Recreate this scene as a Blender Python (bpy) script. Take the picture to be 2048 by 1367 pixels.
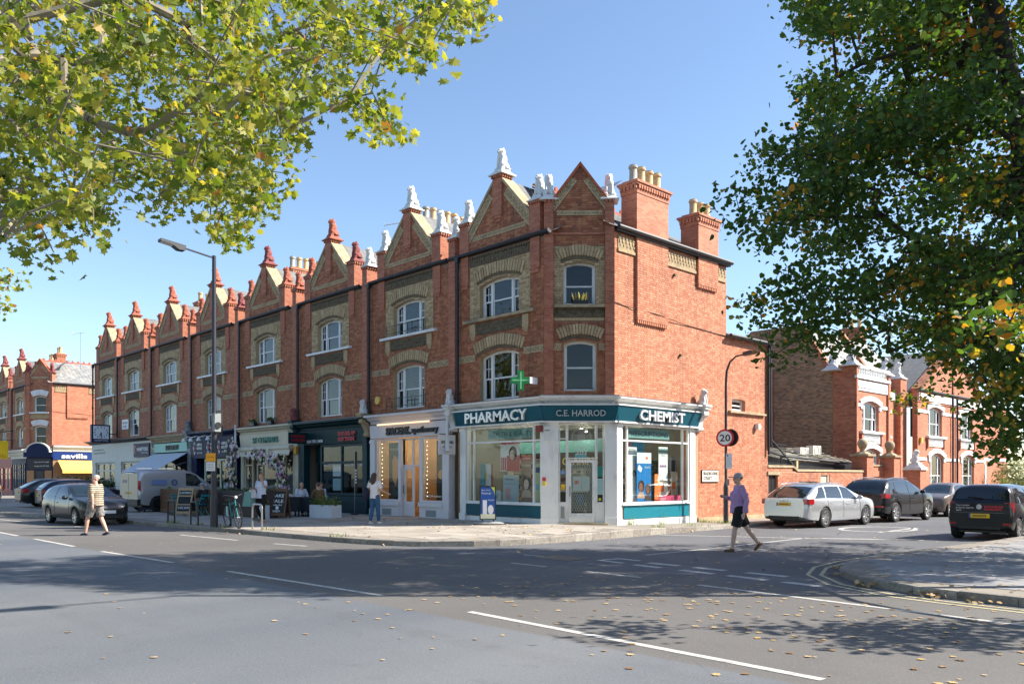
import bpy, bmesh, math, random
from mathutils import Vector, Matrix, geometry, noise as pnoise

for _o in list(bpy.data.objects):
 bpy.data.objects.remove(_o)
SC = bpy.context.scene
COL = SC.collection
PI = math.pi
rad = math.radians

# ---------------------------------------------------------------- camera
cam_d = bpy.data.cameras.new('camera')
cam = bpy.data.objects.new('camera', cam_d)
COL.objects.link(cam)
CAM = Vector((18.2495, -18.9649, 1.68))
cam.location = CAM
cam.rotation_euler = (rad(90), 0, rad(46.1))
cam_d.sensor_width = 36.0
cam_d.sensor_fit = 'HORIZONTAL'
cam_d.lens = 1665.0 / 2048 * 36
cam_d.shift_y = (955 - 683.5) / 2048
cam_d.clip_start = 0.05
cam_d.clip_end = 3000
SC.camera = cam
FWD = Vector((-math.sin(rad(46.1)), math.cos(rad(46.1)), 0))
RGT = Vector((math.cos(rad(46.1)), math.sin(rad(46.1)), 0))

# ---------------------------------------------------------------- sky, sun, exposure
SUN_EL = rad(38.5)
to_sun = RGT * math.cos(SUN_EL) + Vector((0, 0, math.sin(SUN_EL)))
world = bpy.data.worlds.new('World')
SC.world = world
world.use_nodes = True
wt = world.node_tree
wt.nodes.clear()
wo = wt.nodes.new('ShaderNodeOutputWorld')
bg = wt.nodes.new('ShaderNodeBackground')
sky = wt.nodes.new('ShaderNodeTexSky')
sky.sky_type = 'NISHITA'
sky.sun_disc = False
sky.sun_elevation = SUN_EL
sky.sun_rotation = math.atan2(RGT.x, RGT.y)
sky.altitude = 0
sky.air_density = 1.0
sky.dust_density = 0.5
sky.ozone_density = 2.6
bg.inputs['Strength'].default_value = 0.094
wt.links.new(sky.outputs[0], bg.inputs[0])
wt.links.new(bg.outputs[0], wo.inputs[0])
sun_d = bpy.data.lights.new('sun', 'SUN')
sun_d.energy = 4.2
sun_d.angle = rad(0.53)
sun_d.color = (1.0, 0.93, 0.82)
sun = bpy.data.objects.new('sun', sun_d)
sun.rotation_euler = to_sun.to_track_quat('Z', 'Y').to_euler()
sun.location = (30, 10, 40)
COL.objects.link(sun)
SC.view_settings.view_transform = 'Standard'
SC.view_settings.look = 'None'
SC.view_settings.exposure = 1.4
SC.view_settings.gamma = 1.0
SC.view_settings.use_curve_mapping = False
SC.cycles.max_bounces = 6
SC.cycles.transparent_max_bounces = 16
SC.cycles.use_denoising = True

# ---------------------------------------------------------------- helpers
RNG = random.Random(7)


class MB:
 """collects faces for ONE mesh object"""

 def __init__(s, M=None):
  s.v, s.f, s.t, s.tone, s.M = [], [], [], 0.5, M

 def add(s, vs, fs):
  n = len(s.v)
  if s.M is not None:
   vs = [tuple(s.M @ Vector(p)) for p in vs]
  s.v += [tuple(p) for p in vs]
  s.f += [tuple(i + n for i in f) for f in fs]
  s.t += [s.tone] * len(fs)
  return s

 def box(s, x0, x1, y0, y1, z0, z1):
  return s.add([(x0, y0, z0), (x1, y0, z0), (x1, y1, z0), (x0, y1, z0), (x0, y0, z1), (x1, y0, z1), (x1, y1, z1), (x0, y1, z1)],
     [(0, 3, 2, 1), (4, 5, 6, 7), (0, 1, 5, 4), (1, 2, 6, 5), (2, 3, 7, 6), (3, 0, 4, 7)])

 def prism(s, pts, a, b, ax='y'):
  f = {'y': lambda p, t: (p[0], t, p[1]), 'z': lambda p, t: (p[0], p[1], t), 'x': lambda p, t: (t, p[0], p[1])}[ax]
  n = len(pts)
  return s.add([f(p, a) for p in pts] + [f(p, b) for p in pts],
     [tuple(range(n)), tuple(range(2 * n - 1, n - 1, -1))] + [(i, i + n, (i + 1) % n + n, (i + 1) % n) for i in range(n)])

 def frustum(s, c, w0, d0, z0, w1, d1, z1):
  x, y = c
  vs = [(x + a * w / 2, y + b * d / 2, z) for (w, d, z) in ((w0, d0, z0), (w1, d1, z1)) for a, b in ((-1, -1), (1, -1), (1, 1), (-1, 1))]
  return s.add(vs, [(0, 3, 2, 1), (4, 5, 6, 7), (0, 1, 5, 4), (1, 2, 6, 5), (2, 3, 7, 6), (3, 0, 4, 7)])

 def tube(s, pts, r, n=8, cap=True):
  pts = [Vector(p) for p in pts]
  rr = r if isinstance(r, (list, tuple)) else [r] * len(pts)
  vs, fs, up = [], [], None
  for i, p in enumerate(pts):
   d = (pts[min(i + 1, len(pts) - 1)] - pts[max(i - 1, 0)])
   d = d.normalized() if d.length > 1e-9 else Vector((0, 0, 1))
   if up is None:
    up = Vector((0, 0, 1)) if abs(d.z) < .9 else Vector((1, 0, 0))
   a = up - d * up.dot(d)
   a = a.normalized() if a.length > 1e-6 else d.orthogonal().normalized()
   up = a
   b = d.cross(a)
   for k in range(n):
    t = 2 * PI * k / n
    vs.append(tuple(p + a * (math.cos(t) * rr[i]) + b * (math.sin(t) * rr[i])))
  for i in range(len(pts) - 1):
   for k in range(n):
    fs.append((i * n + k, i * n + (k + 1) % n, (i + 1) * n + (k + 1) % n, (i + 1) * n + k))
  if cap:
   fs += [tuple(range(n - 1, -1, -1)), tuple((len(pts) - 1) * n + k for k in range(n))]
  return s.add(vs, fs)

 def lathe(s, prof, c=(0, 0, 0), n=14, ax='z', cap=True):
  vs, fs, m = [], [], len(prof)
  for (r, h) in prof:
   for k in range(n):
    t = 2 * PI * k / n
    u, v = r * math.cos(t), r * math.sin(t)
    q = {'z': (u, v, h), 'y': (u, h, v), 'x': (h, u, v)}[ax]
    vs.append((q[0] + c[0], q[1] + c[1], q[2] + c[2]))
  for i in range(m - 1):
   for k in range(n):
    fs.append((i * n + k, i * n + (k + 1) % n, (i + 1) * n + (k + 1) % n, (i + 1) * n + k))
  if cap:
   fs += [tuple(range(n - 1, -1, -1)), tuple((m - 1) * n + k for k in range(n))]
  return s.add(vs, fs)

 def ell(s, c, r, n=12, m=8, rot=None):
  vs, fs = [], []
  for i in range(m + 1):
   th = PI * i / m
   for k in range(n):
    t = 2 * PI * k / n
    p = Vector((r[0] * math.sin(th) * math.cos(t), r[1] * math.sin(th) * math.sin(t), r[2] * math.cos(th)))
    if rot is not None:
     p = rot @ p
    vs.append((p.x + c[0], p.y + c[1], p.z + c[2]))
  for i in range(m):
   for k in range(n):
    fs.append((i * n + k, (i + 1) * n + k, (i + 1) * n + (k + 1) % n, i * n + (k + 1) % n))
  return s.add(vs, fs)

 def bar(s, a, b, w, h):
  """square bar between two points"""
  a, b = Vector(a), Vector(b)
  d = (b - a).normalized()
  u = d.cross(Vector((0, 0, 1)))
  u = u.normalized() if u.length > 1e-5 else Vector((1, 0, 0))
  v = u.cross(d)
  q = [(-1, -1), (1, -1), (1, 1), (-1, 1)]
  return s.add([tuple(p + u * (i * w / 2) + v * (j * h / 2)) for p in (a, b) for i, j in q],
     [(0, 3, 2, 1), (4, 5, 6, 7), (0, 1, 5, 4), (1, 2, 6, 5), (2, 3, 7, 6), (3, 0, 4, 7)])

 def mesh(s, name, mat=None, smooth=False, fix=True):
  me = bpy.data.meshes.new(name)
  me.from_pydata(s.v, [], s.f)
  at_ = me.attributes.new('tone', 'FLOAT', 'FACE')
  at_.data.foreach_set('value', s.t)
  if fix and len(s.f) < 30000:
   bm = bmesh.new()
   bm.from_mesh(me)
   bmesh.ops.recalc_face_normals(bm, faces=bm.faces)
   bm.to_mesh(me)
   bm.free()
  if mat is not None:
   me.materials.append(mat)
  if smooth:
   me.polygons.foreach_set('use_smooth', [True] * len(me.polygons))
   if smooth != 'full':
    me.set_sharp_from_angle(angle=rad(42))
  return me

 def build(s, name, mat, parent=None, smooth=False, loc=None, rotz=None, **props):
  return put(name, s.mesh(name, mat, smooth), parent, loc, rotz, **props)


def put(name, data, parent=None, loc=None, rotz=None, **props):
 o = bpy.data.objects.new(name, data)
 COL.objects.link(o)
 if parent is not None:
  o.parent = parent
 if loc is not None:
  o.location = loc
 if rotz is not None:
  o.rotation_euler = (0, 0, rotz) if not isinstance(rotz, (tuple, list)) else rotz
 for k, v in props.items():
  o[k] = v
 return o


def thing(name, label, category, loc=(0, 0, 0), rotz=0, group=None, parent=None):
 o = put(name, None, parent, loc, rotz, label=label, category=category)
 o.empty_display_size = .2
 if group:
  o['group'] = group
 return o


def struct(o, label=None):
 o['kind'] = 'structure'
 if label:
  o['label'] = label
 return o


CACHE = {}


def cached(key, fn):
 if key not in CACHE:
  CACHE[key] = fn()
 return CACHE[key]


def copy_tree(o, parent=None):
 c = o.copy()
 COL.objects.link(c)
 c.parent = parent
 for ch in o.children:
  copy_tree(ch, c)
 return c


def text(name, body, size, mat, parent, loc, rot=(PI / 2, 0, 0), ext=.004, align='LEFT', sx=1.0, spacing=1.0, bold=0.0, shear=0.0):
 """lettering; rot (90,0,0) reads along +x on a wall that faces -y"""
 cu = bpy.data.curves.new(name, 'FONT')
 cu.body = body
 cu.size = size
 cu.extrude = ext
 cu.align_x = align
 cu.space_character = spacing
 cu.offset = bold
 cu.shear = shear
 cu.resolution_u = 2
 cu.materials.append(mat)
 o = put(name, cu, parent, loc, rot)
 o.scale = (sx, 1, 1)
 return o


def cr(ps, t):
 """catmull-rom through sorted (x, v...) rows at x=t"""
 if t <= ps[0][0]:
  return ps[0][1:]
 if t >= ps[-1][0]:
  return ps[-1][1:]
 i = 0
 while ps[i + 1][0] < t:
  i += 1
 p0, p1, p2, p3 = ps[max(i - 1, 0)], ps[i], ps[i + 1], ps[min(i + 2, len(ps) - 1)]
 u = (t - p1[0]) / (p2[0] - p1[0])
 out = []
 for k in range(1, len(p1)):
  m1 = (p2[k] - p0[k]) / max(p2[0] - p0[0], 1e-6) * (p2[0] - p1[0])
  m2 = (p3[k] - p1[k]) / max(p3[0] - p1[0], 1e-6) * (p2[0] - p1[0])
  if (p2[k] - p1[k]) * (p1[k] - p0[k]) <= 0:
   m1 = 0
  if (p3[k] - p2[k]) * (p2[k] - p1[k]) <= 0:
   m2 = 0
  out.append((2 * u ** 3 - 3 * u ** 2 + 1) * p1[k] + (u ** 3 - 2 * u ** 2 + u) * m1 + (-2 * u ** 3 + 3 * u ** 2) * p2[k] + (u ** 3 - u ** 2) * m2)
 return out


# ---------------------------------------------------------------- materials
def lin(r, g, b):
 f = lambda c: (c / 255 / 12.92) if c / 255 <= .04045 else ((c / 255 + .055) / 1.055) ** 2.4
 return (f(r), f(g), f(b))


def M(name, col, rough=.7, metal=0., var=.0, scale=6., bump=0., bscale=60., tone=None, coat=0., emit=0., spec=.5, randobj=False, stretch=None, dirt=None, dscale=1.2):
 """principled material: noise variation, second colour mixed by the face 'tone' value or the object's random, bump"""
 m = bpy.data.materials.new(name)
 m.use_nodes = True
 nt = m.node_tree
 b = nt.nodes['Principled BSDF']
 N, L = nt.nodes.new, nt.links.new
 b.inputs['Roughness'].default_value = rough
 b.inputs['Metallic'].default_value = metal
 b.inputs['Coat Weight'].default_value = coat
 b.inputs['Coat Roughness'].default_value = .04
 b.inputs['Specular IOR Level'].default_value = spec
 b.inputs['Base Color'].default_value = (*col, 1)
 src = None
 tc = None
 if var or bump or dirt:
  tc = N('ShaderNodeTexCoord')
  mp = N('ShaderNodeMapping')
  L(tc.outputs['Object'], mp.inputs[0])
  if stretch:
   mp.inputs['Scale'].default_value = stretch
 if tone is not None:
  mx = N('ShaderNodeMix')
  mx.data_type = 'RGBA'
  mx.inputs[6].default_value = (*col, 1)
  mx.inputs[7].default_value = (*tone, 1)
  if randobj:
   oi = N('ShaderNodeObjectInfo')
   L(oi.outputs['Random'], mx.inputs[0])
  else:
   an = N('ShaderNodeAttribute')
   an.attribute_name = 'tone'
   L(an.outputs['Fac'], mx.inputs[0])
  src = mx.outputs[2]
 if var:
  nz = N('ShaderNodeTexNoise')
  nz.inputs['Scale'].default_value = scale
  nz.inputs['Detail'].default_value = 6
  L(mp.outputs[0], nz.inputs[0])
  mr = N('ShaderNodeMapRange')
  mr.inputs[1].default_value = .25
  mr.inputs[2].default_value = .75
  mr.inputs[3].default_value = 1 - var
  mr.inputs[4].default_value = 1 + var
  L(nz.outputs[0], mr.inputs[0])
  mv = N('ShaderNodeVectorMath')
  mv.operation = 'SCALE'
  if src:
   L(src, mv.inputs[0])
  else:
   mv.inputs[0].default_value = col
  L(mr.outputs[0], mv.inputs['Scale'])
  src = mv.outputs[0]
 if dirt is not None:
  nz = N('ShaderNodeTexNoise')
  nz.inputs['Scale'].default_value = dscale
  nz.inputs['Detail'].default_value = 8
  nz.inputs['Roughness'].default_value = .65
  L(mp.outputs[0], nz.inputs[0])
  mr = N('ShaderNodeMapRange')
  mr.inputs[1].default_value = .52
  mr.inputs[2].default_value = .72
  mr.inputs[4].default_value = dirt[3]
  L(nz.outputs[0], mr.inputs[0])
  mx = N('ShaderNodeMix')
  mx.data_type = 'RGBA'
  L(mr.outputs[0], mx.inputs[0])
  if src:
   L(src, mx.inputs[6])
  else:
   mx.inputs[6].default_value = (*col, 1)
  mx.inputs[7].default_value = (*dirt[:3], 1)
  src = mx.outputs[2]
 if src:
  L(src, b.inputs['Base Color'])
 if bump:
  nb = N('ShaderNodeTexNoise')
  nb.inputs['Scale'].default_value = bscale
  nb.inputs['Detail'].default_value = 5
  L(mp.outputs[0], nb.inputs[0])
  bp = N('ShaderNodeBump')
  bp.inputs['Strength'].default_value = bump
  bp.inputs['Distance'].default_value = .01
  L(nb.outputs[0], bp.inputs['Height'])
  L(bp.outputs[0], b.inputs['Normal'])
 if emit:
  b.inputs['Emission Color'].default_value = (*col, 1)
  b.inputs['Emission Strength'].default_value = emit
 return m


def brick_mat(name, c1, c2, mortar, bw=.225, bh=.075, sx=1.0, wobble=.12):
 """procedural bricks for walls too far away to lay brick by brick (local x along the wall, z up)"""
 m = bpy.data.materials.new(name)
 m.use_nodes = True
 nt = m.node_tree
 N, L = nt.nodes.new, nt.links.new
 b = nt.nodes['Principled BSDF']
 b.inputs['Roughness'].default_value = .85
 tc = N('ShaderNodeTexCoord')
 sp = N('ShaderNodeSeparateXYZ')
 L(tc.outputs['Object'], sp.inputs[0])
 ad = N('ShaderNodeMath')
 L(sp.outputs[0], ad.inputs[0])
 L(sp.outputs[1], ad.inputs[1])
 cb = N('ShaderNodeCombineXYZ')
 L(ad.outputs[0], cb.inputs[0])
 L(sp.outputs[2], cb.inputs[1])
 bt = N('ShaderNodeTexBrick')
 bt.inputs['Scale'].default_value = 1
 bt.inputs['Brick Width'].default_value = bw
 bt.inputs['Row Height'].default_value = bh
 bt.inputs['Mortar Size'].default_value = .006
 bt.inputs['Mortar Smooth'].default_value = .2
 bt.inputs['Color1'].default_value = (*c1, 1)
 bt.inputs['Color2'].default_value = (*c2, 1)
 bt.inputs['Mortar'].default_value = (*mortar, 1)
 L(cb.outputs[0], bt.inputs[0])
 nz = N('ShaderNodeTexNoise')
 nz.inputs['Scale'].default_value = 1.3
 nz.inputs['Detail'].default_value = 7
 L(tc.outputs['Object'], nz.inputs[0])
 mr = N('ShaderNodeMapRange')
 mr.inputs[1].default_value = .3
 mr.inputs[2].default_value = .7
 mr.inputs[3].default_value = 1 - wobble * 1.6
 mr.inputs[4].default_value = 1 + wobble
 L(nz.outputs[0], mr.inputs[0])
 mv = N('ShaderNodeVectorMath')
 mv.operation = 'SCALE'
 L(bt.outputs[0], mv.inputs[0])
 L(mr.outputs[0], mv.inputs['Scale'])
 L(mv.outputs[0], b.inputs['Base Color'])
 bp = N('ShaderNodeBump')
 bp.inputs['Strength'].default_value = .5
 bp.inputs['Distance'].default_value = .01
 bp.invert = True
 L(bt.outputs['Fac'], bp.inputs['Height'])
 L(bp.outputs[0], b.inputs['Normal'])
 return m


def glass_mat(name, tint=(.9, .95, .95), through=.9, rough=.0, ior=1.5, wave=.0):
 m = bpy.data.materials.new(name)
 m.use_nodes = True
 nt = m.node_tree
 nt.nodes.clear()
 N, L = nt.nodes.new, nt.links.new
 out = N('ShaderNodeOutputMaterial')
 tr = N('ShaderNodeBsdfTransparent')
 tr.inputs[0].default_value = (*[t * through for t in tint], 1)
 gl = N('ShaderNodeBsdfGlossy')
 gl.inputs['Roughness'].default_value = rough
 fr = N('ShaderNodeFresnel')
 ge = N('ShaderNodeNewGeometry')
 io = N('ShaderNodeMapRange')
 io.inputs[3].default_value = ior
 io.inputs[4].default_value = 1 / ior
 L(ge.outputs['Backfacing'], io.inputs[0])
 L(io.outputs[0], fr.inputs[0])
 mx = N('ShaderNodeMixShader')
 L(fr.outputs[0], mx.inputs[0])
 L(tr.outputs[0], mx.inputs[1])
 L(gl.outputs[0], mx.inputs[2])
 L(mx.outputs[0], out.inputs[0])
 if wave:
  nz = N('ShaderNodeTexNoise')
  nz.inputs['Scale'].default_value = 1.6
  tc = N('ShaderNodeTexCoord')
  L(tc.outputs['Object'], nz.inputs[0])
  bp = N('ShaderNodeBump')
  bp.inputs['Strength'].default_value = wave
  bp.inputs['Distance'].default_value = .02
  L(nz.outputs[0], bp.inputs['Height'])
  L(bp.outputs[0], gl.inputs['Normal'])
  L(bp.outputs[0], fr.inputs['Normal'])
 return m


def leaf_mat(name, stops, trans=.45, randobj=False):
 m = bpy.data.materials.new(name)
 m.use_nodes = True
 nt = m.node_tree
 nt.nodes.clear()
 N, L = nt.nodes.new, nt.links.new
 out = N('ShaderNodeOutputMaterial')
 rp = N('ShaderNodeValToRGB')
 cr_ = rp.color_ramp
 while len(cr_.elements) < len(stops):
  cr_.elements.new(.5)
 for e, (p, c) in zip(cr_.elements, stops):
  e.position = p
  e.color = (*c, 1)
 if randobj:
  a = N('ShaderNodeObjectInfo')
  L(a.outputs['Random'], rp.inputs[0])
 else:
  a = N('ShaderNodeAttribute')
  a.attribute_name = 'tone'
  L(a.outputs['Fac'], rp.inputs[0])
 p = N('ShaderNodeBsdfPrincipled')
 p.inputs['Roughness'].default_value = .5
 p.inputs['Specular IOR Level'].default_value = .35
 L(rp.outputs[0], p.inputs['Base Color'])
 t = N('ShaderNodeBsdfTranslucent')
 g = N('ShaderNodeMix')
 g.data_type = 'RGBA'
 g.blend_type = 'MULTIPLY'
 g.inputs[0].default_value = 1
 g.inputs[7].default_value = (1.6, 1.5, .5, 1)
 L(rp.outputs[0], g.inputs[6])
 L(g.outputs[2], t.inputs[0])
 mx = N('ShaderNodeMixShader')
 mx.inputs[0].default_value = trans
 L(p.outputs[0], mx.inputs[1])
 L(t.outputs[0], mx.inputs[2])
 L(mx.outputs[0], out.inputs[0])
 return m


RED1, RED2 = (.28, .090, .042), (.47, .190, .092)
YEL1, YEL2 = (.36, .24, .115), (.56, .43, .25)
MAT = dict(
 brick=M('red brick', RED1, .85, var=.22, scale=9, tone=RED2, bump=.3, bscale=90, dirt=(.065, .038, .034, .75), dscale=1.2, stretch=(1, 1, .3)),
 brick1=M('single red brick', RED1, .85, var=.2, scale=9, tone=RED2, randobj=True),
 ybrick=M('yellow stock brick', YEL1, .85, var=.2, scale=11, tone=YEL2, bump=.3, bscale=90, dirt=(.13, .10, .07, .5)),
 mortar=M('lime mortar', (.27, .17, .12), .95, var=.15, scale=12),
 farbrick=brick_mat('far red brick', RED1, RED2, (.34, .2, .15)),
 farbrick2=brick_mat('orange red brick', (.43, .125, .06), (.55, .2, .105), (.45, .3, .22)),
 brownbrick=brick_mat('brown stock brick', (.36, .225, .115), (.13, .09, .055), (.36, .28, .19)),
 terra=M('yellow terracotta', (.40, .29, .14), .8, var=.3, scale=14, bump=.4, bscale=40, dirt=(.09, .07, .05, .75), dscale=2.5),
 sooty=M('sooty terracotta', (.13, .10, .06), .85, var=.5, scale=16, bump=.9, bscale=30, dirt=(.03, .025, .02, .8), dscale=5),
 redterra=M('red terracotta', (.36, .10, .055), .8, var=.25, scale=9, bump=.3),
 pinkterra=M('dark red terracotta', (.22, .055, .05), .8, var=.25, scale=9, bump=.3),
 coping=M('weathered stone coping', (.40, .31, .19), .9, var=.3, scale=5, bump=.3, dirt=(.12, .10, .07, .6)),
 white=M('white paint', (.76, .76, .74), .5, var=.05, scale=3, dirt=(.42, .40, .36, .65), dscale=2.6, stretch=(1, 1, .4)),
 whitestat=M('white stone paint', (.66, .66, .64), .6, var=.06, scale=8, dirt=(.45, .43, .38, .6), dscale=5),
 cream=M('cream paint', (.62, .57, .44), .55, var=.05, scale=3, dirt=(.4, .36, .28, .4)),
 greige=M('pale grey lilac paint', (.66, .63, .65), .5, var=.04, scale=3),
 paleshop=M('off white shop paint', (.60, .60, .53), .55, var=.05, scale=3),
 mint=M('mint paint', (.30, .60, .50), .5, var=.04),
 teal=M('teal gloss paint', (.006, .085, .125), .4, var=.06, scale=2, spec=.3),
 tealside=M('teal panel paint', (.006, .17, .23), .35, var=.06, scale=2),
 dgreen=M('dark green paint', (.003, .032, .040), .5, var=.1, scale=3, spec=.25),
 navy=M('navy paint', (.004, .012, .055), .5, var=.08, scale=3, spec=.25),
 black=M('black paint', (.012, .012, .014), .45, var=.1),
 iron=M('black cast iron', (.016, .016, .020), .5, var=.2, scale=12),
 lead=M('grey lead', (.20, .22, .25), .55, var=.2, scale=5),
 slate=M('grey slate', (.10, .105, .11), .7, var=.3, scale=4, tone=(.2, .195, .185), dirt=(.28, .25, .18, .4)),
 paleslate=M('pale slate', (.20, .20, .20), .7, var=.2, scale=4, tone=(.32, .31, .29)),
 pot=M('buff chimney pot', (.50, .37, .20), .85, var=.25, scale=6, dirt=(.25, .2, .14, .5), dscale=3),
 pot2=M('grey chimney pot', (.36, .33, .28), .85, var=.25, scale=6),
 glass=glass_mat('window glass', (.72, .78, .78), .8, wave=.25),
 shopglass=glass_mat('shop window glass', (.93, .97, .96), .95, ior=1.3),
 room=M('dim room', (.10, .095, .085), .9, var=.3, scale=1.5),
 blind=M('white blind', (.66, .66, .62), .7, var=.05),
 steel=M('brushed steel', (.55, .56, .58), .25, metal=1, var=.1, scale=20, stretch=(1, 1, .05)),
 chrome=M('chrome', (.8, .8, .8), .08, metal=1),
 rubber=M('rubber', (.012, .012, .013), .75, var=.3, scale=20),
 wood=M('oak', (.30, .16, .07), .65, var=.3, scale=6, stretch=(1, 8, 8)),
 darkwood=M('dark stained timber', (.055, .038, .034), .7, var=.35, scale=5, stretch=(1, 8, 8)),
 warmwood=M('warm stained timber', (.15, .075, .04), .7, var=.35, scale=5, stretch=(1, 8, 8)),
 palewood=M('pale pine', (.50, .34, .19), .65, var=.25, scale=6, stretch=(6, 6, 1)),
 chalk=M('blackboard', (.02, .028, .036), .8, var=.3, scale=6),
 plwhite=M('white letters', (.8, .8, .8), .5),
 grey=M('grey print', (.25, .27, .27), .6),
 darkgrey=M('dark grey metal', (.05, .052, .056), .45, var=.15),
 redpaint=M('red print', (.55, .015, .02), .45),
 skyblue=M('turquoise paint', (.015, .28, .32), .4),
 yellow=M('yellow plate', (.75, .5, .02), .4),
)

# ---------------------------------------------------------------- ground, road, pavements
def asphalt_mat():
 m = bpy.data.materials.new('asphalt')
 m.use_nodes = True
 nt = m.node_tree
 N, L = nt.nodes.new, nt.links.new
 b = nt.nodes['Principled BSDF']
 b.inputs['Roughness'].default_value = .82
 b.inputs['Specular IOR Level'].default_value = .35
 tc = N('ShaderNodeTexCoord')
 sp = N('ShaderNodeSeparateXYZ')
 L(tc.outputs['Object'], sp.inputs[0])

 def noise(s, d=6, r=.55, st=None):
  n = N('ShaderNodeTexNoise')
  n.inputs['Scale'].default_value = s
  n.inputs['Detail'].default_value = d
  n.inputs['Roughness'].default_value = r
  if st:
   mp = N('ShaderNodeMapping')
   mp.inputs['Scale'].default_value = st
   L(tc.outputs['Object'], mp.inputs[0])
   L(mp.outputs[0], n.inputs[0])
  else:
   L(tc.outputs['Object'], n.inputs[0])
  return n.outputs[0]

 def ramp(v, a, b_, c=0., d=1.):
  r = N('ShaderNodeMapRange')
  for i, q in enumerate((a, b_, c, d)):
   r.inputs[i + 1].default_value = q
  L(v, r.inputs[0])
  return r.outputs[0]

 def mix(f, c1, c2):
  x = N('ShaderNodeMix')
  x.data_type = 'RGBA'
  L(f, x.inputs[0])
  for i, c in ((6, c1), (7, c2)):
   if isinstance(c, tuple):
    x.inputs[i].default_value = (*c, 1)
   else:
    L(c, x.inputs[i])
  return x.outputs[2]

 def math_(op, a, b_):
  x = N('ShaderNodeMath')
  x.operation = op
  for i, c in ((0, a), (1, b_)):
   if isinstance(c, (int, float)):
    x.inputs[i].default_value = c
   else:
    L(c, x.inputs[i])
  return x.outputs[0]
 # the lane this side of the centre line is an older, paler, coarser surface; the side street another one
 near = ramp(math_('ADD', sp.outputs[1], math_('MULTIPLY', noise(2.5, 2), .05)), -12.60, -12.50, 1, 0)
 side = ramp(math_('ADD', sp.outputs[1], math_('MULTIPLY', noise(2.0, 2), .08)), -6.95, -6.85)
 big = noise(.16, 3)
 base = mix(ramp(big, .35, .65), (.115, .108, .102), (.15, .142, .135))
 base = mix(near, base, mix(ramp(noise(.22, 3, .5, (1, .25, 1)), .35, .65), (.092, .106, .130), (.160, .168, .178)))
 base = mix(side, base, mix(ramp(noise(.3, 3), .35, .65), (.10, .103, .112), (.135, .137, .146)))
 # wheel tracks along the main road, oily patches, stone chippings
 base = mix(ramp(noise(.5, 5, .6, (.22, 2.6, 1)), .52, .7, 0, .35), base, (.10, .10, .105))
 base = mix(ramp(noise(42, 3, .7), .58, .70, 0, .6), base, (.34, .33, .31))
 base = mix(ramp(noise(36, 3, .7), .30, .42, .65, 0), base, (.04, .04, .045))
 base = mix(ramp(noise(2.2, 8, .75), .54, .72, 0, .5), base, (.09, .088, .09))
 # fine cracks
 vor = N('ShaderNodeTexVoronoi')
 vor.feature = 'DISTANCE_TO_EDGE'
 vor.inputs['Scale'].default_value = .33
 L(tc.outputs['Object'], vor.inputs[0])
 base = mix(math_('MULTIPLY', ramp(vor.outputs[0], .0, .006, 1, 0), ramp(noise(.4, 2), .62, .7, 0, .5)), base, (.06, .06, .065))
 L(base, b.inputs['Base Color'])
 bp = N('ShaderNodeBump')
 bp.inputs['Strength'].default_value = .55
 bp.inputs['Distance'].default_value = .012
 L(noise(110, 3), bp.inputs['Height'])
 L(bp.outputs[0], b.inputs['Normal'])
 return m


MAT['asphalt'] = asphalt_mat()
MAT['slab'] = M('concrete paving slab', (.30, .265, .225), .9, var=.16, scale=2.2, tone=(.40, .355, .30), bump=.3, bscale=50, dirt=(.19, .165, .14, .55), dscale=1.6)
MAT['slab1'] = M('single paving slab', (.29, .255, .215), .9, var=.16, scale=2.2, tone=(.42, .375, .32), randobj=True, bump=.3, bscale=50, dirt=(.19, .165, .14, .5), dscale=1.6)
MAT['paving'] = M('old asphalt footway', (.25, .22, .185), .92, var=.25, scale=1.2, bump=.4, bscale=80, dirt=(.15, .135, .12, .6), dscale=.8)
MAT['granite'] = M('granite kerb', (.20, .175, .15), .85, var=.3, scale=14, tone=(.34, .31, .27), randobj=True, bump=.5, bscale=50, dirt=(.07, .06, .05, .6), dscale=4)
MAT['roadpaint'] = M('worn white road paint', (.50, .485, .45), .8, var=.12, scale=8, bump=.3, bscale=90, dirt=(.17, .165, .16, .9), dscale=6)
MAT['cream_paint'] = M('worn pale yellow road paint', (.50, .44, .26), .8, var=.12, scale=8, dirt=(.2, .19, .17, .8), dscale=9)
MAT['tactile'] = M('grey tactile slab', (.22, .22, .23), .9, var=.15, scale=3, tone=(.29, .29, .30), randobj=True)

g = MB()
g.add([(-1500, -1500, 0), (1500, -1500, 0), (1500, 1500, 0), (-1500, 1500, 0)], [(0, 1, 2, 3)])
struct(g.build('road', MAT['asphalt']), 'grey asphalt road sweeping past the corner into the side street')


def pz(x, y):
 if x > 8:
  return .12
 return .12 + .0139 * min(max(y + 7.4, 0), 7.4) if y <= 0 else max(.12, .223 - .02 * y)


KERB_A = [(-160, -11.5), (-60, -10.6), (-24.5, -9.5), (-15, -8.0), (-7.5, -7.55), (-2, -7.25), (.5, -7.0), (2.0, -6.45), (2.9, -5.5), (3.4, -4.2), (3.55, -2.5), (3.55, 0), (3.35, 5), (3.3, 60), (3.3, 140)]
KERB_B = [(140, -7.3), (40, -7.0), (17, -6.85), (15.0, -6.65), (13.6, -6.45), (12.6, -5.9), (11.85, -5.0), (11.42, -3.9), (11.25, -2.6), (11.3, 0), (11.6, 4.7), (11.7, 8), (11.7, 60), (11.7, 140)]


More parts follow.
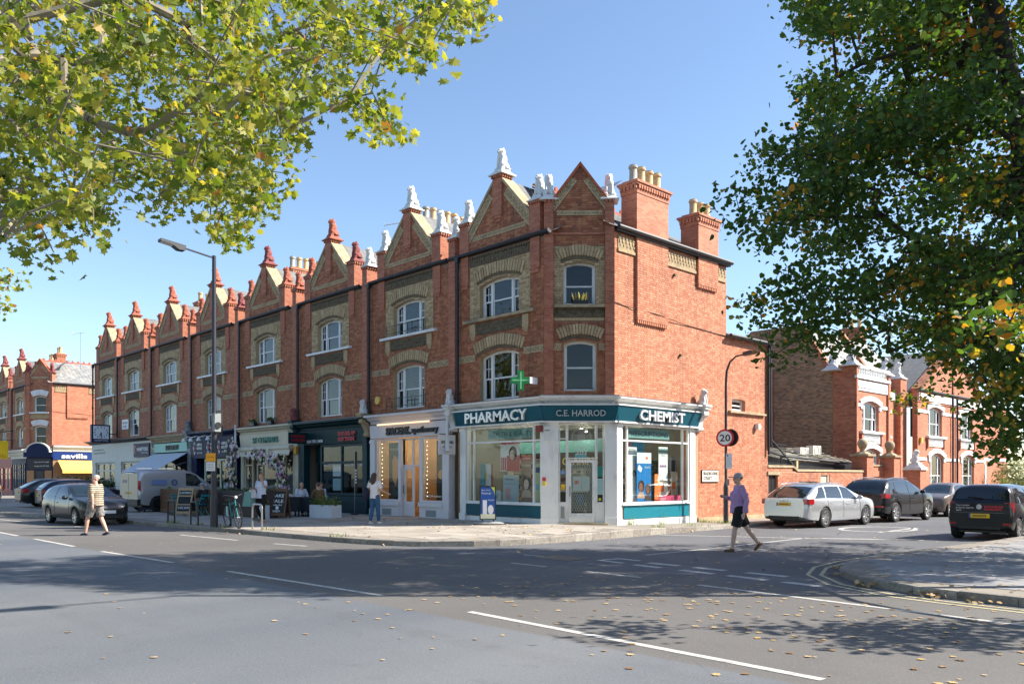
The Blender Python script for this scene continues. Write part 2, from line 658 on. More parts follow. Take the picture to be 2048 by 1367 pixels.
def smooth_path(ps, step):
 """resample with rounded corners"""
 P = [Vector((*p, 0)) for p in ps]
 out = []
 for i in range(len(P) - 1):
  a, b_, c, d = P[max(i - 1, 0)], P[i], P[i + 1], P[min(i + 2, len(P) - 1)]
  L_ = (c - b_).length
  n = max(1, int(round(L_ / step)))
  if L_ > 8:
   for k in range(n):
    out.append(b_.lerp(c, k / n))
  else:
   for k in range(n):
    u = k / n
    out.append(.5 * ((2 * b_) + (c - a) * u * min(1, 1) + (2 * a - 5 * b_ + 4 * c - d) * u * u + (3 * b_ - a - 3 * c + d) * u ** 3)
      if (b_ - a).length < 8 and (d - c).length < 8 and i > 0 else b_.lerp(c, u))
 out.append(P[-1])
 return out


def offset_path(path, d):
 out = []
 for i, p in enumerate(path):
  t = path[min(i + 1, len(path) - 1)] - path[max(i - 1, 0)]
  t.normalize()
  out.append(p + Vector((-t.y, t.x, 0)) * d)
 return out


def pavement(name, label, kerb, inner, sgn):
 path = smooth_path(kerb, .9)
 ins = offset_path(path, .14 * sgn)
 poly = [(p.x, p.y) for p in ins] + inner
 grid = [(x * 1.5, y * 1.5) for x in range(-30, 14) for y in range(-7, 8)]
 vs = [Vector(p) for p in poly] + [Vector(p) for p in grid]
 n = len(poly)
 r = geometry.delaunay_2d_cdt(vs, [], [list(range(n))], 1, 1e-4)
 mb = MB()
 mb.add([(v.x, v.y, pz(v.x, v.y) - .002) for v in r[0]], [tuple(f) for f in r[2]])
 # a skirt down to the road under the kerb
 base = mb.build(name, MAT['paving'])
 struct(base, label)
 for i in range(len(path) - 1):
  a, b_, c, d = path[i], path[i + 1], ins[i + 1], ins[i]
  mid = (a + b_) / 2
  dist = (mid - CAM).length
  if dist > 62 or (mid - CAM).dot(FWD) < 0:
   continue
  za, zb = pz(a.x, a.y), pz(b_.x, b_.y)
  s = .004
  t = (b_ - a).normalized() * s
  mb = MB()
  jit = RNG.uniform(-.004, .006)
  q = [(a + t, za), (b_ - t, zb), (c - t, zb), (d + t, za)]
  top = [(p.x, p.y, z + jit) for p, z in q]
  e = (d - a).normalized() * .018
  bot = [(p.x, p.y, -.02) for p, z in q]
  chm = [(a.x + t.x, a.y + t.y, za + jit - .02), (b_.x - t.x, b_.y - t.y, zb + jit - .02)]
  top[0] = (top[0][0] + e.x, top[0][1] + e.y, top[0][2])
  top[1] = (top[1][0] + e.x, top[1][1] + e.y, top[1][2])
  mb.add(top + bot + chm, [(0, 1, 2, 3), (8, 9, 1, 0), (4, 5, 9, 8), (5, 6, 2, 1, 9), (6, 7, 3, 2), (7, 4, 8, 0, 3)])
  mb.build('kerb_stone', MAT['granite'], base)
 return base, path, [Vector((p[0], p[1], 0)) for p in poly]


def inside(x, y, poly):
 r = False
 n = len(poly)
 for i in range(n):
  a, b_ = poly[i], poly[(i + 1) % n]
  if (a.y > y) != (b_.y > y) and x < (b_.x - a.x) * (y - a.y) / (b_.y - a.y) + a.x:
   r = not r
 return r


PAV_A, PATH_A, POLY_A = pavement('pavement', 'wide paved footway in front of the shop terrace', KERB_A, [(1.0, 140), (1.0, 1.2), (-.3, .3), (-160, .3)], 1)
PAV_B, PATH_B, POLY_B = pavement('footway', 'paved footway rounding the corner under the lime tree', KERB_B, [(140, 140)], -1)


def slabs(base, poly, cells, sx, sy, ang, nmax, mat1, matr, name='paving_slab'):
 """stone slabs laid proud of their bed: the largest in view as single parts, the others joined"""
 me = cached(('slab', sx, sy), lambda: MB().box(-sx / 2 + .004, sx / 2 - .004, -sy / 2 + .004, sy / 2 - .004, -.02, .004).mesh(name, mat1))
 todo = []
 for x, y in cells:
  if all(inside(x + a * sx * .5, y + b_ * sy * .5, poly) for a in (-1, 1) for b_ in (-1, 1)):
   p = Vector((x, y, 0)) - CAM
   d = p.dot(FWD)
   if d > 1 and abs(p.dot(RGT) / d) < .66:
    todo.append((d, x, y))
 todo.sort()
 rest = MB()
 for k, (d, x, y) in enumerate(todo):
  z = pz(x, y) + RNG.uniform(-.002, .0025)
  tilt = math.atan2(pz(x, y + .1) - pz(x, y - .1), .2)
  if k < nmax:
   o = put(name, me, base, (x, y, z), (tilt, 0, 0))
  else:
   rest.tone = RNG.random()
   zz = [pz(x + a * sx / 2, y + b_ * sy / 2) + .004 for a, b_ in ((-1, -1), (1, -1), (1, 1), (-1, 1))]
   q = [(x + a * (sx / 2 - .004), y + b_ * (sy / 2 - .004)) for a, b_ in ((-1, -1), (1, -1), (1, 1), (-1, 1))]
   rest.add([(*p_, z_) for p_, z_ in zip(q, zz)], [(0, 1, 2, 3)])
 if rest.f:
  rest.build('paving', matr, base, kind='stuff')


cells = []
for j in range(-12, 1):
 y = j * .62 - .1
 off = .45 * (j % 2)
 for i in range(-56, 5):
  cells.append((i * .91 + off, y))
slabs(PAV_A, POLY_A, cells, .91, .62, 0, 290, MAT['slab1'], MAT['slab'])
cells = []
for j in range(-14, 22):
 for i in range(12, 34):
  cells.append((i * .72 + .36 * (j % 2) + 2.9, j * .60 - .2))
slabs(PAV_B, POLY_B, cells, .72, .60, 0, 290, MAT['tactile'], MAT['slab'])


def stroke(pts, w, z=.004, mb=None):
 mb = mb or MB()
 P = [Vector((*p[:2], 0)) for p in pts]
 L_ = offset_path(P, w / 2)
 R_ = offset_path(P, -w / 2)
 vs, fs = [], []
 for a, b_ in zip(L_, R_):
  vs += [(a.x, a.y, z), (b_.x, b_.y, z)]
 for i in range(len(P) - 1):
  fs.append((2 * i, 2 * i + 1, 2 * i + 3, 2 * i + 2))
 return mb.add(vs, fs)


def marking(label, pts, w, mat='roadpaint', z=.004):
 o = stroke(pts, w, z).build('road_marking', MAT[mat])
 return struct(o, label)


# centre line of the main road: long dashes
for x0, x1 in ((-60, -56), (-50, -46), (-40, -36), (-30, -26), (-21, -17), (-13.5, -9.1), (-7.4, -3.9), (-1.97, 1.7), (3.9, 8.4), (10.35, 15.05), (17, 21), (23, 27)):
 yy = lambda x: -12.55 if x < -2 else (-12.53 + (x + 2) * .045 if x < 9 else -12.05 - (x - 9) * .04)
 marking('long white dash of the centre line', [(x0, yy(x0)), ((x0 + x1) / 2, yy((x0 + x1) / 2)), (x1, yy(x1))], .105)
for a, b_ in (((-6.2, -9.0), (-3.0, -8.75)), ((-1.3, -8.6), (.0, -8.4)), ((-13, -9.9), (-9.6, -9.5)), ((-21, -10.6), (-17, -10.3)), ((-30, -11.0), (-26, -10.8))):
 marking('thin white dash along the parking lane', [a, b_], .09)
for a, b_ in (((6.4, -7.58), (7.35, -7.58)), ((8.4, -7.62), (9.65, -7.68)), ((5.3, -6.17), (6.9, -6.05))):
 marking('short thin dash across the side street mouth', [a, b_], .09)
marking('long thin edge line along the lane', [(10.85, -7.8), (12.2, -7.9), (13.4, -8.02), (15.5, -8.19), (19, -8.35), (26, -8.5)], .10)
for x0, x1 in ((8.25, 9.0), (9.35, 10.05), (10.5, 11.3)):
 marking('white give-way dash, upper row', [(x0, -5.58 - (x0 - 8) * .06), (x1, -5.58 - (x1 - 8) * .06)], .19)
for x0, x1 in ((8.3, 8.97), (9.45, 10.2), (10.5, 11.3), (11.6, 12.3)):
 marking('white give-way dash, lower row', [(x0, -6.1 - (x0 - 8.3) * .12), (x1, -6.1 - (x1 - 8.3) * .12)], .19)
marking('white corner mark at the give-way line', [(7.95, -6.02), (7.25, -5.9), (7.32, -5.35), (7.9, -5.4)], .15)
marking('white line dividing the side street', [(7.2, -4.3), (7.28, -1.7), (7.2, .7), (7.2, 3.1)], .10)
marking('white line across the side street', [(3.6, 1.2), (5.6, 2.2), (7.2, 2.9), (9.8, 4.5)], .12)
marking('white triangle of the road hump', [(7.6, 3.2), (8.6, 3.9), (9.7, 4.4), (8.4, 3.6)], .20, z=.008)
el = [(6.9 + 1.05 * math.cos(t * PI / 12), 8.6 + 1.5 * math.sin(t * PI / 12)) for t in range(25)]
marking('white painted roundel on the side street', el, .16)
marking('short white bar beside the painted roundel', [(7.6, 7.0), (7.55, 10.2)], .14)
for d in (.30, .52):
 pp = [p for p in offset_path(PATH_B, d) if p.x < 24 and p.y < 30]
 marking('pale yellow no-parking line, %s of the pair' % ('inner' if d < .4 else 'outer'), [(p.x, p.y) for p in pp], .07, 'cream_paint', .005)
for (x, y, w, h) in ((5.9, -6.5, 1.0, .75),):
 o = MB().box(x, x + w, y, y + h, -.02, .006).build('drain_cover', MAT['darkgrey'], category='cover', label='rectangular worn metal cover in the road by the give-way line')

# ---- fallen leaves
def leaf_poly(kind):
 if kind == 'plane':
  pts = [(0, -.5), (.10, -.28), (.42, -.30), (.30, -.08), (.52, .12), (.24, .14), (.20, .30), (.05, .24), (0, .52), (-.05, .24), (-.20, .30), (-.24, .14), (-.52, .12), (-.30, -.08), (-.42, -.30), (-.10, -.28)]
 else:
  pts = [(0, -.42), (.25, -.5), (.46, -.22), (.42, .10), (.2, .36), (0, .55), (-.2, .36), (-.42, .10), (-.46, -.22), (-.25, -.5)]
 return pts


def add_leaf(mb, c, nrm, up, size, kind, fold=.18):
 pts = LEAFP[kind]
 x = up.cross(nrm)
 if x.length < 1e-4:
  x = Vector((1, 0, 0))
 x.normalize()
 y = nrm.cross(x)
 n = len(pts)
 vs = [tuple(c + x * (px * size) + y * (py * size) + nrm * (-abs(px) * size * fold)) for px, py in pts]
 if kind == 'plane':
  fs = [(0, 1, 2, 3, 4, 5, 6, 7, 8), (8, 9, 10, 11, 12, 13, 14, 15, 0)]
 else:
  fs = [(0, 1, 2, 3, 4, 5), (5, 6, 7, 8, 9, 0)]
 n0 = len(mb.v)
 mb.v += vs
 mb.f += [tuple(i + n0 for i in f) for f in fs]
 mb.t += [mb.tone] * 2


LEAFP = {'plane': leaf_poly('plane'), 'lime': leaf_poly('lime')}
MAT['deadleaf'] = leaf_mat('fallen leaf', [(0, (.20, .11, .05)), (.3, (.40, .27, .14)), (.7, (.56, .42, .25)), (1, (.58, .38, .12))], .08)


def litter(name, label, spots):
 mb = MB()
 rg = random.Random(5)
 for (x, y, z, s, flat) in spots:
  n = Vector((rg.gauss(0, flat), rg.gauss(0, flat), 1)).normalized()
  mb.tone = rg.random()
  a = rg.uniform(0, 2 * PI)
  add_leaf(mb, Vector((x, y, z + .004 + flat * .05 * rg.random())), n, Vector((math.cos(a), math.sin(a), 0)), s, 'plane' if s > .085 else 'lime', rg.uniform(-.05, .02))
 o = put(name, mb.mesh(name, MAT['deadleaf'], fix=False))
 o['kind'] = 'stuff'
 o['label'] = label
 o['category'] = 'leaves'


rg = random.Random(3)
sp = []
for i in range(520):
 x = 8 + rg.random() ** .8 * 14
 y = rg.gauss(-9.4, 1.6)
 if y < -6.9:
  sp.append((x, y, .004, rg.uniform(.035, .11), .02))
for i in range(170):
 sp.append((rg.uniform(-8, 14), rg.uniform(-17, -7.6), .004, rg.uniform(.03, .08), .03))
for i in range(110):
 sp.append((rg.uniform(3.8, 11), rg.uniform(-6, 12), .004, rg.uniform(.05, .10), .2))
litter('fallen_leaves', 'pale fallen leaves scattered over the asphalt', sp)
sp = []
for i in range(620):
 k = rg.randrange(len(PATH_B) - 1)
 p = PATH_B[k].lerp(PATH_B[k + 1], rg.random())
 if p.x > 40 or p.y > 12:
  continue
 dens = 1 if p.x > 11.9 else .25
 if rg.random() > dens:
  continue
 for q in range(7):
  o_ = abs(rg.gauss(0, .11)) + .02
  t = (PATH_B[k + 1] - PATH_B[k]).normalized()
  w = p + Vector((-t.y, t.x, 0)) * o_ + t * rg.gauss(0, .12)
  sp.append((w.x, w.y, .008 + max(0, .05 - o_ * .2) * rg.random(), rg.uniform(.05, .10), .5))
litter('leaf_drift', 'orange leaves drifted along the kerb of the corner footway', sp)
sp = []
for i in range(420):
 x = rg.uniform(-9, 3.0)
 y = rg.uniform(-6.9, -.7) if rg.random() < .5 else rg.uniform(-3.6, -.5)
 if inside(x, y, POLY_A):
  sp.append((x, y, pz(x, y) + .006, rg.uniform(.03, .10), .25))
for i in range(240):
 x = rg.uniform(11.6, 18)
 y = rg.uniform(-6.4, 6)
 if inside(x, y, POLY_B):
  sp.append((x, y, pz(x, y) + .006, rg.uniform(.05, .09), .2))
for i in range(420):
 k = rg.randrange(len(PATH_A) - 1)
 p = PATH_A[k].lerp(PATH_A[k + 1], rg.random())
 if -12 < p.x and p.y < 12:
  t = (PATH_A[k + 1] - PATH_A[k]).normalized()
  w = p - Vector((-t.y, t.x, 0)) * (abs(rg.gauss(0, .16)) + .03)
  sp.append((w.x, w.y, .006, rg.uniform(.035, .09), .4))
litter('dry_leaves', 'sparse dry leaves strewn on the footways and gutters', sp)


# ---------------------------------------------------------------- building kit (local x along the wall, y into it, z up)
def arch(o, x):
 xa, xb, za, zs, rise = o
 c, hw = (xa + xb) / 2, (xb - xa) / 2
 return zs + rise * (1 - ((x - c) / hw) ** 2)


def wall_panel(mb, x0, x1, z0, z1, y0, y1, ops=()):
 """wall with arched openings cut out"""
 xs = sorted({x0, x1, *[o[0] for o in ops], *[o[1] for o in ops]})
 xs = [x for x in xs if x0 <= x <= x1]
 for a, b in zip(xs, xs[1:]):
  mid = (a + b) / 2
  cols = sorted([o for o in ops if o[0] <= mid <= o[1]], key=lambda o: o[2])
  z = z0
  pend = None
  segs = []
  for o in cols:
   segs.append((pend, z, o[2]))
   pend, z = o, None
  segs.append((pend, z, z1))
  for lo, zl, zh in segs:
   if lo is None:
    if zh > zl + 1e-4:
     mb.box(a, b, y0, y1, zl, zh)
   else:
    n = 8 if lo[4] > 0 else 1
    for k in range(n):
     p, q = a + (b - a) * k / n, a + (b - a) * (k + 1) / n
     mb.prism([(p, arch(lo, p)), (q, arch(lo, q)), (q, zh), (p, zh)], y0, y1)


def lay_bricks(mb, z0, z1, spans, proud=.008, bl=.215, hl=.1025, bh=.065, gap=.010, seed=1, y=0., single=None):
 """Flemish bond; spans(zmid) -> [(xa, xb)]; every brick is a five-sided block proud of its mortar"""
 rg = random.Random(seed)
 n = int((z1 - z0) / (bh + gap))
 for r in range(n):
  za = z0 + r * (bh + gap) + gap
  zb = za + bh
  for xa, xb in spans((za + zb) / 2):
   x = math.floor(xa / .3375 - 1) * .3375 + (.16875 if r % 2 else 0)
   k = 0
   while x < xb:
    w = bl if k % 2 == 0 else hl
    a, b = max(x, xa + .003), min(x + w, xb - .003)
    if b - a > .02:
     y0 = y - proud - rg.uniform(0, .003)
     t = rg.random()
     if single is not None and single(a, b, za, zb, y0):
      pass
     else:
      mb.tone = t if rg.random() > .06 else -.4
      mb.add([(a, y0, za), (b, y0, za), (b, y0, zb), (a, y0, zb), (a, y, za), (b, y, za), (b, y, zb), (a, y, zb)],
       [(0, 1, 2, 3), (1, 5, 6, 2), (0, 3, 7, 4), (3, 2, 6, 7), (0, 4, 5, 1)])
    x += w + gap
    k += 1
 mb.tone = .5


def minus(a, b, holes):
 out = [(a, b)]
 for h0, h1 in holes:
  nx = []
  for p, q in out:
   if h1 <= p or h0 >= q:
    nx.append((p, q))
   else:
    if h0 > p:
     nx.append((p, h0))
    if h1 < q:
     nx.append((h1, q))
  out = nx
 return [(p, q) for p, q in out if q - p > .03]


def hole(o, z):
 """interval of opening o at height z"""
 xa, xb, za, zs, rise = o
 if z < za or z > zs + rise:
  return []
 if z <= zs:
  return [(xa, xb)]
 hw, c = (xb - xa) / 2, (xa + xb) / 2
 w = hw * math.sqrt(max(0, 1 - (z - zs) / max(rise, 1e-6)))
 return [(c - w, c + w)]


class Face:
 """one wall plane of a building; parts are children of the building"""

 def __init__(s, parent, loc=(0, 0, 0), rotz=0):
  s.p, s.loc, s.r = parent, loc, rotz

 def b(s, mb, name, mat, smooth=False, parent=None, **k):
  if parent is None:
   return mb.build(name, mat, s.p, smooth, s.loc, s.r, **k)
  return mb.build(name, mat, parent, smooth, **k)

 def o(s, name, mesh, parent=None, **k):
  return put(name, mesh, s.p, s.loc, s.r, **k) if parent is None else put(name, mesh, parent, **k)


def arch_strip(mb, o, off0, off1, y0, y1, n=10):
 """curved strip between two offsets above an opening's arch"""
 xa, xb, za, zs, rise = o
 c, hw = (xa + xb) / 2, (xb - xa) / 2
 P = []
 for k in range(n + 1):
  t = -1 + 2 * k / n
  x, z = c + hw * t, zs + rise * (1 - t * t)
  nx, nz = 2 * rise * t / hw, 1.0
  l = math.hypot(nx, nz)
  P.append(((x + nx / l * off0, z + nz / l * off0), (x + nx / l * off1, z + nz / l * off1)))
 for k in range(n):
  mb.prism([P[k][0], P[k + 1][0], P[k + 1][1], P[k][1]], y0, y1)
 return P


def voussoirs(fc, o, h, n, mat, y0, y1, single, key):
 xa, xb, za, zs, rise = o
 c, hw = (xa + xb) / 2, (xb - xa) / 2
 rg = random.Random(3)
 al = MB()
 for k in range(n):
  mb = MB() if single else al
  q = []
  for t in (-1 + 2 * k / n + .012, -1 + 2 * (k + 1) / n - .012):
   x, z = c + hw * t, zs + rise * (1 - t * t)
   nx, nz = 2 * rise * t / hw, 1.0
   l = math.hypot(nx, nz)
   q.append(((x, z), (x + nx / l * h, z + nz / l * h)))
  mb.tone = rg.random()
  # each wedge has a pointed foot, as in the photograph
  foot = ((q[0][0][0] + q[1][0][0]) / 2, min(q[0][0][1], q[1][0][1]) - .035)
  mb.prism([foot, q[1][0], q[1][1], q[0][1], q[0][0]], y0 - rg.uniform(0, .006), y1)
  if single:
   me = cached((key, k), lambda: mb.mesh('voussoir', mat))
   fc.o('voussoir', me)
 if not single:
  fc.o('arch', cached((key, 'all'), lambda: al.mesh('arch', mat)))


def x_band(mb, p0, p1, h, y0, y1, pitch=.20):
 """moulded band of crosses running from p0 to p1 (x,z of its lower edge)"""
 ax, az = p0
 bx, bz = p1
 L_ = math.hypot(bx - ax, bz - az)
 ux, uz = (bx - ax) / L_, (bz - az) / L_
 nx, nz = -uz, ux
 P = lambda s, t: (ax + ux * s + nx * t, az + uz * s + nz * t)
 mb.tone = .3
 mb.prism([P(0, 0), P(L_, 0), P(L_, h), P(0, h)], y0 + .012, y1)
 mb.tone = .9
 e = h * .14
 mb.prism([P(0, 0), P(L_, 0), P(L_, e), P(0, e)], y0, y1)
 mb.prism([P(0, h - e), P(L_, h - e), P(L_, h), P(0, h)], y0, y1)
 n = max(1, int(round(L_ / pitch)))
 w = .022
 for k in range(n):
  s0, s1 = L_ * k / n + .008, L_ * (k + 1) / n - .008
  for (a, b) in ((e, h - e), (h - e, e)):
   mb.prism([P(s0, a - w), P(s1, b - w), P(s1, b + w), P(s0, a + w)], y0 + .001, y1)


MAT['band'] = M('moulded buff terracotta', (.22, .155, .08), .85, var=.25, scale=12, tone=(.52, .39, .23), dirt=(.10, .08, .06, .6), dscale=2.2)
MAT['voussoir'] = M('buff arch brick', (.36, .245, .125), .85, var=.2, scale=12, tone=(.52, .385, .22), dirt=(.16, .12, .08, .5), dscale=2.5)


def window(fc, o, y=.16, lights=((.0, .24), (.24, .76), (.76, 1.)), room=None, blind=None, bars=True, meet=.5, wide=False, mat='white', label=None):
 """timber sash window: frame > panes, blind, room"""
 xa, xb, za, zs, rise = o
 W = xb - xa
 f = MB()
 m_ = .075
 f.box(xa, xb, y, y + .09, za, za + m_)
 f.box(xa, xa + m_, y, y + .09, za + m_, zs)
 f.box(xb - m_, xb, y, y + .09, za + m_, zs)
 arch_strip(f, o, -.09, 0, y + .001, y + .089)
 panes = []
 for i, (a, b) in enumerate(lights):
  x0, x1 = xa + W * a, xa + W * b
  if i:
   f.box(x0 - .045, x0 + .045, y - .012, y + .086, za + m_ + .001, arch(o, x0) - .05)
  l0, l1 = x0 + (.045 if i else m_), x1 - (.045 if i < len(lights) - 1 else m_)
  zm = za + (zs - za) * meet
  f.box(l0, l1, y + .018, y + .075, zm - .025, zm + .025)
  narrow = (l1 - l0) < .45 and len(lights) > 1
  n = 6
  for (z0, top) in ((za + m_ + .03, False), (zm + .025, True)):
   yy = y + (.055 if not top else .03)
   # sash stiles
   f.box(l0, l0 + .035, yy - .012, yy + .022, z0, (zm - .025) if not top else arch(o, l0 + .02) - .075)
   f.box(l1 - .035, l1, yy - .012, yy + .022, z0, (zm - .025) if not top else arch(o, l1 - .02) - .075)
   if narrow and bars and top:
    zt = min(arch(o, l0), arch(o, l1)) - .09
    f.box((l0 + l1) / 2 - .011, (l0 + l1) / 2 + .011, yy - .008, yy + .02, z0, zt)
    zc = (z0 + zt) / 2
    f.box(l0 + .035, l1 - .035, yy - .009, yy + .019, zc - .011, zc + .011)
   if top:
    pts = [(l0 + .036, z0), (l1 - .036, z0)] + [(l1 - .036 - (l1 - l0 - .072) * k / n, arch(o, l1 - .036 - (l1 - l0 - .072) * k / n) - .092) for k in range(n + 1)]
    panes.append((pts, yy))
   else:
    panes.append(([(l0 + .036, z0), (l1 - .036, z0), (l1 - .036, zm - .026), (l0 + .036, zm - .026)], yy))
 fr = fc.b(f, 'window', MAT[mat])
 if label:
  fr['label'] = label
 for pts, yy in panes:
  p = MB()
  p.prism(pts, yy, yy + .006)
  p.build('pane', MAT['glass'], fr)
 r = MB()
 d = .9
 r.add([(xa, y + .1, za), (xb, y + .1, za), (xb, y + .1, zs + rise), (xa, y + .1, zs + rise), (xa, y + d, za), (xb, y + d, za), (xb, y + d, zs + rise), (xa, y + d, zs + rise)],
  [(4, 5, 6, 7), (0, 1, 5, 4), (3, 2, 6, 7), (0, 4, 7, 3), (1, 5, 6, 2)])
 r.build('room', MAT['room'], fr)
 if blind == 'slats':
  s = MB()
  nz_ = int((zs + rise - za) / .055)
  for (a, b) in lights:
   x0, x1 = xa + W * a + .06, xa + W * b - .06
   for k in range(nz_):
    z = za + .1 + k * .055
    if z < arch(o, (x0 + x1) / 2) - .12:
     s.add([(x0, y + .13, z), (x1, y + .13, z), (x1, y + .165, z + .026), (x0, y + .165, z + .026)], [(0, 1, 2, 3)])
  s.build('blind', MAT['blind'], fr)
 elif blind == 'half':
  s = MB()
  s.box(xa + .08, xb - .08, y + .14, y + .15, za + .08, za + (zs - za) * .47)
  s.build('blind', MAT['blind'], fr)
 elif blind == 'curtain':
  s = MB()
  for side in (0, 1):
   pts = []
   x0 = xa + .07 if side == 0 else xb - .07 - W * .22
   for k in range(13):
    pts.append((x0 + W * .22 * k / 12, y + .16 + .022 * math.sin(k * 2.1)))
   for k in range(12):
    a, b = pts[k], pts[k + 1]
    s.add([(a[0], a[1], za + .08), (b[0], b[1], za + .08), (b[0], b[1], zs), (a[0], a[1], zs)], [(0, 1, 2, 3)])
  s.build('curtain', MAT['blind'], fr)
 return fr


def sill(fc, xa, xb, z, mat, y=-.14, t=.09):
 mb = MB()
 mb.prism([(y, z - t), (.14, z - t), (.14, z + .03), (y, z)], xa, xb, 'x')
 return fc.b(mb, 'sill', MAT[mat])


def apron(fc, xa, xb, z0, z1, mat='sooty', key=None):
 """ornamented panel under the upper sill: buff brackets at its ends, a rail of dentils, leaf relief"""
 mb = MB()
 mb.box(xa, xb, -.03, .0, z0, z1)
 rg = random.Random(11)
 for k in range(int((xb - xa) / .09)):
  for j in range(3):
   x, z = xa + .06 + k * .09 + rg.uniform(-.02, .02), z0 + .05 + j * (z1 - z0 - .1) / 2.4
   mb.ell((x, -.03, z), (.035, .022, .04), 6, 4)
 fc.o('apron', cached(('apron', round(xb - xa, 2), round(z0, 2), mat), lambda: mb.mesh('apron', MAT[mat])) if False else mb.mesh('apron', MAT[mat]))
 for x in (xa - .30, xb + .02):
  b = MB()
  b.box(x, x + .28, -.06, 0, z0 - .02, z1 + .02)
  b.box(x + .03, x + .25, -.045, 0, z0 - .09, z0 - .021)
  b.box(x + .06, x + .22, -.03, 0, z0 - .16, z0 - .091)
  fc.b(b, 'bracket', MAT['voussoir'])


def dentils(mb, xa, xb, y0, y1, z0, z1, pitch=.10):
 n = max(1, int((xb - xa) / pitch))
 for k in range(n):
  x = xa + (xb - xa) * (k + .25) / n
  mb.box(x, x + (xb - xa) / n * .55, y0, y1, z0, z1)


def lion_mesh(key, mat):
 def mk():
  b = MB()
  R = lambda a: Matrix.Rotation(rad(a), 3, 'Y')
  # sits upright facing -y
  b.ell((0, .10, .17), (.19, .22, .17), 14, 10)                 # haunches
  b.ell((0, .05, .36), (.155, .15, .26), 14, 10, Matrix.Rotation(rad(-14), 3, 'X'))
  b.ell((0, -.03, .50), (.165, .15, .17), 14, 10)               # chest and mane
  b.ell((0, -.02, .66), (.155, .14, .15), 14, 10)
  b.ell((0, -.10, .67), (.105, .11, .115), 12, 8)               # face
  b.ell((0, -.195, .635), (.06, .06, .05), 10, 6)               # muzzle
  b.ell((0, -.185, .595), (.045, .045, .03), 8, 6)
  for s in (-1, 1):
   b.ell((s * .10, -.02, .79), (.035, .025, .04), 8, 6)      # ears
   b.ell((s * .045, -.175, .70), (.022, .02, .02), 8, 6)     # brows
   b.tube([(s * .10, -.06, .46), (s * .105, -.12, .25), (s * .10, -.13, .04)], [.065, .05, .045], 8)
   b.ell((s * .10, -.16, .03), (.055, .085, .035), 8, 6)     # fore paws
   b.ell((s * .16, .02, .12), (.07, .16, .12), 10, 8)        # thighs
   b.ell((s * .17, -.12, .035), (.05, .10, .04), 8, 6)       # hind paws
  b.tube([(.12, .28, .06), (.22, .22, .05), (.26, .08, .05), (.24, -.02, .05)], [.035, .03, .03, .045], 6)
  me = b.mesh('lion', mat, 'full')
  o = bpy.data.objects.new('t', me)
  COL.objects.link(o)
  md = o.modifiers.new('r', 'REMESH')
  md.mode = 'VOXEL'
  md.voxel_size = .026
  md.use_smooth_shade = True
  ev = o.evaluated_get(bpy.context.evaluated_depsgraph_get())
  r = bpy.data.meshes.new_from_object(ev)
  r.name = 'lion'
  bpy.data.objects.remove(o)
  r.materials.clear()
  r.materials.append(mat)
  return r
 return cached(('lion', key), mk)


STAT = {'white': 'whitestat', 'red': 'redterra', 'darkred': 'pinkterra', 'grey': 'lead'}


def lion(loc, rotz, colour, label, w=.52, scale=1.0, group='lions of the terrace roofline', plinth=True):
 """a seated lion on its stepped plinth"""
 mat = MAT[STAT[colour]]
 t = thing('lion_statue', label, 'statue', loc, rotz, group)
 z = 0
 if plinth:
  def mk():
   p = MB()
   p.box(-.5, .5, -.5, .5, 0, .10)
   p.frustum((0, 0), .94, .94, .10, .62, .62, .34)
   p.frustum((0, 0), .60, .60, .34, .54, .54, .52)
   return p.mesh('plinth', mat)
  o = put('plinth', cached(('plinth', colour), mk), t)
  o.scale = (w, w, w * .62)
  z = .52 * w * .62
 o = put('lion', lion_mesh(colour, mat), t, (0, 0, z - .01))
 o.scale = (scale * .90,) * 3
 return t


def pot_mesh(kind):
 def mk():
  b = MB()
  b.lathe([(.15, 0), (.16, .04), (.125, .08), (.12, .52), (.15, .54), (.15, .60), (.13, .62), (.13, .66), (.10, .66), (.095, .4)], (0, 0, 0), 14)
  return b.mesh('pot', MAT[kind], True)
 return cached(('pot', kind), mk)


def chimney(parent, x0, x1, y0, y1, z0, z1, pots, mat='farbrick', along='y', seed=0, bricks_on=None):
 """stack with corbelled head; pots are sub-parts"""
 mb = MB()
 mb.box(x0, x1, y0, y1, z0, z1 - .42)
 e = .07
 mb.box(x0 - e, x1 + e, y0 - e, y1 + e, z1 - .16, z1 - .04)
 mb.box(x0 - .11, x1 + .11, y0 - .11, y1 + .11, z1 - .10, z1 - .03)
 mb.box(x0 - .02, x1 + .02, y0 - .02, y1 + .02, z1 - .42, z1 - .16)
 for yy in (y0 - .075, y1 + .02):
  dentils(mb, x0 - .05, x1 + .05, yy, yy + .055, z1 - .28, z1 - .16, .13)
 for xx in (x0 - .075, x1 + .02):
  n = max(2, int((y1 - y0) / .13))
  for k in range(n):
   y = y0 + (y1 - y0) * (k + .2) / n
   mb.box(xx, xx + .055, y, y + .075, z1 - .28, z1 - .16)
 mb.box(x0 + .02, x1 - .02, y0 + .02, y1 - .02, z1 - .03, z1 + .05)
 c = mb.build('chimney', MAT[mat], parent)
 rg = random.Random(seed)
 n = len(pots)
 for k, kd in enumerate(pots):
  t = (k + .5) / n
  p = ((x0 + x1) / 2, y0 + (y1 - y0) * t) if along == 'y' else (x0 + (x1 - x0) * t, (y0 + y1) / 2)
  o = put('pot', pot_mesh(kd), c, (p[0], p[1], z1 + .03))
  s = rg.uniform(.92, 1.15)
  o.scale = (1.05, 1.05, s * .86)
 return c

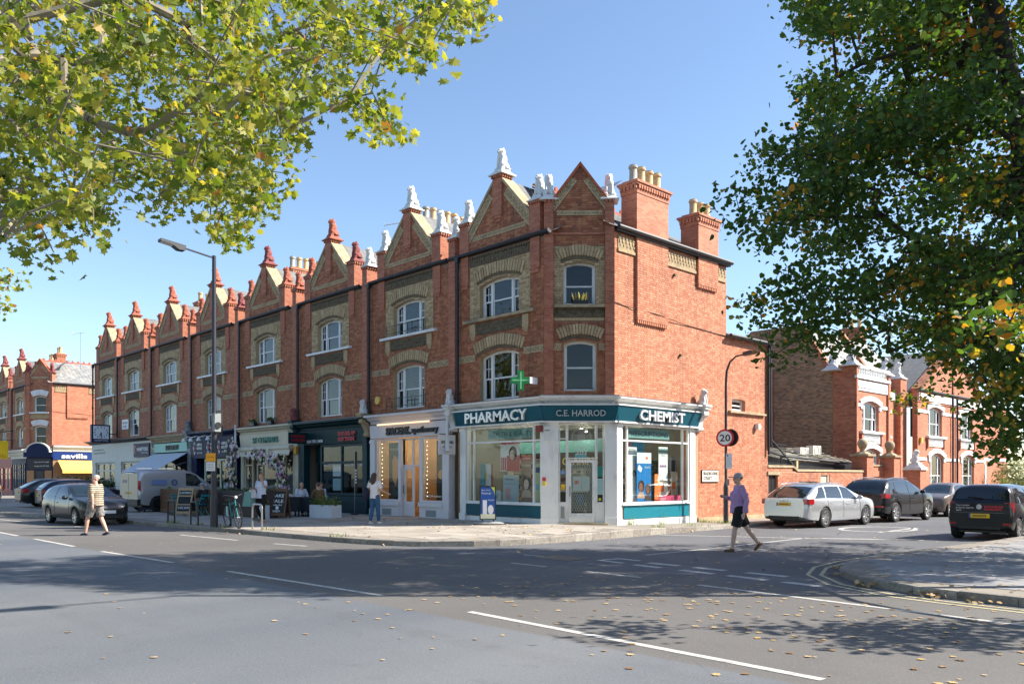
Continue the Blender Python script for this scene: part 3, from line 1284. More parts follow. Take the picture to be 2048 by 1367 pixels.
# ---------------------------------------------------------------- the terrace
W0 = 5.60          # house width
CX = 2.53          # gable centre from the house's left end
OP2 = (CX - .965, CX + .965, 7.10, 8.22, .16)     # second floor window opening
OP1 = (CX - .965, CX + .965, 4.30, 5.78, .17)     # first floor window opening


def jambs(fc, ops):
 for o in ops:
  j = MB()
  j.tone = .4
  j.box(o[0], o[0] + .012, -.006, .2, o[2], o[3])
  j.box(o[1] - .012, o[1], -.006, .2, o[2], o[3])
  arch_strip(j, o, -.012, .0, -.004, .2, 8)
  fc.b(j, 'jamb', MAT['voussoir'])


def gable_z(dx):
 return 11.78 - 1.08 * abs(dx)


def front_bricks(x0, x1, c, near):
 """red and buff bricks of one house front"""
 sh = c - CX
 o1 = (OP1[0] + sh, OP1[1] + sh, *OP1[2:])
 o2 = (OP2[0] + sh, OP2[1] + sh, *OP2[2:])
 ya, yb = c - 1.48, c + 1.48

 def red(z):
  h = hole(o1, z)
  if 7.02 < z < 9.22:
   h = h + [(ya, yb)]
  return minus(x0, x1, h)

 def gab(z):
  w = min(1.96, (11.70 - z) / 1.08)
  return [(c - w, c + w)] if w > .1 else []

 def buff(z):
  return minus(ya, yb, hole(o2, z))
 r = MB()
 lay_bricks(r, 4.2, 9.28, red, seed=4)
 lay_bricks(r, 9.46, 11.55, gab, seed=5, y=-.02)
 b = MB()
 lay_bricks(b, 7.04, 8.95, buff, seed=6)
 return r, b


def house_front(fc, x0, x1, c, near, key, blind2=None, blind1=None, sillmat='white', lvl=True):
 """first and second floor, gable and trim of one house; near houses are laid brick by brick"""
 sh = c - CX
 o1 = (OP1[0] + sh, OP1[1] + sh, *OP1[2:])
 o2 = (OP2[0] + sh, OP2[1] + sh, *OP2[2:])
 wm = MAT['mortar'] if near else MAT['farbrick']

 def mk_wall():
  mb = MB()
  wall_panel(mb, x0, x1, 4.15, 9.42, 0, .34, [o1, o2])
  mb.prism([(c - 1.96, 9.42), (c + 1.96, 9.42), (c + 1.96, 10.2), (c + 1.46, 10.2), (c, gable_z(0)), (c - 1.46, 10.2), (c - 1.96, 10.2)], -.02, .40)
  return mb.mesh('wall', wm)
 fc.o('wall', cached(('wall', key), mk_wall))
 if near:
  def mk_r():
   r, b = front_bricks(x0, x1, c, near)
   CACHE[('buff', key)] = b.mesh('buff_bricks', MAT['ybrick'], fix=False)
   return r.mesh('bricks', MAT['brick'], fix=False)
  fc.o('bricks', cached(('red', key), mk_r), kind='stuff')
  fc.o('buff_bricks', CACHE[('buff', key)], kind='stuff')
 else:
  def mk_y():
   mb = MB()
   wall_panel(mb, c - 1.48, c + 1.48, 7.04, 8.95, -.012, 0, [o2])
   return mb.mesh('buff_brickwork', MAT['farbuff'])
  fc.o('buff_brickwork', cached(('yel', key), mk_y))
 # jambs of the openings
 jambs(fc, (o1, o2))
 # arches
 for o, nm in ((o2, 'a2'), (o1, 'a1')):
  oo = (o[0] - .19, o[1] + .19, o[2], o[3] + .13, o[4] + .06)
  voussoirs(fc, oo, .34, 19, MAT['voussoir'], -.055, .0, near, (key, nm))
  lo = MB()
  arch_strip(lo, (o[0] - .10, o[1] + .10, o[2], o[3] + .05, o[4] + .02), .0, .09, -.03, .01, 12)
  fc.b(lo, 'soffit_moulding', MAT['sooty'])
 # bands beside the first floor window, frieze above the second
 for a, b in ((x0 + .12, o1[0] - .22), (o1[1] + .22, min(x1, c + 2.62))):
  bd = MB()
  x_band(bd, (a, 5.68), (b, 5.68), .22, -.03, .0)
  fc.b(bd, 'terracotta_band', MAT['band'])
 fz = MB()
 fz.box(c - 1.48, c + 1.48, -.03, 0, 8.96, 9.2)
 dentils(fz, c - 1.48, c + 1.48, -.075, 0, 9.19, 9.26, .11)
 rg = random.Random(2)
 for k in range(26):
  x = c - 1.42 + k * .1125
  fz.ell((x, -.03, 9.07 + rg.uniform(-.01, .01)), (.04, .025, .085), 6, 5)
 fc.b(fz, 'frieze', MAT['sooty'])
 # sill and apron
 sill(fc, c - 1.72, c + 1.72, 7.09, sillmat)
 apron(fc, c - 1.13, c + 1.13, 6.56, 6.94)
 # gable trim
 gb = MB()
 x_band(gb, (c - 1.30, 9.80), (c + 1.30, 9.80), .16, -.045, 0, .16)
 fc.b(gb, 'gable_band', MAT['band'])
 for s in (-1, 1):
  g2 = MB()
  pa, pb = (c + s * 1.44, 9.78), (c + s * .26, 11.06)
  if s < 0:
   x_band(g2, pa, pb, .27, -.05, 0, .2)
  else:
   x_band(g2, pb, pa, .27, -.05, 0, .2)
  fc.b(g2, 'raking_band', MAT['band'])
  cp = MB()
  cp.prism([(c + s * .22, gable_z(.22) - .02), (c + s * 1.50, gable_z(1.50) - .02), (c + s * 1.50, gable_z(1.50) + .10), (c + s * .22, gable_z(.22) + .10)], -.09, .46)
  fc.b(cp, 'coping', MAT['coping'])
 # piers
 pm = MAT['brickpier']
 pr = MB()
 pr.box(c - .22, c + .22, -.10, .40, 10.42, 11.74)
 pr.box(c - .17, c + .17, -.075, .0, 10.32, 10.419)
 pr.box(c - .12, c + .12, -.05, .0, 10.22, 10.319)
 dentils(pr, c - .26, c + .26, -.16, -.101, 11.66, 11.76, .09)
 for yy in range(5):
  pr.box(c + .221, c + .28, -.10 + yy * .10, -.05 + yy * .10, 11.66, 11.76)
 fc.b(pr, 'apex_pier', pm)
 for s in (-1, 1):
  pr = MB()
  xa, xb = (c - 1.96, c - 1.48) if s < 0 else (c + 1.48, c + 1.96)
  pr.box(xa - .006, xb + .006, -.07, .46, 9.46, 10.5)
  pr.box(xa + .03, xb - .03, -.06, 0, 8.34, 9.459)
  pr.box(xa + .08, xb - .08, -.045, 0, 8.22, 8.339)
  dentils(pr, xa - .03, xb + .03, -.125, -.071, 10.41, 10.51, .09)
  for yy in range(5):
   pr.box(xb + .007, xb + .055, -.07 + yy * .11, -.015 + yy * .11, 10.41, 10.51)
  fc.b(pr, 'pier', pm)
 # little gable roof behind
 rf = MB()
 for s in (-1, 1):
  rf.prism([(c, 11.70), (c + s * 2.0, 9.55), (c + s * 2.0, 9.45), (c, 11.60)], .40, 3.3)
 fc.b(rf, 'gable_roof', MAT['slate'])
 # gutter
 gu = MB()
 gu.tube([(x0 + .02, -.12, 9.40), (c + 2.4, -.12, 9.42)], .065, 8)
 gu.box(x0 + .02, c + 2.4, -.10, .0, 9.34, 9.44)
 fc.b(gu, 'gutter', MAT['iron'])
 # windows
 window(fc, o2, blind=blind2)
 window(fc, o1, blind=blind1)


MAT['farbuff'] = brick_mat('far buff brick', YEL1, YEL2, (.22, .18, .13))
MAT['brickpier'] = brick_mat('pier red brick', (.36, .10, .052), (.48, .175, .095), (.36, .22, .16), wobble=.1)


def party_pier(fc, xa, xb, near, ztop=10.12):
 pr = MB()
 pr.box(xa, xb, -.09, .46, 4.2, ztop)
 dentils(pr, xa - .03, xb + .03, -.145, -.091, ztop - .09, ztop + .01, .09)
 for yy in range(5):
  pr.box(xb + .001, xb + .055, -.09 + yy * .115, -.03 + yy * .115, ztop - .09, ztop + .01)
 fc.b(pr, 'party_pier', MAT['brickpier'])


def downpipe(fc, x, z0=4.25, z1=9.36, y=-.14):
 mb = MB()
 mb.tube([(x, y, z1), (x, y, z0)], .055, 8)
 for z in (4.6, 6.4, 8.2):
  mb.tube([(x, y, z), (x, y, z + .09)], .072, 8)
 mb.prism([(x - .10, z1), (x - .06, z1 - .18), (x + .06, z1 - .18), (x + .10, z1)], y - .07, y + .07)
 fc.b(mb, 'downpipe', MAT['iron'], True)


def roof(parent, x0, x1, key, yr=3.35, zr=11.75, yb=8.0):
 """slate slopes as rows of overlapping slates, ridge tiles"""
 def mk():
  mb = MB()
  n = 16
  rg = random.Random(1)
  for k in range(n):
   y0, y1 = .06 + (yr - .06) * k / n, .06 + (yr - .06) * (k + 1) / n + .05
   z0, z1 = 9.42 + (zr - 9.42) * k / n, 9.42 + (zr - 9.42) * (k + 1) / n + .03
   x = x0 + (.15 if k % 2 else 0) - .3
   while x < x1:
    a, b = max(x, x0), min(x + .295, x1)
    if b > a:
     mb.tone = rg.random()
     mb.add([(a, y0, z0 + .02), (b, y0, z0 + .02), (b, y1, z1), (a, y1, z1), (a, y0, z0), (b, y0, z0)], [(0, 1, 2, 3), (4, 5, 1, 0)])
    x += .3
  mb.tone = .2
  mb.add([(x0, yr, zr), (x1, yr, zr), (x1, yb, 8.6), (x0, yb, 8.6)], [(0, 1, 2, 3)])
  return mb.mesh('roof', MAT['slate'], fix=False)
 r = put('roof', cached(('roof', key), mk), parent)
 rt = MB()
 for k in range(int((x1 - x0) / .45)):
  rt.tube([(x0 + k * .45, yr, zr), (x0 + k * .45 + .44, yr, zr)], .09, 6)
 rt.build('ridge_tile', MAT['redterra'], r)
 return r


HP = {1: 'the corner pharmacy', 2: 'the pale cosmetics shop', 3: 'the dark green estate agent', 4: 'the cream shop with flowers', 5: 'the navy blue shop',
 6: 'the mint shop with awning', 7: 'the last bay but one', 8: 'the far-end bay with the clock'}
HX = {2: -9.60, 3: -15.16, 4: -20.86, 5: -26.57, 6: -32.28, 7: -38.01, 8: -42.75}
LC = {1: ('white', 'white', 'white', 'white'), 2: ('white', 'white', 'white', 'white'), 3: ('red', 'red', 'darkred', 'white'), 4: ('darkred', 'red', 'red', 'red'), 5: ('red', 'red', 'red', 'darkred'),
 6: ('red', 'red', 'red', 'red'), 7: ('red', 'red', 'red', 'red'), 8: ('red', 'red', 'red', 'red')}   # apex, left, right, party pier
HOUSES = {}


def lions_for(k, x0, c, sides=True, party=None):
 a, l, r, d = LC[k]
 lion((x0 + c, .14, 11.76), 0, a, '%s lion statue on the gable peak above %s' % (a.replace('dark', 'dark '), HP[k]), .68, 1.0)
 lion((x0 + c - 1.72, .18, 10.51), 0, l, '%s lion statue on the left gable shoulder above %s' % (l.replace('dark', 'dark '), HP[k]), .62, .95)
 lion((x0 + c + 1.72, .18, 10.51), 0, r, '%s lion statue on the right gable shoulder above %s' % (r.replace('dark', 'dark '), HP[k]), .62, .95)
 if party is not None:
  lion((x0 + party, .16, 10.13), 0, d, '%s lion statue on the low party pier right of %s' % (d.replace('dark', 'dark '), HP[k]), .56, .9)


BL = {2: ('slats', 'slats'), 3: ('slats', 'half'), 4: (None, None), 5: ('curtain', None), 6: (None, 'curtain'), 7: ('curtain', None), 8: ('half', 'half')}
for k, x0 in HX.items():
 near = k <= 4
 h = thing('terraced_house', 'red brick gabled terrace house above %s' % HP[k], 'house', (x0, 0, 0), 0, 'gabled houses of the terrace')
 HOUSES[k] = h
 fc = Face(h)
 x1 = {2: 4.99, 8: 4.74}.get(k, 5.56 if k == 3 else 5.70)
 key = 'n%d' % k if k in (2, 8) else ('near' if near and k == 4 else ('n3' if k == 3 else 'far'))
 house_front(fc, 0.0, x1, CX, near, key, *BL[k])
 pp = {2: 5.0, 3: 5.10, 8: None}.get(k, 5.22)
 if pp is not None:
  party_pier(fc, pp - (.0 if k != 2 else .02), pp + .33, near)
 downpipe(fc, .08)
 roof(h, 0, x1 + .0, key)
 lions_for(k, x0, CX, party=None if pp is None else pp + .17)
 # body behind the front
 bw = MB()
 bw.box(0.002, x1 - .002, 7.7, 8.0, 0, 8.6)
 if k == 8:
  bw.box(0, .34, .35, 7.7, 0, 9.4)
  bw.prism([(.345, 9.4), (7.7, 9.4), (3.35, 11.6)], .0, .3, 'x')
 fc.b(bw, 'back_wall', MAT['farbrick'])
for (k, pots) in ((3, ['pot2', 'pot', 'pot2', 'pot', 'pot', 'pot']), (5, ['pot2', 'pot', 'pot', 'pot2', 'pot', 'pot']), (7, ['pot', 'pot', 'pot', 'pot']), (8, ['pot', 'pot'])):
 h = HOUSES[k]
 xw = {3: 5.36, 5: 5.5, 7: 5.5, 8: 4.5}[k]
 chimney(h, xw - .30, xw + .30, 2.75, 5.1 if k < 7 else 4.6, 9.8, 12.6, pots, 'farbrick2', 'y', k)

# ---------------------------------------------------------------- the corner house
def corner_house(label, loc, near, white, k, key):
 h = thing('corner_house', label, 'house', loc)
 fc = Face(h)
 c = -2.08
 house_front(fc, -4.61, 0, c, near, key, None if near else 'curtain', None, 'coping' if near else 'white')
 downpipe(fc, -4.07)
 # ---- chamfered corner
 ch = Face(h, (0, 0, 0), rad(45))
 S = 2.206
 o2, o1 = (.60, 1.64, 7.14, 8.40, .11), (.62, 1.66, 4.42, 5.92, .10)
 gz = lambda s: 11.50 - 1.30 * abs(s - 1.14)

 def mk():
  mb = MB()
  wall_panel(mb, .0, S, 4.15, 9.4, 0, .34, [o1, o2])
  mb.prism([(.25, 9.4), (1.98, 9.4), (1.98, gz(1.98)), (1.14, gz(1.14)), (.25, gz(.25))], 0, .35)
  return mb.mesh('wall', MAT['mortar'] if near else MAT['farbrick'])
 ch.o('wall', cached(('chw', near), mk))
 if near:
  r = MB()
  lay_bricks(r, 4.2, 9.36, lambda z: minus(.3, 1.92, hole(o1, z) + ([(.3, 1.95)] if 6.62 < z < 8.98 else [])), seed=8)
  lay_bricks(r, 9.42, 11.4, lambda z: [(max(.3, 1.14 - (11.46 - z) / 1.3), min(1.92, 1.14 + (11.46 - z) / 1.3))], seed=9)
  ch.o('bricks', r.mesh('bricks', MAT['brick'], fix=False), kind='stuff')
  b = MB()
  lay_bricks(b, 7.1, 8.98, lambda z: minus(.3, 1.92, hole(o2, z)), seed=10)
  ch.o('buff_bricks', b.mesh('buff_bricks', MAT['ybrick'], fix=False), kind='stuff')
 for s0, s1 in ((.0, .295), (1.925, S)):
  pr = MB()
  pr.box(s0, s1, -.10, .42, 4.2, 10.42)
  dentils(pr, s0 - .03, s1 + .03, -.155, -.101, 10.34, 10.43, .09)
  pr.box(s0 - .015, s1 + .015, -.115, 0, 9.34, 9.42)
  ch.b(pr, 'corner_pier', MAT['brickpier'])
 st = MB()
 st.box(.296, 1.924, -.05, 0, 9.34, 9.41)
 ch.b(st, 'string_course', MAT['brickpier'])
 for o, nm in ((o2, 'c2'), (o1, 'c1')):
  oo = (o[0] - .14, o[1] + .14, o[2], o[3] + .16, o[4] + .05)
  voussoirs(ch, oo, .30, 15, MAT['voussoir'] if not white else MAT['white'], -.055, 0, near, (key, nm))
  lo = MB()
  arch_strip(lo, (o[0] - .06, o[1] + .06, o[2], o[3] + .05, o[4] + .02), 0, .10, -.03, .01, 12)
  ch.b(lo, 'soffit_moulding', MAT['sooty'] if not white else MAT['white'])
 jambs(ch, (o1, o2))
 for (a, b_, z, hh, pt) in ((.30, o1[0] - .07, 5.70, .22, .12), (o1[1] + .07, 1.92, 5.70, .22, .12), (.30, o2[0] - .07, 8.05, .16, .13), (o2[1] + .07, 1.92, 8.05, .16, .13), (.40, 1.84, 9.95, .15, .15)):
  if white and z == 8.05:
   continue
  bd = MB()
  x_band(bd, (a, z), (b_, z), hh, -.035, 0, pt)
  ch.b(bd, 'terracotta_band', MAT['band'])
 for s in (-1, 1):
  g2 = MB()
  pa, pb = (1.14 + s * .82, gz(1.96) - .36), (1.14 + s * .10, gz(1.24) - .34)
  if s < 0:
   x_band(g2, pa, pb, .27, -.045, 0, .18)
  else:
   x_band(g2, pb, pa, .27, -.045, 0, .18)
  ch.b(g2, 'raking_band', MAT['band'])
  cp = MB()
  cp.prism([(1.14, 11.50), (1.14 + s * .90, gz(1.14 + s * .90)), (1.14 + s * .90, gz(1.14 + s * .90) + .11), (1.14, 11.63)], -.10, .42)
  ch.b(cp, 'verge', MAT['verge'])
 sill(ch, .31, 1.91, 7.13, 'coping' if not white else 'white', -.16)
 ap = MB()
 ap.box(.31, 1.91, -.04, 0, 6.74, 7.03)
 rg = random.Random(4)
 for i in range(34):
  ap.ell((.36 + i * .046, -.04, 6.88 + rg.uniform(-.08, .08)), (.03, .022, .04), 6, 4)
 dentils(ap, .32, 1.90, -.09, 0, 6.98, 7.035, .07)
 ch.b(ap, 'apron', MAT['sooty'] if near else MAT['terra'])
 yb = MB()
 yb.tone = .8
 for i in range(14):
  yb.box(.315 + i * .114, .315 + i * .114 + .106, -.02, 0, 6.64, 6.73)
 ch.b(yb, 'buff_course', MAT['voussoir'])
 window(ch, o2, lights=((0, 1),), meet=.48, blind=None)
 window(ch, o1, lights=((0, 1),), meet=.50)
 rf = MB()
 for s in (-1, 1):
  rf.prism([(1.14, 11.44), (1.14 + s * .86, 10.32), (1.14 + s * .86, 10.2), (1.14, 11.32)], .3, 3.0)
 ch.b(rf, 'gable_roof', MAT['slate'])
 # ---- flank wall
 sd = Face(h, (1.56, 1.56, 0), rad(90))
 D = 6.51
 win = (6.90, 7.85, 4.20, 4.60, .04)

 def mk():
  mb = MB()
  wall_panel(mb, 0, D, .0, 9.5, 0, .34, [(.36, 4.1, .8, 3.42, 0)] if near else [])
  wall_panel(mb, D, 9.54, .0, 6.95, .0, .34, [win])
  return mb.mesh('flank_wall', MAT['sidemortar'] if near else MAT['farbrick2'])
 fl = sd.o('flank_wall', cached(('flank', near), mk))
 if near:
  bricks_n = []

  def single(a, b_, za, zb, y0):
   if len(bricks_n) < 280 and .35 < a and b_ < 2.35 and 4.45 < za and abs((b_ - a) - .215) < .001 or (len(bricks_n) < 280 and .35 < a and b_ < 2.35 and 4.45 < za and abs((b_ - a) - .1025) < .001):
    w = 'l' if b_ - a > .15 else 's'
    hw = .10750 if w == 'l' else .05125
    me = cached(('brick', w), lambda: MB().box(-hw, hw, -.009, 0, -.0325, .0325).mesh('brick', MAT['sidebrick1']))
    bricks_n.append(1)
    put('brick', me, fl, (((a + b_) / 2), 0, (za + zb) / 2))
    return True
   return False
  r = MB()
  lay_bricks(r, 4.15, 9.48, lambda z: [(0.02, D)], seed=12, single=single)
  lay_bricks(r, .28, 4.15, lambda z: [(4.72, D)], seed=13)
  lay_bricks(r, .28, 6.9, lambda z: minus(D, 9.54, hole(win, z)), seed=14)
  sd.o('bricks', r.mesh('bricks', MAT['sidebrick'], fix=False), kind='stuff')
  pl = MB()
  pl.box(4.66, 9.5, -.05, 0, .05, .27)
  sd.b(pl, 'plinth_course', MAT['coping'])
  window(sd, win, lights=((0, 1),), y=.12)
  sill(sd, 6.65, 9.25, 4.17, 'coping', -.12, .07)
 # breasts, friezes, gutter
 bm_ = MAT['sidebrick']
 br = MB()
 def breast(x0, x1, z0):
  m2 = MB()
  m2.box(x0, x1, -.10, 0, z0, 9.46)
  sd.b(m2, 'breast_core', MAT['sidemortar' if near else 'farbrick2'])
  m3 = MB()
  if near:
   lay_bricks(m3, z0, 9.46, lambda z: [(x0 - .004, x1 + .004)], seed=15, y=-.10)
  dentils(m3, x0, x1, -.10, 0, z0 - .10, z0 - .002, .10)
  m3.tone = .4
  # returns
  for z in [z0 + i * .075 for i in range(int((9.46 - z0) / .075))] if near else []:
   m3.box(x0 - .008, x0, -.098, 0, z + .01, z + .07)
   m3.box(x1, x1 + .008, -.098, 0, z + .01, z + .07)
  sd.b(m3, 'chimney_breast', bm_)
 breast(1.07, 2.74, 6.80)
 breast(4.56, 5.82, 8.50)
 for x0, x1 in ((.16, 1.02), (2.80, 4.50), (5.88, 6.46)):
  fz = MB()
  fz.tone = .3
  fz.box(x0, x1, -.03, 0, 8.96, 9.36)
  fz.tone = .9
  n = int((x1 - x0) / .17)
  for i in range(n):
   xx = x0 + (x1 - x0) * (i + .5) / n
   fz.ell((xx, -.03, 9.20), (.045, .035, .07), 6, 5)
   fz.ell((xx + .04, -.03, 9.08), (.03, .03, .05), 6, 5)
   fz.prism([(xx - .06, 9.28), (xx + .06, 9.28), (xx + .03, 9.33), (xx - .03, 9.33)], -.055, 0)
  fz.tone = .5
  fz.box(x0, x1, -.06, 0, 8.86, 8.955)
  sd.b(fz, 'frieze_panel', MAT['band'])
 gu = MB()
 gu.box(0, 6.60, -.16, 0, 9.46, 9.52)
 gu.tube([(0, -.20, 9.58), (6.62, -.20, 9.58)], .075, 8)
 sd.b(gu, 'gutter', MAT['iron'])
 cb = MB()
 cb.tube([(-.3, -.03, 7.25), (.6, -.03, 7.16), (2.0, -.13, 7.10), (4.0, -.03, 6.98), (6.5, -.03, 6.9)], .012, 5)
 sd.b(cb, 'cable', MAT['black'])
 v = MB()
 for (x, z) in ((3.55, 5.9), (3.2, 8.6)):
  v.tube([(x, 0, z), (x, -.10, z)], .05, 8)
 sd.b(v, 'vent', MAT['sooty'])
 # ---- roof over the corner
 rf = MB()
 rg = random.Random(9)
 n = 16
 for i in range(n):
  t0, t1 = i / n, (i + 1) / n + .01
  X0, X1 = 1.66 - 3.7 * t0, 1.66 - 3.7 * t1
  z0, z1 = 9.60 + 2.2 * t0, 9.60 + 2.2 * t1
  y = 1.2
  while y < 8.05:
   rf.tone = rg.random()
   e = min(y + .29, 8.07)
   rf.add([(X0, y, z0 + .02), (X0, e, z0 + .02), (X1, e, z1), (X1, y, z1), (X0, y, z0), (X0, e, z0)], [(0, 1, 2, 3), (4, 5, 1, 0)])
   y += .3
 for i in range(n):
  t0, t1 = i / n, (i + 1) / n + .01
  y0, y1 = .06 + 3.3 * t0, .06 + 3.3 * t1
  z0, z1 = 9.42 + 2.36 * t0, 9.42 + 2.36 * t1
  x = -4.61
  while x < .4:
   rf.tone = rg.random()
   rf.add([(x, y0, z0 + .02), (x + .29, y0, z0 + .02), (x + .29, y1, z1), (x, y1, z1)], [(0, 1, 2, 3)])
   x += .3
 rf.tone = .3
 rf.add([(-4.61, 3.36, 11.78), (-2.04, 3.36, 11.78), (-2.04, 8.07, 11.8), (-4.61, 8.07, 9.4)], [(0, 1, 2, 3)])
 r = put('roof', rf.mesh('roof', MAT['slate' if near else 'paleslate'], fix=False), h)
 rt = MB()
 for i in range(14):
  y = 1.6 + i * .46
  rt.tube([(-2.04, y, 11.80), (-2.04, y + .45, 11.80)], .09, 6)
  rt.lathe([(.08, -.03), (.10, 0), (.08, .03)], (-2.04, y + .22, 11.95), 8, 'x')
 # cresting along the eaves as seen from the side street
 rt.build('ridge_tile', MAT['redterra'], r)
 hp = MB()
 for i in range(16):
  y = 5.0 + i * .2
  hp.lathe([(.09, -.03), (.09, .03), (.05, .03), (.05, -.03)], (1.0, y, 10.25), 8, 'x', cap=False)
 gw = MB()
 gw.box(-4.6, 1.3, 8.07 - .3, 8.06, 0, 9.4)
 gw.prism([(-4.6, 9.4), (1.5, 9.45), (-2.04, 11.7)], 7.8, 8.05)
 gw.build('rear_wall', MAT['farbrick2'], h)
 if near:
  rw = MB()
  rw.box(-4, 1.2, 11.0, 11.1, 0, 6.9)
  rw.prism([(1.75, 6.85), (1.75, 6.95), (-2.5, 8.4), (-2.5, 8.3)], 8.07, 11.15)
  rw.build('wing_roof', MAT['slate'], h)
  g3 = MB()
  g3.tube([(1.78, 8.05, 6.93), (1.78, 11.15, 6.93)], .065, 8)
  g3.tube([(1.66, 11.14, 6.9), (1.66, 11.18, 3.0), (1.66, 11.2, 2.9)], .05, 8)
  g3.tube([(1.66, 11.02, 6.9), (1.66, 11.02, 2.6)], .05, 8)
  g3.build('gutter', MAT['iron'], h)
  chimney(h, 1.02, 1.665, 2.60, 4.32, 9.3, 11.32, ['pot2', 'pot', 'pot', 'pot'], 'chimbrick', 'y', 3)
  chimney(h, .92, 1.665, 6.12, 7.40, 9.3, 11.02, ['pot', 'pot', 'pot'], 'chimbrick', 'y', 4)
  fp = MB()
  fp.tube([(.5, 5.3, 9.9), (.5, 5.3, 11.1)], .07, 8)
  fp.build('flue', MAT['lead'], h)
 else:
  chimney(h, -3.2, -2.2, 2.9, 3.6, 9.6, 12.6, ['pot', 'pot'], 'farbrick2', 'x', 3)
  chimney(h, -5.6, -4.6, 2.9, 3.6, 9.6, 12.2, ['pot', 'pot'], 'farbrick2', 'x', 5)
 return h, fc, ch, sd


MAT['verge'] = M('red tile verge', (.40, .10, .045), .8, var=.35, scale=14, bump=.5, bscale=25, dirt=(.16, .09, .06, .6), dscale=4)
MAT['sidebrick'] = M('sunlit-tint red brick', (.42, .150, .078), .85, var=.18, scale=9, tone=(.58, .265, .155), bump=.25, bscale=90, dirt=(.24, .10, .07, .6), dscale=.9, stretch=(1, 1, .35))  # lighter copy of the red brick, the flank's sunlight put into its colour
MAT['sidebrick1'] = M('single sunlit-tint red brick', (.42, .150, .078), .85, var=.18, scale=9, tone=(.58, .265, .155), randobj=True)
MAT['sidemortar'] = M('sunlit-tint mortar', (.50, .255, .165), .95, var=.15, scale=12)  # lighter copy of the lime mortar, with the same sunlit tint
MAT['chimbrick'] = brick_mat('chimney brick', (.42, .14, .075), (.56, .22, .13), (.45, .27, .19), wobble=.1)
H1, F1, FC1, FS1 = corner_house('tall red brick corner house with chamfered gable above the pharmacy', (0, 0, 0), True, False, 1, 'h1')
HOUSES[1] = H1
lions_for(1, 0, -2.08)
rt2 = math.sqrt(.5)
for s, side in ((.15, 'left'), (2.06, 'right')):
 lion((s * rt2 - .16 * rt2, s * rt2 + .16 * rt2, 10.43), rad(45), 'white', 'white lion statue on the %s pier of the chamfered corner gable' % side, .60, .95)
fl_ = thing('window_box', 'small dark window box with pale heather on the corner sill', 'planter', (1.14 * rt2 + .07 * rt2, 1.14 * rt2 - .07 * rt2, 7.13), rad(45))
MB().box(-.24, .24, -.08, .08, 0, .13).build('trough', MAT['black'], fl_)
MAT['heather'] = leaf_mat('heather', [(0, (.18, .22, .05)), (.5, (.5, .45, .14)), (.8, (.75, .68, .3)), (1, (.6, .2, .12))], .3)
mb = MB()
rg = random.Random(8)
for i in range(60):
 x, y = rg.uniform(-.22, .22), rg.uniform(-.07, .07)
 mb.tone = rg.random()
 mb.tube([(x, y, .1), (x * 1.25, y * 1.6, .18 + rg.uniform(.05, .2))], [.014, .006], 4)
mb.build('heather', MAT['heather'], fl_)

# ---- the far corner house across the next side street, and its neighbours
HP[11], HP[12], HP[13] = 'the far navy corner shop', 'the far red shop', 'the farthest shop'
LC[11] = LC[12] = LC[13] = ('darkred', 'darkred', 'darkred', 'darkred')
FX = -59.8
H11, F11, FC11, FS11 = corner_house('far corner house with white arched window heads across the next street', (FX, 0, 0), False, True, 11, 'h11')
lions_for(11, FX, -2.08)
for s, side in ((.15, 'left'), (2.06, 'right')):
 lion((FX + s * rt2 - .16 * rt2, s * rt2 + .16 * rt2, 10.43), rad(45), 'darkred', 'dark red lion statue on the %s pier of the far corner house' % side, .60, .95)
for k, x0, xw in ((12, FX - 4.61 - 5.6, 5.6), (13, FX - 4.61 - 11.2, 5.6)):
 h = thing('terraced_house', 'distant gabled brick house %s' % ('next to the far corner house' if k == 12 else 'at the picture edge beyond the far corner'), 'house', (x0, 0, 0), 0, 'gabled houses beyond the next street')
 house_front(Face(h), 0, 5.6, CX, False, 'far12', None, None)
 party_pier(Face(h), 5.1, 5.43, False)
 roof(h, 0, 5.6, 'far12')
 lions_for(k, x0, CX)

# ---------------------------------------------------------------- shopfronts
FITS = []


def fit(o, width):
 FITS.append((o, width))
 return o


def ftext(name, body, x0, x1, z0, z1, y, mat, parent, ext=.006, bold=0., loc=None, rot=None):
 """lettering fitted into a box on a wall that faces -y"""
 o = text(name, body, (z1 - z0) / .70, mat, parent, (x0, y, z0), (PI / 2, 0, 0), ext, bold=bold)
 return fit(o, x1 - x0)


def P(r, g, b, rough=.5, **k):
 key = ('p', r, g, b, rough, tuple(k.items()))
 return cached(key, lambda: M('print %d %d %d' % (r, g, b), lin(r, g, b), rough, **k))


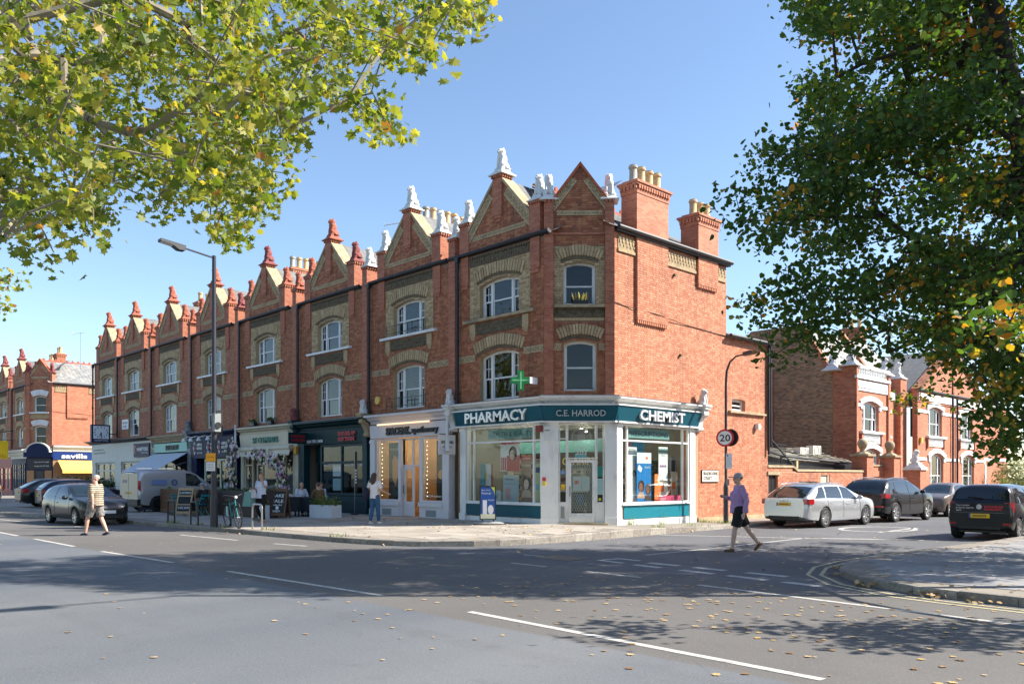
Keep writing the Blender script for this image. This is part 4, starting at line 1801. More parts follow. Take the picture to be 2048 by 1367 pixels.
def shop_window(root, x0, x1, z0, z1, mull=(), trans=(), mat='white', y=.0, bar=.055, name='shop_window', glass='shopglass', depth=.09):
 f = MB()
 f.box(x0, x1, y, y + depth, z0, z0 + bar)
 f.box(x0, x1, y, y + depth, z1 - bar, z1)
 f.box(x0, x0 + bar, y, y + depth, z0 + bar, z1 - bar)
 f.box(x1 - bar, x1, y, y + depth, z0 + bar, z1 - bar)
 for x in mull:
  f.box(x - bar / 2, x + bar / 2, y + .004, y + depth - .004, z0 + bar, z1 - bar)
 xs = [x0 + bar] + [q for x in sorted(mull) for q in (x - bar / 2, x + bar / 2)] + [x1 - bar]
 zs = [z0 + bar] + [q for z in sorted(trans) for q in (z - bar / 2, z + bar / 2)] + [z1 - bar]
 for z in trans:
  for a, b in zip(xs[::2], xs[1::2]):
   f.box(a, b, y + .008, y + depth - .008, z - bar / 2, z + bar / 2)
 w = f.build(name, MAT[mat], root)
 for a, b in zip(xs[::2], xs[1::2]):
  for c, d in zip(zs[::2], zs[1::2]):
   p = MB()
   p.box(a - .004, b + .004, y + depth / 2, y + depth / 2 + .008, c - .004, d + .004)
   p.build('pane', MAT[glass], w)
 return w


def shop_door(root, x0, x1, z0, z1, mat, y=.02, panel=.35, handle='steel', glass='shopglass', bar=.11):
 f = MB()
 f.box(x0, x0 + bar, y, y + .05, z0, z1)
 f.box(x1 - bar, x1, y, y + .05, z0, z1)
 f.box(x0 + bar, x1 - bar, y, y + .05, z1 - bar, z1)
 f.box(x0 + bar, x1 - bar, y, y + .05, z0, z0 + panel)
 d = f.build('door', MAT[mat], root)
 MB().box(x0 + bar - .003, x1 - bar + .003, y + .02, y + .028, z0 + panel - .003, z1 - bar + .003).build('pane', MAT[glass], d)
 if handle:
  h = MB()
  zc = z0 + 1.0
  h.tube([(x0 + bar * .5, y - .0, zc - .15), (x0 + bar * .5, y - .06, zc - .12), (x0 + bar * .5, y - .06, zc + .12), (x0 + bar * .5, y, zc + .15)], .014, 6)
  h.build('handle', MAT[handle], d)
 return d


def cornice(root, x0, x1, z0, z1, out, mat, name='cornice', lead=True):
 mb = MB()
 h = z1 - z0
 mb.prism([(0, z0), (-.06, z0), (-.08, z0 + h * .25), (-out * .55, z0 + h * .45), (-out * .62, z0 + h * .6), (-out, z0 + h * .72), (-out, z0 + h * .93), (0, z1)], x0, x1, 'x')
 o = mb.build(name, MAT[mat], root)
 if lead:
  l = MB()
  l.prism([(-out - .012, z1 - h * .08), (-out - .012, z1 - h * .04), (0, z1 + .03), (0, z1 + .004)], x0, x1, 'x')
  l.build('lead_flashing', MAT['lead'], root)
 return o


def fascia(root, x0, x1, z0, z1, mat, y0=-.16, y1=-.05, frame=None):
 mb = MB()
 mb.prism([(y1, z0), (y0, z1), (.1, z1), (.1, z0)], x0, x1, 'x')
 o = mb.build('fascia', MAT[mat], root)
 if frame:
  f = MB()
  for (za, zb, ya, yb) in ((z0 - .05, z0, y1 - .03, .05), (z1, z1 + .04, y0 - .03, .05)):
   f.box(x0 - .04, x1 + .04, ya, yb, za, zb)
  f.build('fascia_frame', MAT[frame], root)
 return o


def interior(root, x0, x1, y0, y1, z0, z1, mat, floor='slab', ceil='white'):
 mb = MB()
 mb.add([(x0, y0, z0), (x1, y0, z0), (x1, y1, z0), (x0, y1, z0), (x0, y0, z1), (x1, y0, z1), (x1, y1, z1), (x0, y1, z1)], [(3, 2, 6, 7), (0, 3, 7, 4), (1, 2, 6, 5), (4, 5, 6, 7)])
 mb.build('interior', MAT[mat], root)
 MB().add([(x0, y0, z0), (x1, y0, z0), (x1, y1, z0), (x0, y1, z0)], [(0, 1, 2, 3)]).build('shop_floor', MAT[floor], root)


def pilaster(root, x0, x1, mat, z0=.2, z1=3.45, y=-.10, base=True):
 mb = MB()
 mb.box(x0, x1, y, .2, z0 + .25, z1)
 mb.box(x0 - .02, x1 + .02, y - .03, .2, z0 - .1, z0 + .25)
 mb.box(x0 - .015, x1 + .015, y - .025, .2, z1 - .16, z1 - .06)
 return mb.build('pilaster', MAT[mat], root)


def bracket(loc, rotz, colour, label, lion_label, h=1.0, mat='whitestat', lionz=True, lscale=.80):
 """scrolled console between two shopfronts with a small lion on it"""
 t = thing('console_bracket', label, 'bracket', loc, rotz, 'console brackets between the shopfronts')
 mb = MB()
 mb.prism([(.0, 0), (-.10, .02), (-.12, .18), (-.16, .35), (-.27, .52), (-.36, .62), (-.38, .78), (.0, .78)], -.13, .13, 'x')
 mb.box(-.17, .17, -.44, .0, .78, .86)
 mb.box(-.20, .20, -.48, .0, .86, .93)
 mb.lathe([(.09, -.14), (.09, .14)], (0, -.30, .62), 10, 'x')
 mb.lathe([(.07, -.14), (.07, .14)], (0, -.09, .10), 10, 'x')
 mb.build('console', MAT[mat], t)
 if lionz:
  r = Matrix.Rotation(rotz, 3, 'Z') @ Vector((0, -.24, .93 * 1))
  lion((loc[0] + r.x, loc[1] + r.y, loc[2] + .925), rotz, colour, lion_label, .45, lscale, 'lions on the shopfront brackets', plinth=False)
 return t


# ================= pharmacy
PH = thing('shopfront', 'white and teal pharmacy shopfront wrapping the corner', 'shopfront', (0, 0, 0))
# front
pf = thing  # (alias kept short)
fr_ = PH
pilaster(PH, -4.02, -3.72, 'white', .22, 3.45, -.06)
shop_window(PH, -3.70, -.10, .84, 3.40, [-3.36, -.46], [2.88], 'white', -.02)
MB().box(-3.72, -.08, -.03, .06, .40, .80).build('stall_riser', MAT['teal'], PH)
MB().box(-3.74, -.06, -.05, .08, .10, .38).build('plinth_board', MAT['white'], PH)
MB().box(-3.76, -.04, -.10, .08, .80, .845).build('window_ledge', MAT['white'], PH)
fascia(PH, -4.10, .12, 3.47, 3.95, 'teal', -.30, -.16, 'white')
cornice(PH, -4.20, .14, 3.99, 4.24, .38, 'white')


def oface(loc, rotz):
 """an Empty-free way to put parts on a turned wall: returns a builder"""
 def b(mb, name, mat, parent=PH):
  o = mb.build(name, MAT[mat], parent)
  o.location, o.rotation_euler = loc, (0, 0, rotz)
  return o
 return b


def turned(fn, loc, rotz):
 """run a builder that parents to PH, then turn the new direct children"""
 before = set(c.name for c in PH.children)
 fn()
 for c in PH.children:
  if c.name not in before:
   m = Matrix.Translation(loc) @ Matrix.Rotation(rotz, 4, 'Z') @ Matrix.LocRotScale(c.location, c.rotation_euler, c.scale)
   c.location, q, c.scale = m.decompose()
   c.rotation_euler = q.to_euler()


def chamfer_front():
 for a, b in ((-.10, .46), (1.92, 2.30)):
  mb = MB()
  mb.box(a, b, -.05, .25, .22, 3.5)
  mb.box(a - .01, b + .01, -.07, .25, .0, .42)
  mb.box(a + .02, b - .02, -.065, .25, 3.05, 3.12)
  mb.build('pillar', MAT['white'], PH)
 shop_window(PH, .48, .73, .88, 3.40, [], [2.92], 'white', .10, .035, 'side_light')
 shop_window(PH, 1.66, 1.90, .88, 3.40, [], [2.92], 'white', .10, .035, 'side_light')
 shop_window(PH, .735, 1.655, 2.28, 3.40, [], [], 'white', .10, .04, 'top_light')
 for a, b in ((.47, .735), (1.655, 1.91)):
  mb = MB()
  mb.box(a, b, .08, .2, .22, .86)
  mb.box(a - .02, b + .02, .05, .2, .86, .90)
  mb.build('dado', MAT['white'], PH)
 d = shop_door(PH, .78, 1.62, .26, 2.25, 'white', .12, .30, 'black', bar=.085)
 fm = MB()
 fm.box(.735, .778, .10, .22, .22, 2.27)
 fm.box(1.622, 1.655, .10, .22, .22, 2.27)
 fm.build('door_frame', MAT['white'], PH)
 kp = MB()
 kp.box(.80, 1.60, .112, .12, .27, .45)
 kp.build('kick_plate', MAT['steel'], d)
 g = MB()
 for k in range(13):
  x = .87 + k * .055
  for z0 in [.60 + .17 * i for i in range(9)]:
   for s in (-1, 1):
    g.bar((x, .16, z0), (x + s * .0275, .16, z0 + .085), .008, .008)
    g.bar((x + s * .0275, .16, z0 + .085), (x, .16, z0 + .17), .008, .008)
 o = g.build('folding_grille', MAT['blind'], d)
 MB().box(.60, .68, -.0, .0, 1, 1) if False else None
 fascia(PH, -.10, 2.32, 3.47, 3.95, 'teal', -.29, -.15, 'white')
 cornice(PH, -.12, 2.34, 3.99, 4.27, .37, 'white')
 sb = MB()
 sb.box(.45, 2.0, -.20, .1, .0, .25)
 sb.build('door_step', MAT['coping'], PH)
 lt = ftext('lettering', 'C.E. HARROD', .36, 1.92, 3.61, 3.80, -.27, MAT['darkchrome'], PH, .025, .006)


def side_front():
 pilaster(PH, .0, .34, 'white', .12, 3.45, -.05)
 pilaster(PH, 4.12, 4.44, 'white', .12, 3.45, -.05)
 shop_window(PH, .36, 4.10, .84, 3.40, [.66, 3.74], [2.88], 'white', -.02)
 MB().box(.46, 4.08, -.03, .06, .36, .80).build('stall_riser', MAT['tealside'], PH)
 MB().box(.34, 4.12, -.05, .08, -.02, .34).build('plinth_board', MAT['white'], PH)
 MB().box(.34, 4.12, -.10, .08, .80, .845).build('window_ledge', MAT['white'], PH)
 fascia(PH, -.12, 4.46, 3.47, 3.95, 'teal', -.30, -.16, 'white')
 cornice(PH, -.12, 4.50, 3.99, 4.24, .38, 'white')
 ftext('lettering', 'CHEMIST', .95, 3.45, 3.55, 3.87, -.27, MAT['chromeletter'], PH, .035, .012)


MAT['chromeletter'] = M('polished steel letters', (.72, .73, .74), .3, metal=.45)
MAT['darkchrome'] = M('dull steel letters', (.22, .22, .23), .25, metal=1)
ftext('lettering', 'PHARMACY', -3.52, -.50, 3.55, 3.88, -.27, MAT['chromeletter'], PH, .035, .012)
turned(chamfer_front, Vector((0, 0, 0)), rad(45))
turned(side_front, Vector((1.56, 1.56, 0)), rad(90))
mb = MB()
mb.add([(-4.3, .1, .24), (-.1, .1, .24), (1.5, 1.7, .24), (1.2, 6.0, .24), (-4.3, 6.0, .24)], [(0, 1, 2, 3, 4)])
mb.build('shop_floor', MAT['slab'], PH)
mb = MB()
z0, z1 = .24, 3.46
mb.add([(-4.3, .1, z0), (-4.3, 6.0, z0), (1.2, 6.0, z0), (1.2, 6.0, z1), (-4.3, 6, z1), (-4.3, .1, z1), (1.5, 1.7, z1), (-.1, .1, z1)], [(0, 1, 4, 5), (1, 2, 3, 4), (5, 4, 3, 6, 7)])
MAT['shopwall'] = M('pale shop wall', (.24, .24, .21), .8, var=.06, scale=1)
mb.build('interior', MAT['shopwall'], PH)
mb = MB()
mb.box(-4.3, 1.1, .6, 5.9, 2.98, 3.06)
MB().box(-4.2, 1.0, 2.2, 2.26, 2.55, 2.95).build('interior_beam', P(120, 185, 185), PH)
MAT['lamp'] = M('warm lamp', (1., .86, .62), .5, emit=9)
for (x, y, wh) in ((-3.2, 1.5, 'first behind the front window'), (-2.2, 1.5, 'second behind the front window'), (-1.2, 1.5, 'third behind the front window'), (-.1, 1.9, 'over the door'), (.3, 3.2, 'first behind the side window'), (.3, 4.5, 'second behind the side window'), (-2.7, 3.4, 'left at the back'), (-1.2, 3.4, 'right at the back')):
 l = thing('spot_lamp', 'small lit ceiling spot in the pharmacy, ' + wh, 'lamp', (x, y, 3.42), 0, 'ceiling spots in the pharmacy')
 MB().lathe([(.05, .0), (.06, -.10)], (0, 0, 0), 10).build('housing', MAT['white'], l)
 MB().lathe([(.05, -.104), (.0, -.12)], (0, 0, 0), 10).build('bulb', MAT['lamp'], l)
 ld = bpy.data.lights.new('spot_glow', 'POINT')
 ld.energy = 5
 ld.color = (1, .88, .68)
 ld.shadow_soft_size = .06
 put('glow', ld, l, (0, 0, -.22))
# sign panels behind the transom glass
MB().box(-2.75, -.55, .10, .115, 2.98, 3.30).build('transom_sign', P(120, 158, 155), PH)
ftext('transom_lettering', 'HEALTH & BEAUTY', -2.66, -.64, 3.05, 3.22, .094, P(28, 70, 80), PH, .001)


def side_sign():
 MB().box(.72, 3.10, .10, .115, 2.98, 3.30).build('transom_sign', P(120, 158, 155), PH)
 ftext('transom_lettering', 'PRESCRIPTIONS', .82, 3.00, 3.05, 3.22, .094, P(28, 70, 80), PH, .001)


turned(side_sign, Vector((1.56, 1.56, 0)), rad(90))


def chamfer_bits():
 mb = MB()
 for r in (.33, .29):
  mb.lathe([(r, -.002), (r + .008, -.002), (r + .008, .002), (r, .002)], (1.19, .142, 2.93), 32, 'y', False)
 for k in range(-3, 4):
  w = math.sqrt(max(0, .29 ** 2 - (k * .035) ** 2))
  mb.box(1.19 - w, 1.19 + w, .141, .143, 2.93 + k * .035 - .003, 2.93 + k * .035 + .003)
  mb.box(1.19 + k * .035 - .003, 1.19 + k * .035 + .003, .1405, .1435, 2.93 - w, 2.93 + w)
 mb.build('etched_roundel', MAT['blind'], PH)
 ftext('street_number', '207', 1.0, 1.38, 2.42, 2.56, .14, MAT['blind'], PH, .001)
 MB().box(.98, 1.36, .18, .19, 2.30, 2.45).build('door_notice', P(120, 190, 200), PH)
 for x0, c in ((.92, P(205, 215, 215)), (1.20, P(205, 215, 215))):
  MB().box(x0, x0 + .25, .165, .17, 1.28, 1.72).build('door_poster', c, PH)
 MB().box(.97, 1.10, .160, .164, 1.48, 1.60).build('door_print', P(215, 80, 55), PH)
 MB().box(1.05, 1.27, .165, .17, .85, 1.15).build('door_sticker', P(35, 65, 105), PH)
 MB().box(.55, .67, .135, .14, 1.30, 1.48).build('warning_sticker', P(240, 190, 20), PH)
 ftext('sticker_print', 'CCTV', .565, .655, 1.32, 1.36, .131, P(20, 20, 20), PH, .001)
 MB().lathe([(.07, -.002), (.07, .002)], (.60, .138, 1.86), 16, 'y').build('round_sticker', P(120, 150, 200), PH)
 MB().box(1.69, 1.85, .135, .14, 1.72, 2.05).build('green_sticker', P(20, 130, 120), PH)
 MB().box(1.70, 1.84, .135, .14, .92, 1.08).build('black_sticker', P(20, 20, 20), PH)
 MB().lathe([(.045, -.002), (.045, .002)], (1.77, .132, 1.0), 14, 'y').build('yellow_disc', P(220, 210, 30), PH)
 MB().box(1.69, 1.86, .135, .14, 1.15, 1.66).build('pale_notice', P(150, 190, 190), PH)
 MB().box(.53, .65, .07, .08, .40, .78).build('riser_vent', MAT['grey'], PH)


turned(chamfer_bits, Vector((0, 0, 0)), rad(45))
al = thing('alarm_box', 'pale intruder alarm box on the white pillar by the pharmacy door', 'alarm box', (.10 * rt2 + .05 * rt2, .10 * rt2 - .05 * rt2, 2.85), rad(45))
MB().box(-.10, .10, -.08, 0, 0, .44).build('casing', MAT['blind'], al)
ftext('casing_print', 'BANHAM', -.07, .07, .30, .35, -.083, P(30, 30, 60), al, .001)
al2 = thing('siren_box', 'small red box under the teal fascia beside the pharmacy pillar', 'alarm box', (-.02, -.10, 3.13))
MB().box(-.11, .07, -.14, .0, 0, .20).build('casing', P(120, 40, 30), al2)
sg = thing('warning_notice', 'red and yellow notice on the pillar left of the pharmacy door', 'notice', (.02, -.065, 1.42))
MB().box(-.09, .12, -.01, .0, .16, .28).build('red_panel', P(200, 50, 55), sg)
MB().box(-.09, .12, -.01, .0, .02, .14).build('yellow_panel', P(225, 195, 40), sg)

# ---- pharmacy window contents
def placed(name, label, cat, loc, rotz, group=None):
 return thing(name, label, cat, loc, rotz, group)


def portrait(t, cx, cz, s, y, hair=(60, 40, 30), skin=(215, 180, 160), dress=(190, 25, 45), w=None):
 """flat printed head and shoulders"""
 def disc(name, x, z, rx, rz, yy, m):
  MB().prism([(x + rx * math.cos(a * PI / 12), z + rz * math.sin(a * PI / 12)) for a in range(24)], yy - .0006, yy).build(name, m, t)
 MB().prism([(cx - s * .62, cz - s * 1.05), (cx + s * .62, cz - s * 1.05), (cx + s * .45, cz - s * .62), (cx + s * .15, cz - s * .42), (cx - s * .15, cz - s * .42), (cx - s * .45, cz - s * .62)], y - .0006, y).build('print', P(*dress), t)
 disc('print', cx + s * .05, cz + s * .08, s * .46, s * .55, y - .001, P(*hair))
 disc('print', cx - s * .03, cz - s * .02, s * .27, s * .40, y - .002, P(*skin))
 disc('print', cx - s * .02, cz - s * .22, s * .08, s * .035, y - .003, P(170, 30, 45))
 for q in (-.12, .09):
  disc('print', cx + s * q, cz + s * .07, s * .05, s * .022, y - .003, P(50, 35, 30))


def board(name, label, loc, rotz, w, h, bg, cat='poster', lean=0.):
 t = thing(name, label, cat, loc, (lean, 0, rotz), 'posters and boxes in the pharmacy windows')
 MB().box(-w / 2, w / 2, 0, .012, 0, h).build('panel', bg, t)
 return t


t = board('poster', 'red and white poster of a dark-haired woman hanging in the pharmacy window', (-1.72, .16, 1.90), 0, .92, .98, P(230, 220, 218))
MB().box(-.46, .46, -.002, -.0005, .90, .98).build('print', P(185, 20, 45), t)
ftext('lettering', 'CLARINS', .06, .42, .915, .96, -.004, P(240, 220, 220), t, .0005)
MB().box(-.16, .46, -.0015, -.0004, .0, .52).build('print', P(190, 22, 48), t)
portrait(t, .12, .56, .42, -.004)
for i in range(3):
 MB().box(-.43 + i * .09, -.36 + i * .09, -.002, -.0005, .03, .46).build('print', P(180, 25, 45), t)
t = board('poster', 'tall brown poster of a woman at the right of the front window', (-1.15, .35, .86), 0, .46, 1.55, P(150, 118, 96))
MB().box(-.23, .23, -.002, -.0005, 1.38, 1.55).build('print', P(180, 40, 55), t)
ftext('lettering', 'CLARINS', -.2, .2, 1.42, 1.49, -.004, P(240, 220, 220), t, .0005)
ftext('lettering', 'Skin Illusion', -.18, .2, 1.20, 1.28, -.004, P(245, 238, 230), t, .0005)
portrait(t, .02, .62, .42, -.004, (70, 48, 36), (225, 195, 178), (205, 175, 155))
t = board('display_box', 'pale grey display card with blue writing low in the front window', (-1.98, .45, .86), .1, .68, .92, P(172, 186, 194))
ftext('lettering', 'Fillerina', -.26, .12, .74, .83, -.004, P(90, 110, 125), t, .0005)
MB().box(-.28, .22, -.002, -.0005, .62, .635).build('print', P(110, 125, 135), t)
MB().box(-.24, -.02, -.002, -.0005, .08, .48).build('print', P(200, 150, 150), t)
t = board('poster', 'narrow white poster with a smiling woman at the left of the front window', (-3.02, .32, .86), 0, .40, 1.30, P(220, 218, 214))
MB().box(.20, .27, -.004, .01, 0, 1.30).build('print', P(170, 25, 40), t)
portrait(t, .02, .34, .34, -.004, (40, 30, 28), (150, 110, 92), (120, 110, 108))
MB().prism([(-.14, .75), (-.04, .75), (.0, .95), (-.08, 1.08)], -.003, -.001).build('print', P(205, 190, 90), t)
t = board('display_box', 'small pale box marked with a black V in the front window', (-2.60, .36, .86), 0, .42, .40, P(190, 196, 200))
ftext('lettering', 'V', -.08, .08, .12, .28, -.004, P(20, 20, 25), t, .0005)
t = board('display_box', 'stack of white cartons behind the V box in the front window', (-2.15, .62, .86), 0, .50, .70, P(205, 208, 205))
t = board('display_box', 'white card beside the pale grey display card', (-2.45, .5, .86), -.15, .30, .34, P(215, 215, 210))
t = board('notice', 'blue and yellow notice at the right edge of the front window', (-.52, .22, .90), 0, .26, 1.25, P(190, 198, 160))
MB().box(-.10, .12, -.003, -.001, .95, 1.12).build('print', P(30, 70, 120), t)
MB().box(-.12, .08, -.003, -.001, .40, .58).build('print', P(120, 180, 205), t)
t = board('notice', 'teal notice at the left edge of the front window', (-3.20, .25, .86), 0, .22, 1.3, P(55, 135, 150))
t = thing('brand_sign', 'dark fascia with gold letters inside the pharmacy', 'sign', (-1.2, 2.15, 2.0), 0)
MB().box(-.2, 2.2, 0, .03, .0, .5).build('panel', P(60, 52, 45), t)
ftext('lettering', 'CLARINS', .0, 1.6, .12, .38, -.012, P(235, 205, 130), t, .01)


def shelf_unit(label, x, y, rz, w, h, n, cols, mat='white', group=None, backm=None):
 t = thing('shelf_unit', label, 'shelf', (x, y, .25), rz, group)
 f = MB()
 f.box(-w / 2, -w / 2 + .03, 0, .3, 0, h)
 f.box(w / 2 - .03, w / 2, 0, .3, 0, h)
 f.box(-w / 2 + .03, w / 2 - .03, .27, .3, 0, h)
 f.build('carcass', MAT[mat] if isinstance(mat, str) else mat, t)
 rg = random.Random(int(x * 100))
 for k in range(n):
  z = .25 + k * (h - .3) / (n - 1)
  s = MB().box(-w / 2 + .031, w / 2 - .031, .0, .269, z - .02, z).build('shelf', MAT[mat] if isinstance(mat, str) else mat, t)
  q = -w / 2 + .06
  while q < w / 2 - .12:
   ww, hh = rg.uniform(.05, .10), rg.uniform(.09, .20)
   b = MB().box(q, q + ww, .06, .2, z, z + hh)
   b.build('packet', cols[rg.randrange(len(cols))], s)
   q += ww + rg.uniform(.01, .05)
 return t


PC = [P(220, 220, 215), P(180, 60, 60), P(60, 120, 150), P(210, 170, 90), P(100, 140, 110), P(60, 60, 70)]
shelf_unit('white pharmacy shelves behind the front window', -3.3, 4.6, 0, 1.6, 2.0, 6, PC, group='pharmacy shelves')
shelf_unit('pharmacy shelves under the gold letters', -.9, 4.6, 0, 2.2, 1.9, 6, PC, mat=P(90, 70, 55), group='pharmacy shelves')
ct = thing('counter', 'low pharmacy counter with small goods behind the front window', 'counter', (-1.3, 2.0, .25))
MB().box(-.9, .9, 0, .5, 0, .95).build('body', P(70, 55, 45), ct)
MB().box(-.95, .95, -.04, .54, .95, 1.0).build('top', P(190, 190, 180), ct)


def sideboard(name, label, u, d, z, w, h, bg, lean=0., rz=0.):
 """something standing in the side window: u along the wall from the corner, d inside it"""
 return board(name, label, (1.56 - d, 1.56 + u + d * 1.35, z), rad(90) + rz, w, h, bg, lean=lean)


t = sideboard('poster', 'bright blue and white poster of two bathers in the side window', 1.55, .25, .86, .78, 1.66, P(20, 120, 190))
MB().box(-.39, .39, -.002, -.0005, 1.30, 1.66).build('print', P(225, 228, 232), t)
MB().box(.08, .20, -.003, -.001, 1.44, 1.52).build('print', P(235, 110, 40), t)
MB().prism([(-.36, 1.10), (-.18, 1.00), (-.10, 1.14), (-.28, 1.26)], -.003, -.001).build('print', P(235, 235, 235), t)
ftext('lettering', 'SUN PROTECT', .02, .34, 1.14, 1.20, -.004, P(235, 240, 245), t, .0005)
portrait(t, -.17, .52, .36, -.004, (60, 40, 32), (150, 90, 65), (190, 150, 130))
portrait(t, .20, .42, .34, -.005, (70, 50, 40), (120, 78, 60), (70, 60, 60))
t = sideboard('poster', 'plain white roll-up poster at the left of the side window', .92, .35, .86, .46, 1.85, P(236, 236, 236))
ftext('lettering', 'BIODERMA', -.19, .19, 1.72, 1.78, -.004, P(170, 170, 175), t, .0005)
portrait(t, .08, .95, .20, -.004, (90, 60, 60), (225, 200, 190), (225, 220, 220))
t = sideboard('poster', 'white hanging poster with pink orchids in the side window', 2.62, .30, 1.62, .52, 1.12, P(236, 238, 236))
MB().box(-.26, .26, -.002, -.0005, .92, 1.06).build('print', P(130, 165, 160), t)
ftext('lettering', 'Nuxe', -.12, .12, .80, .87, -.004, P(190, 180, 190), t, .0005)
for i in range(4):
 MB().prism([(-.16 + i * .1 + .045 * math.cos(a * PI / 5), .46 + .05 * math.sin(a * PI / 5)) for a in range(10)], -.003, -.001).build('print', P(185, 95, 165) if i % 2 == 0 else P(140, 110, 150), t)
t = sideboard('poster', 'blue and pink hanging panel at the upper left of the side window', 1.05, .55, 1.75, .95, 1.15, P(60, 165, 205))
MB().box(-.45, -.20, -.002, -.0005, 0, 1.15).build('print', P(205, 120, 145), t)
MB().box(.10, .44, -.002, -.0005, .05, .55).build('print', P(190, 220, 235), t)
for k, (u, z, w, h, c) in enumerate(((2.28, .86, .34, .95, (240, 130, 70)), (2.62, .86, .46, .98, (245, 235, 215)), (3.30, .95, .50, .95, (215, 200, 180)), (3.02, .86, .30, .60, (240, 150, 90)))):
 t = sideboard('display_carton', ('orange carton left of the cream carton', 'cream and orange carton', 'tall beige and orange carton at the right', 'small orange carton between the tall cartons')[k] + ' in the side window', u, .30 + .06 * k, z, w, h, P(*c), rz=(.1, -.1, .15, 0)[k])
 MB().box(-w * .45, w * .1, -.003, -.001, h * .35, h * .62).build('print', P(232, 120, 60), t)
 MB().box(w * .12, w * .45, -.003, -.001, h * .68, h * .95).build('print', P(245, 225, 200), t)
t = sideboard('display_carton', 'grey device carton above the orange cartons in the side window', 3.20, .55, 1.55, .40, .85, P(170, 178, 184), rz=.1)
MB().box(-.10, .16, -.003, -.001, .12, .76).build('print', P(70, 75, 85), t)
t = sideboard('display_strip', 'pink strip with white letters along the side window ledge', 3.05, .16, .86, 1.35, .22, P(205, 75, 110))
ftext('lettering', 'VICHY', -.60, -.28, .06, .15, -.004, P(245, 235, 238), t, .0005)
t = sideboard('notice', 'green glass sign with large letters hanging behind the side window', 2.55, 1.2, 1.75, 2.2, .55, P(75, 105, 90))
ftext('lettering', 'SCHOLL', -.9, .5, .14, .42, -.006, P(150, 180, 170), t, .002)
shelf_unit('pharmacy shelves seen through the side window', -3.9, 3.6, rad(90), 2.4, 2.2, 6, PC, group='pharmacy shelves')

# ================= shop 2: pale cosmetics shop (world x -9.5 .. -4.6)
MAT['fairy'] = M('fairy bulb', (1., .82, .55), .5, emit=3)
MAT['warmwall'] = M('warm lit shop wall', (.40, .27, .15), .8, var=.25, scale=1)
S2 = thing('shopfront', 'pale grey cosmetics shopfront with black fascia letters and warm lit windows', 'shopfront')
pilaster(S2, -9.52, -9.20, 'greige', .22, 3.2, -.08)
pilaster(S2, -4.98, -4.62, 'greige', .22, 3.2, -.08)
fascia(S2, -9.50, -4.62, 3.22, 3.74, 'greige', -.12, -.08)
cornice(S2, -9.9, -4.40, 3.78, 4.15, .42, 'greige')
ftext('lettering', 'SPACE.NK.', -8.35, -6.80, 3.34, 3.60, -.13, P(15, 15, 18), S2, .03, .016)
ftext('lettering', 'apothecary', -6.72, -5.15, 3.36, 3.58, -.13, P(15, 15, 18), S2, .03, .008)
MB().box(-8.7, -5.5, -.32, -.24, 3.70, 3.76).build('trough_light', M('warm strip lamp', (1, .66, .38), .5, emit=.45), S2)
shop_window(S2, -9.18, -7.66, .80, 3.18, [], [], 'greige', -.02)
shop_window(S2, -6.30, -5.0, .80, 3.18, [], [], 'greige', -.02)
for a, b in ((-9.2, -7.62), (-6.34, -4.98)):
 mb = MB()
 mb.box(a, b, -.06, .1, .16, .62)
 mb.box(a - .02, b + .02, -.12, .1, .62, .79)
 mb.build('stall_riser', MAT['greige'], S2)
 MB().box((a + b) / 2 - .3, (a + b) / 2 + .3, -.066, -.06, .26, .50).build('riser_vent', MAT['grey'], S2)
shop_window(S2, -7.62, -6.34, 2.12, 3.18, [-6.98], [], 'greige', .10, .06, 'top_light')
mb = MB()
mb.box(-7.66, -7.56, -.02, .2, .16, 3.18)
mb.box(-6.40, -6.30, -.02, .2, .16, 3.18)
mb.build('door_frame', MAT['greige'], S2)
shop_door(S2, -7.54, -6.90, .24, 2.10, 'greige', .12, .55, 'black')
interior(S2, -9.4, -4.7, .15, 5.0, .22, 3.4, 'warmwall', 'warmwood')
for i, (x, y) in enumerate(((-8.4, 1.6), (-7, 1.6), (-5.6, 1.6), (-8.2, 3.4), (-5.8, 3.4))):
 l = thing('ceiling_lamp', 'warm ceiling lamp in the cosmetics shop, ' + ('front left', 'above the door', 'front right', 'back left', 'back right')[i], 'lamp', (x, y, 3.39), 0, 'ceiling lamps in the cosmetics shop')
 MB().lathe([(.09, 0), (.09, -.03)], (0, 0, 0), 12).build('bulb', MAT['lamp'], l)
 ld = bpy.data.lights.new('glow', 'POINT')
 ld.energy = 11
 ld.color = (1, .70, .40)
 ld.shadow_soft_size = .1
 put('glow', ld, l, (0, 0, -.2))
for x, side in ((-8.98, 'left'), (-6.12, 'right')):
 t = thing('fairy_lights', 'string of fairy lights hanging in the %s window of the cosmetics shop' % side, 'fairy lights', (x, .14, .9))
 MB().tube([(0, 0, 0), (.01, 0, 1.1), (0, 0, 2.2)], .004, 4).build('wire', MAT['black'], t)
 for k in range(14):
  MB().ell((.02 * math.sin(k * 2.2), -.01, .1 + k * .155), (.014, .014, .014), 6, 4).build('bulb', MAT['fairy'], t)
t = thing('poster', 'tall dark poster with a lit face profile in the cosmetics window', 'poster', (-8.42, .30, .85))
MB().box(-.35, .35, 0, .02, 0, 2.2).build('panel', P(28, 22, 20), t)
MB().prism([(-.10, .75), (.10, .55), (.26, .9), (.32, 1.3), (.22, 1.6), (.0, 1.72), (-.12, 1.5)], -.004, 0).build('print', P(225, 140, 80), t)
ftext('lettering', 'HOURGLASS', -.28, .30, 1.90, 1.99, -.004, P(220, 205, 180), t, .0005)
t = thing('poster', 'dark poster with a round gold compact at the right of the cosmetics window', 'poster', (-5.62, .35, .85))
MB().box(-.22, .22, 0, .02, 0, 2.2).build('panel', P(26, 20, 20), t)
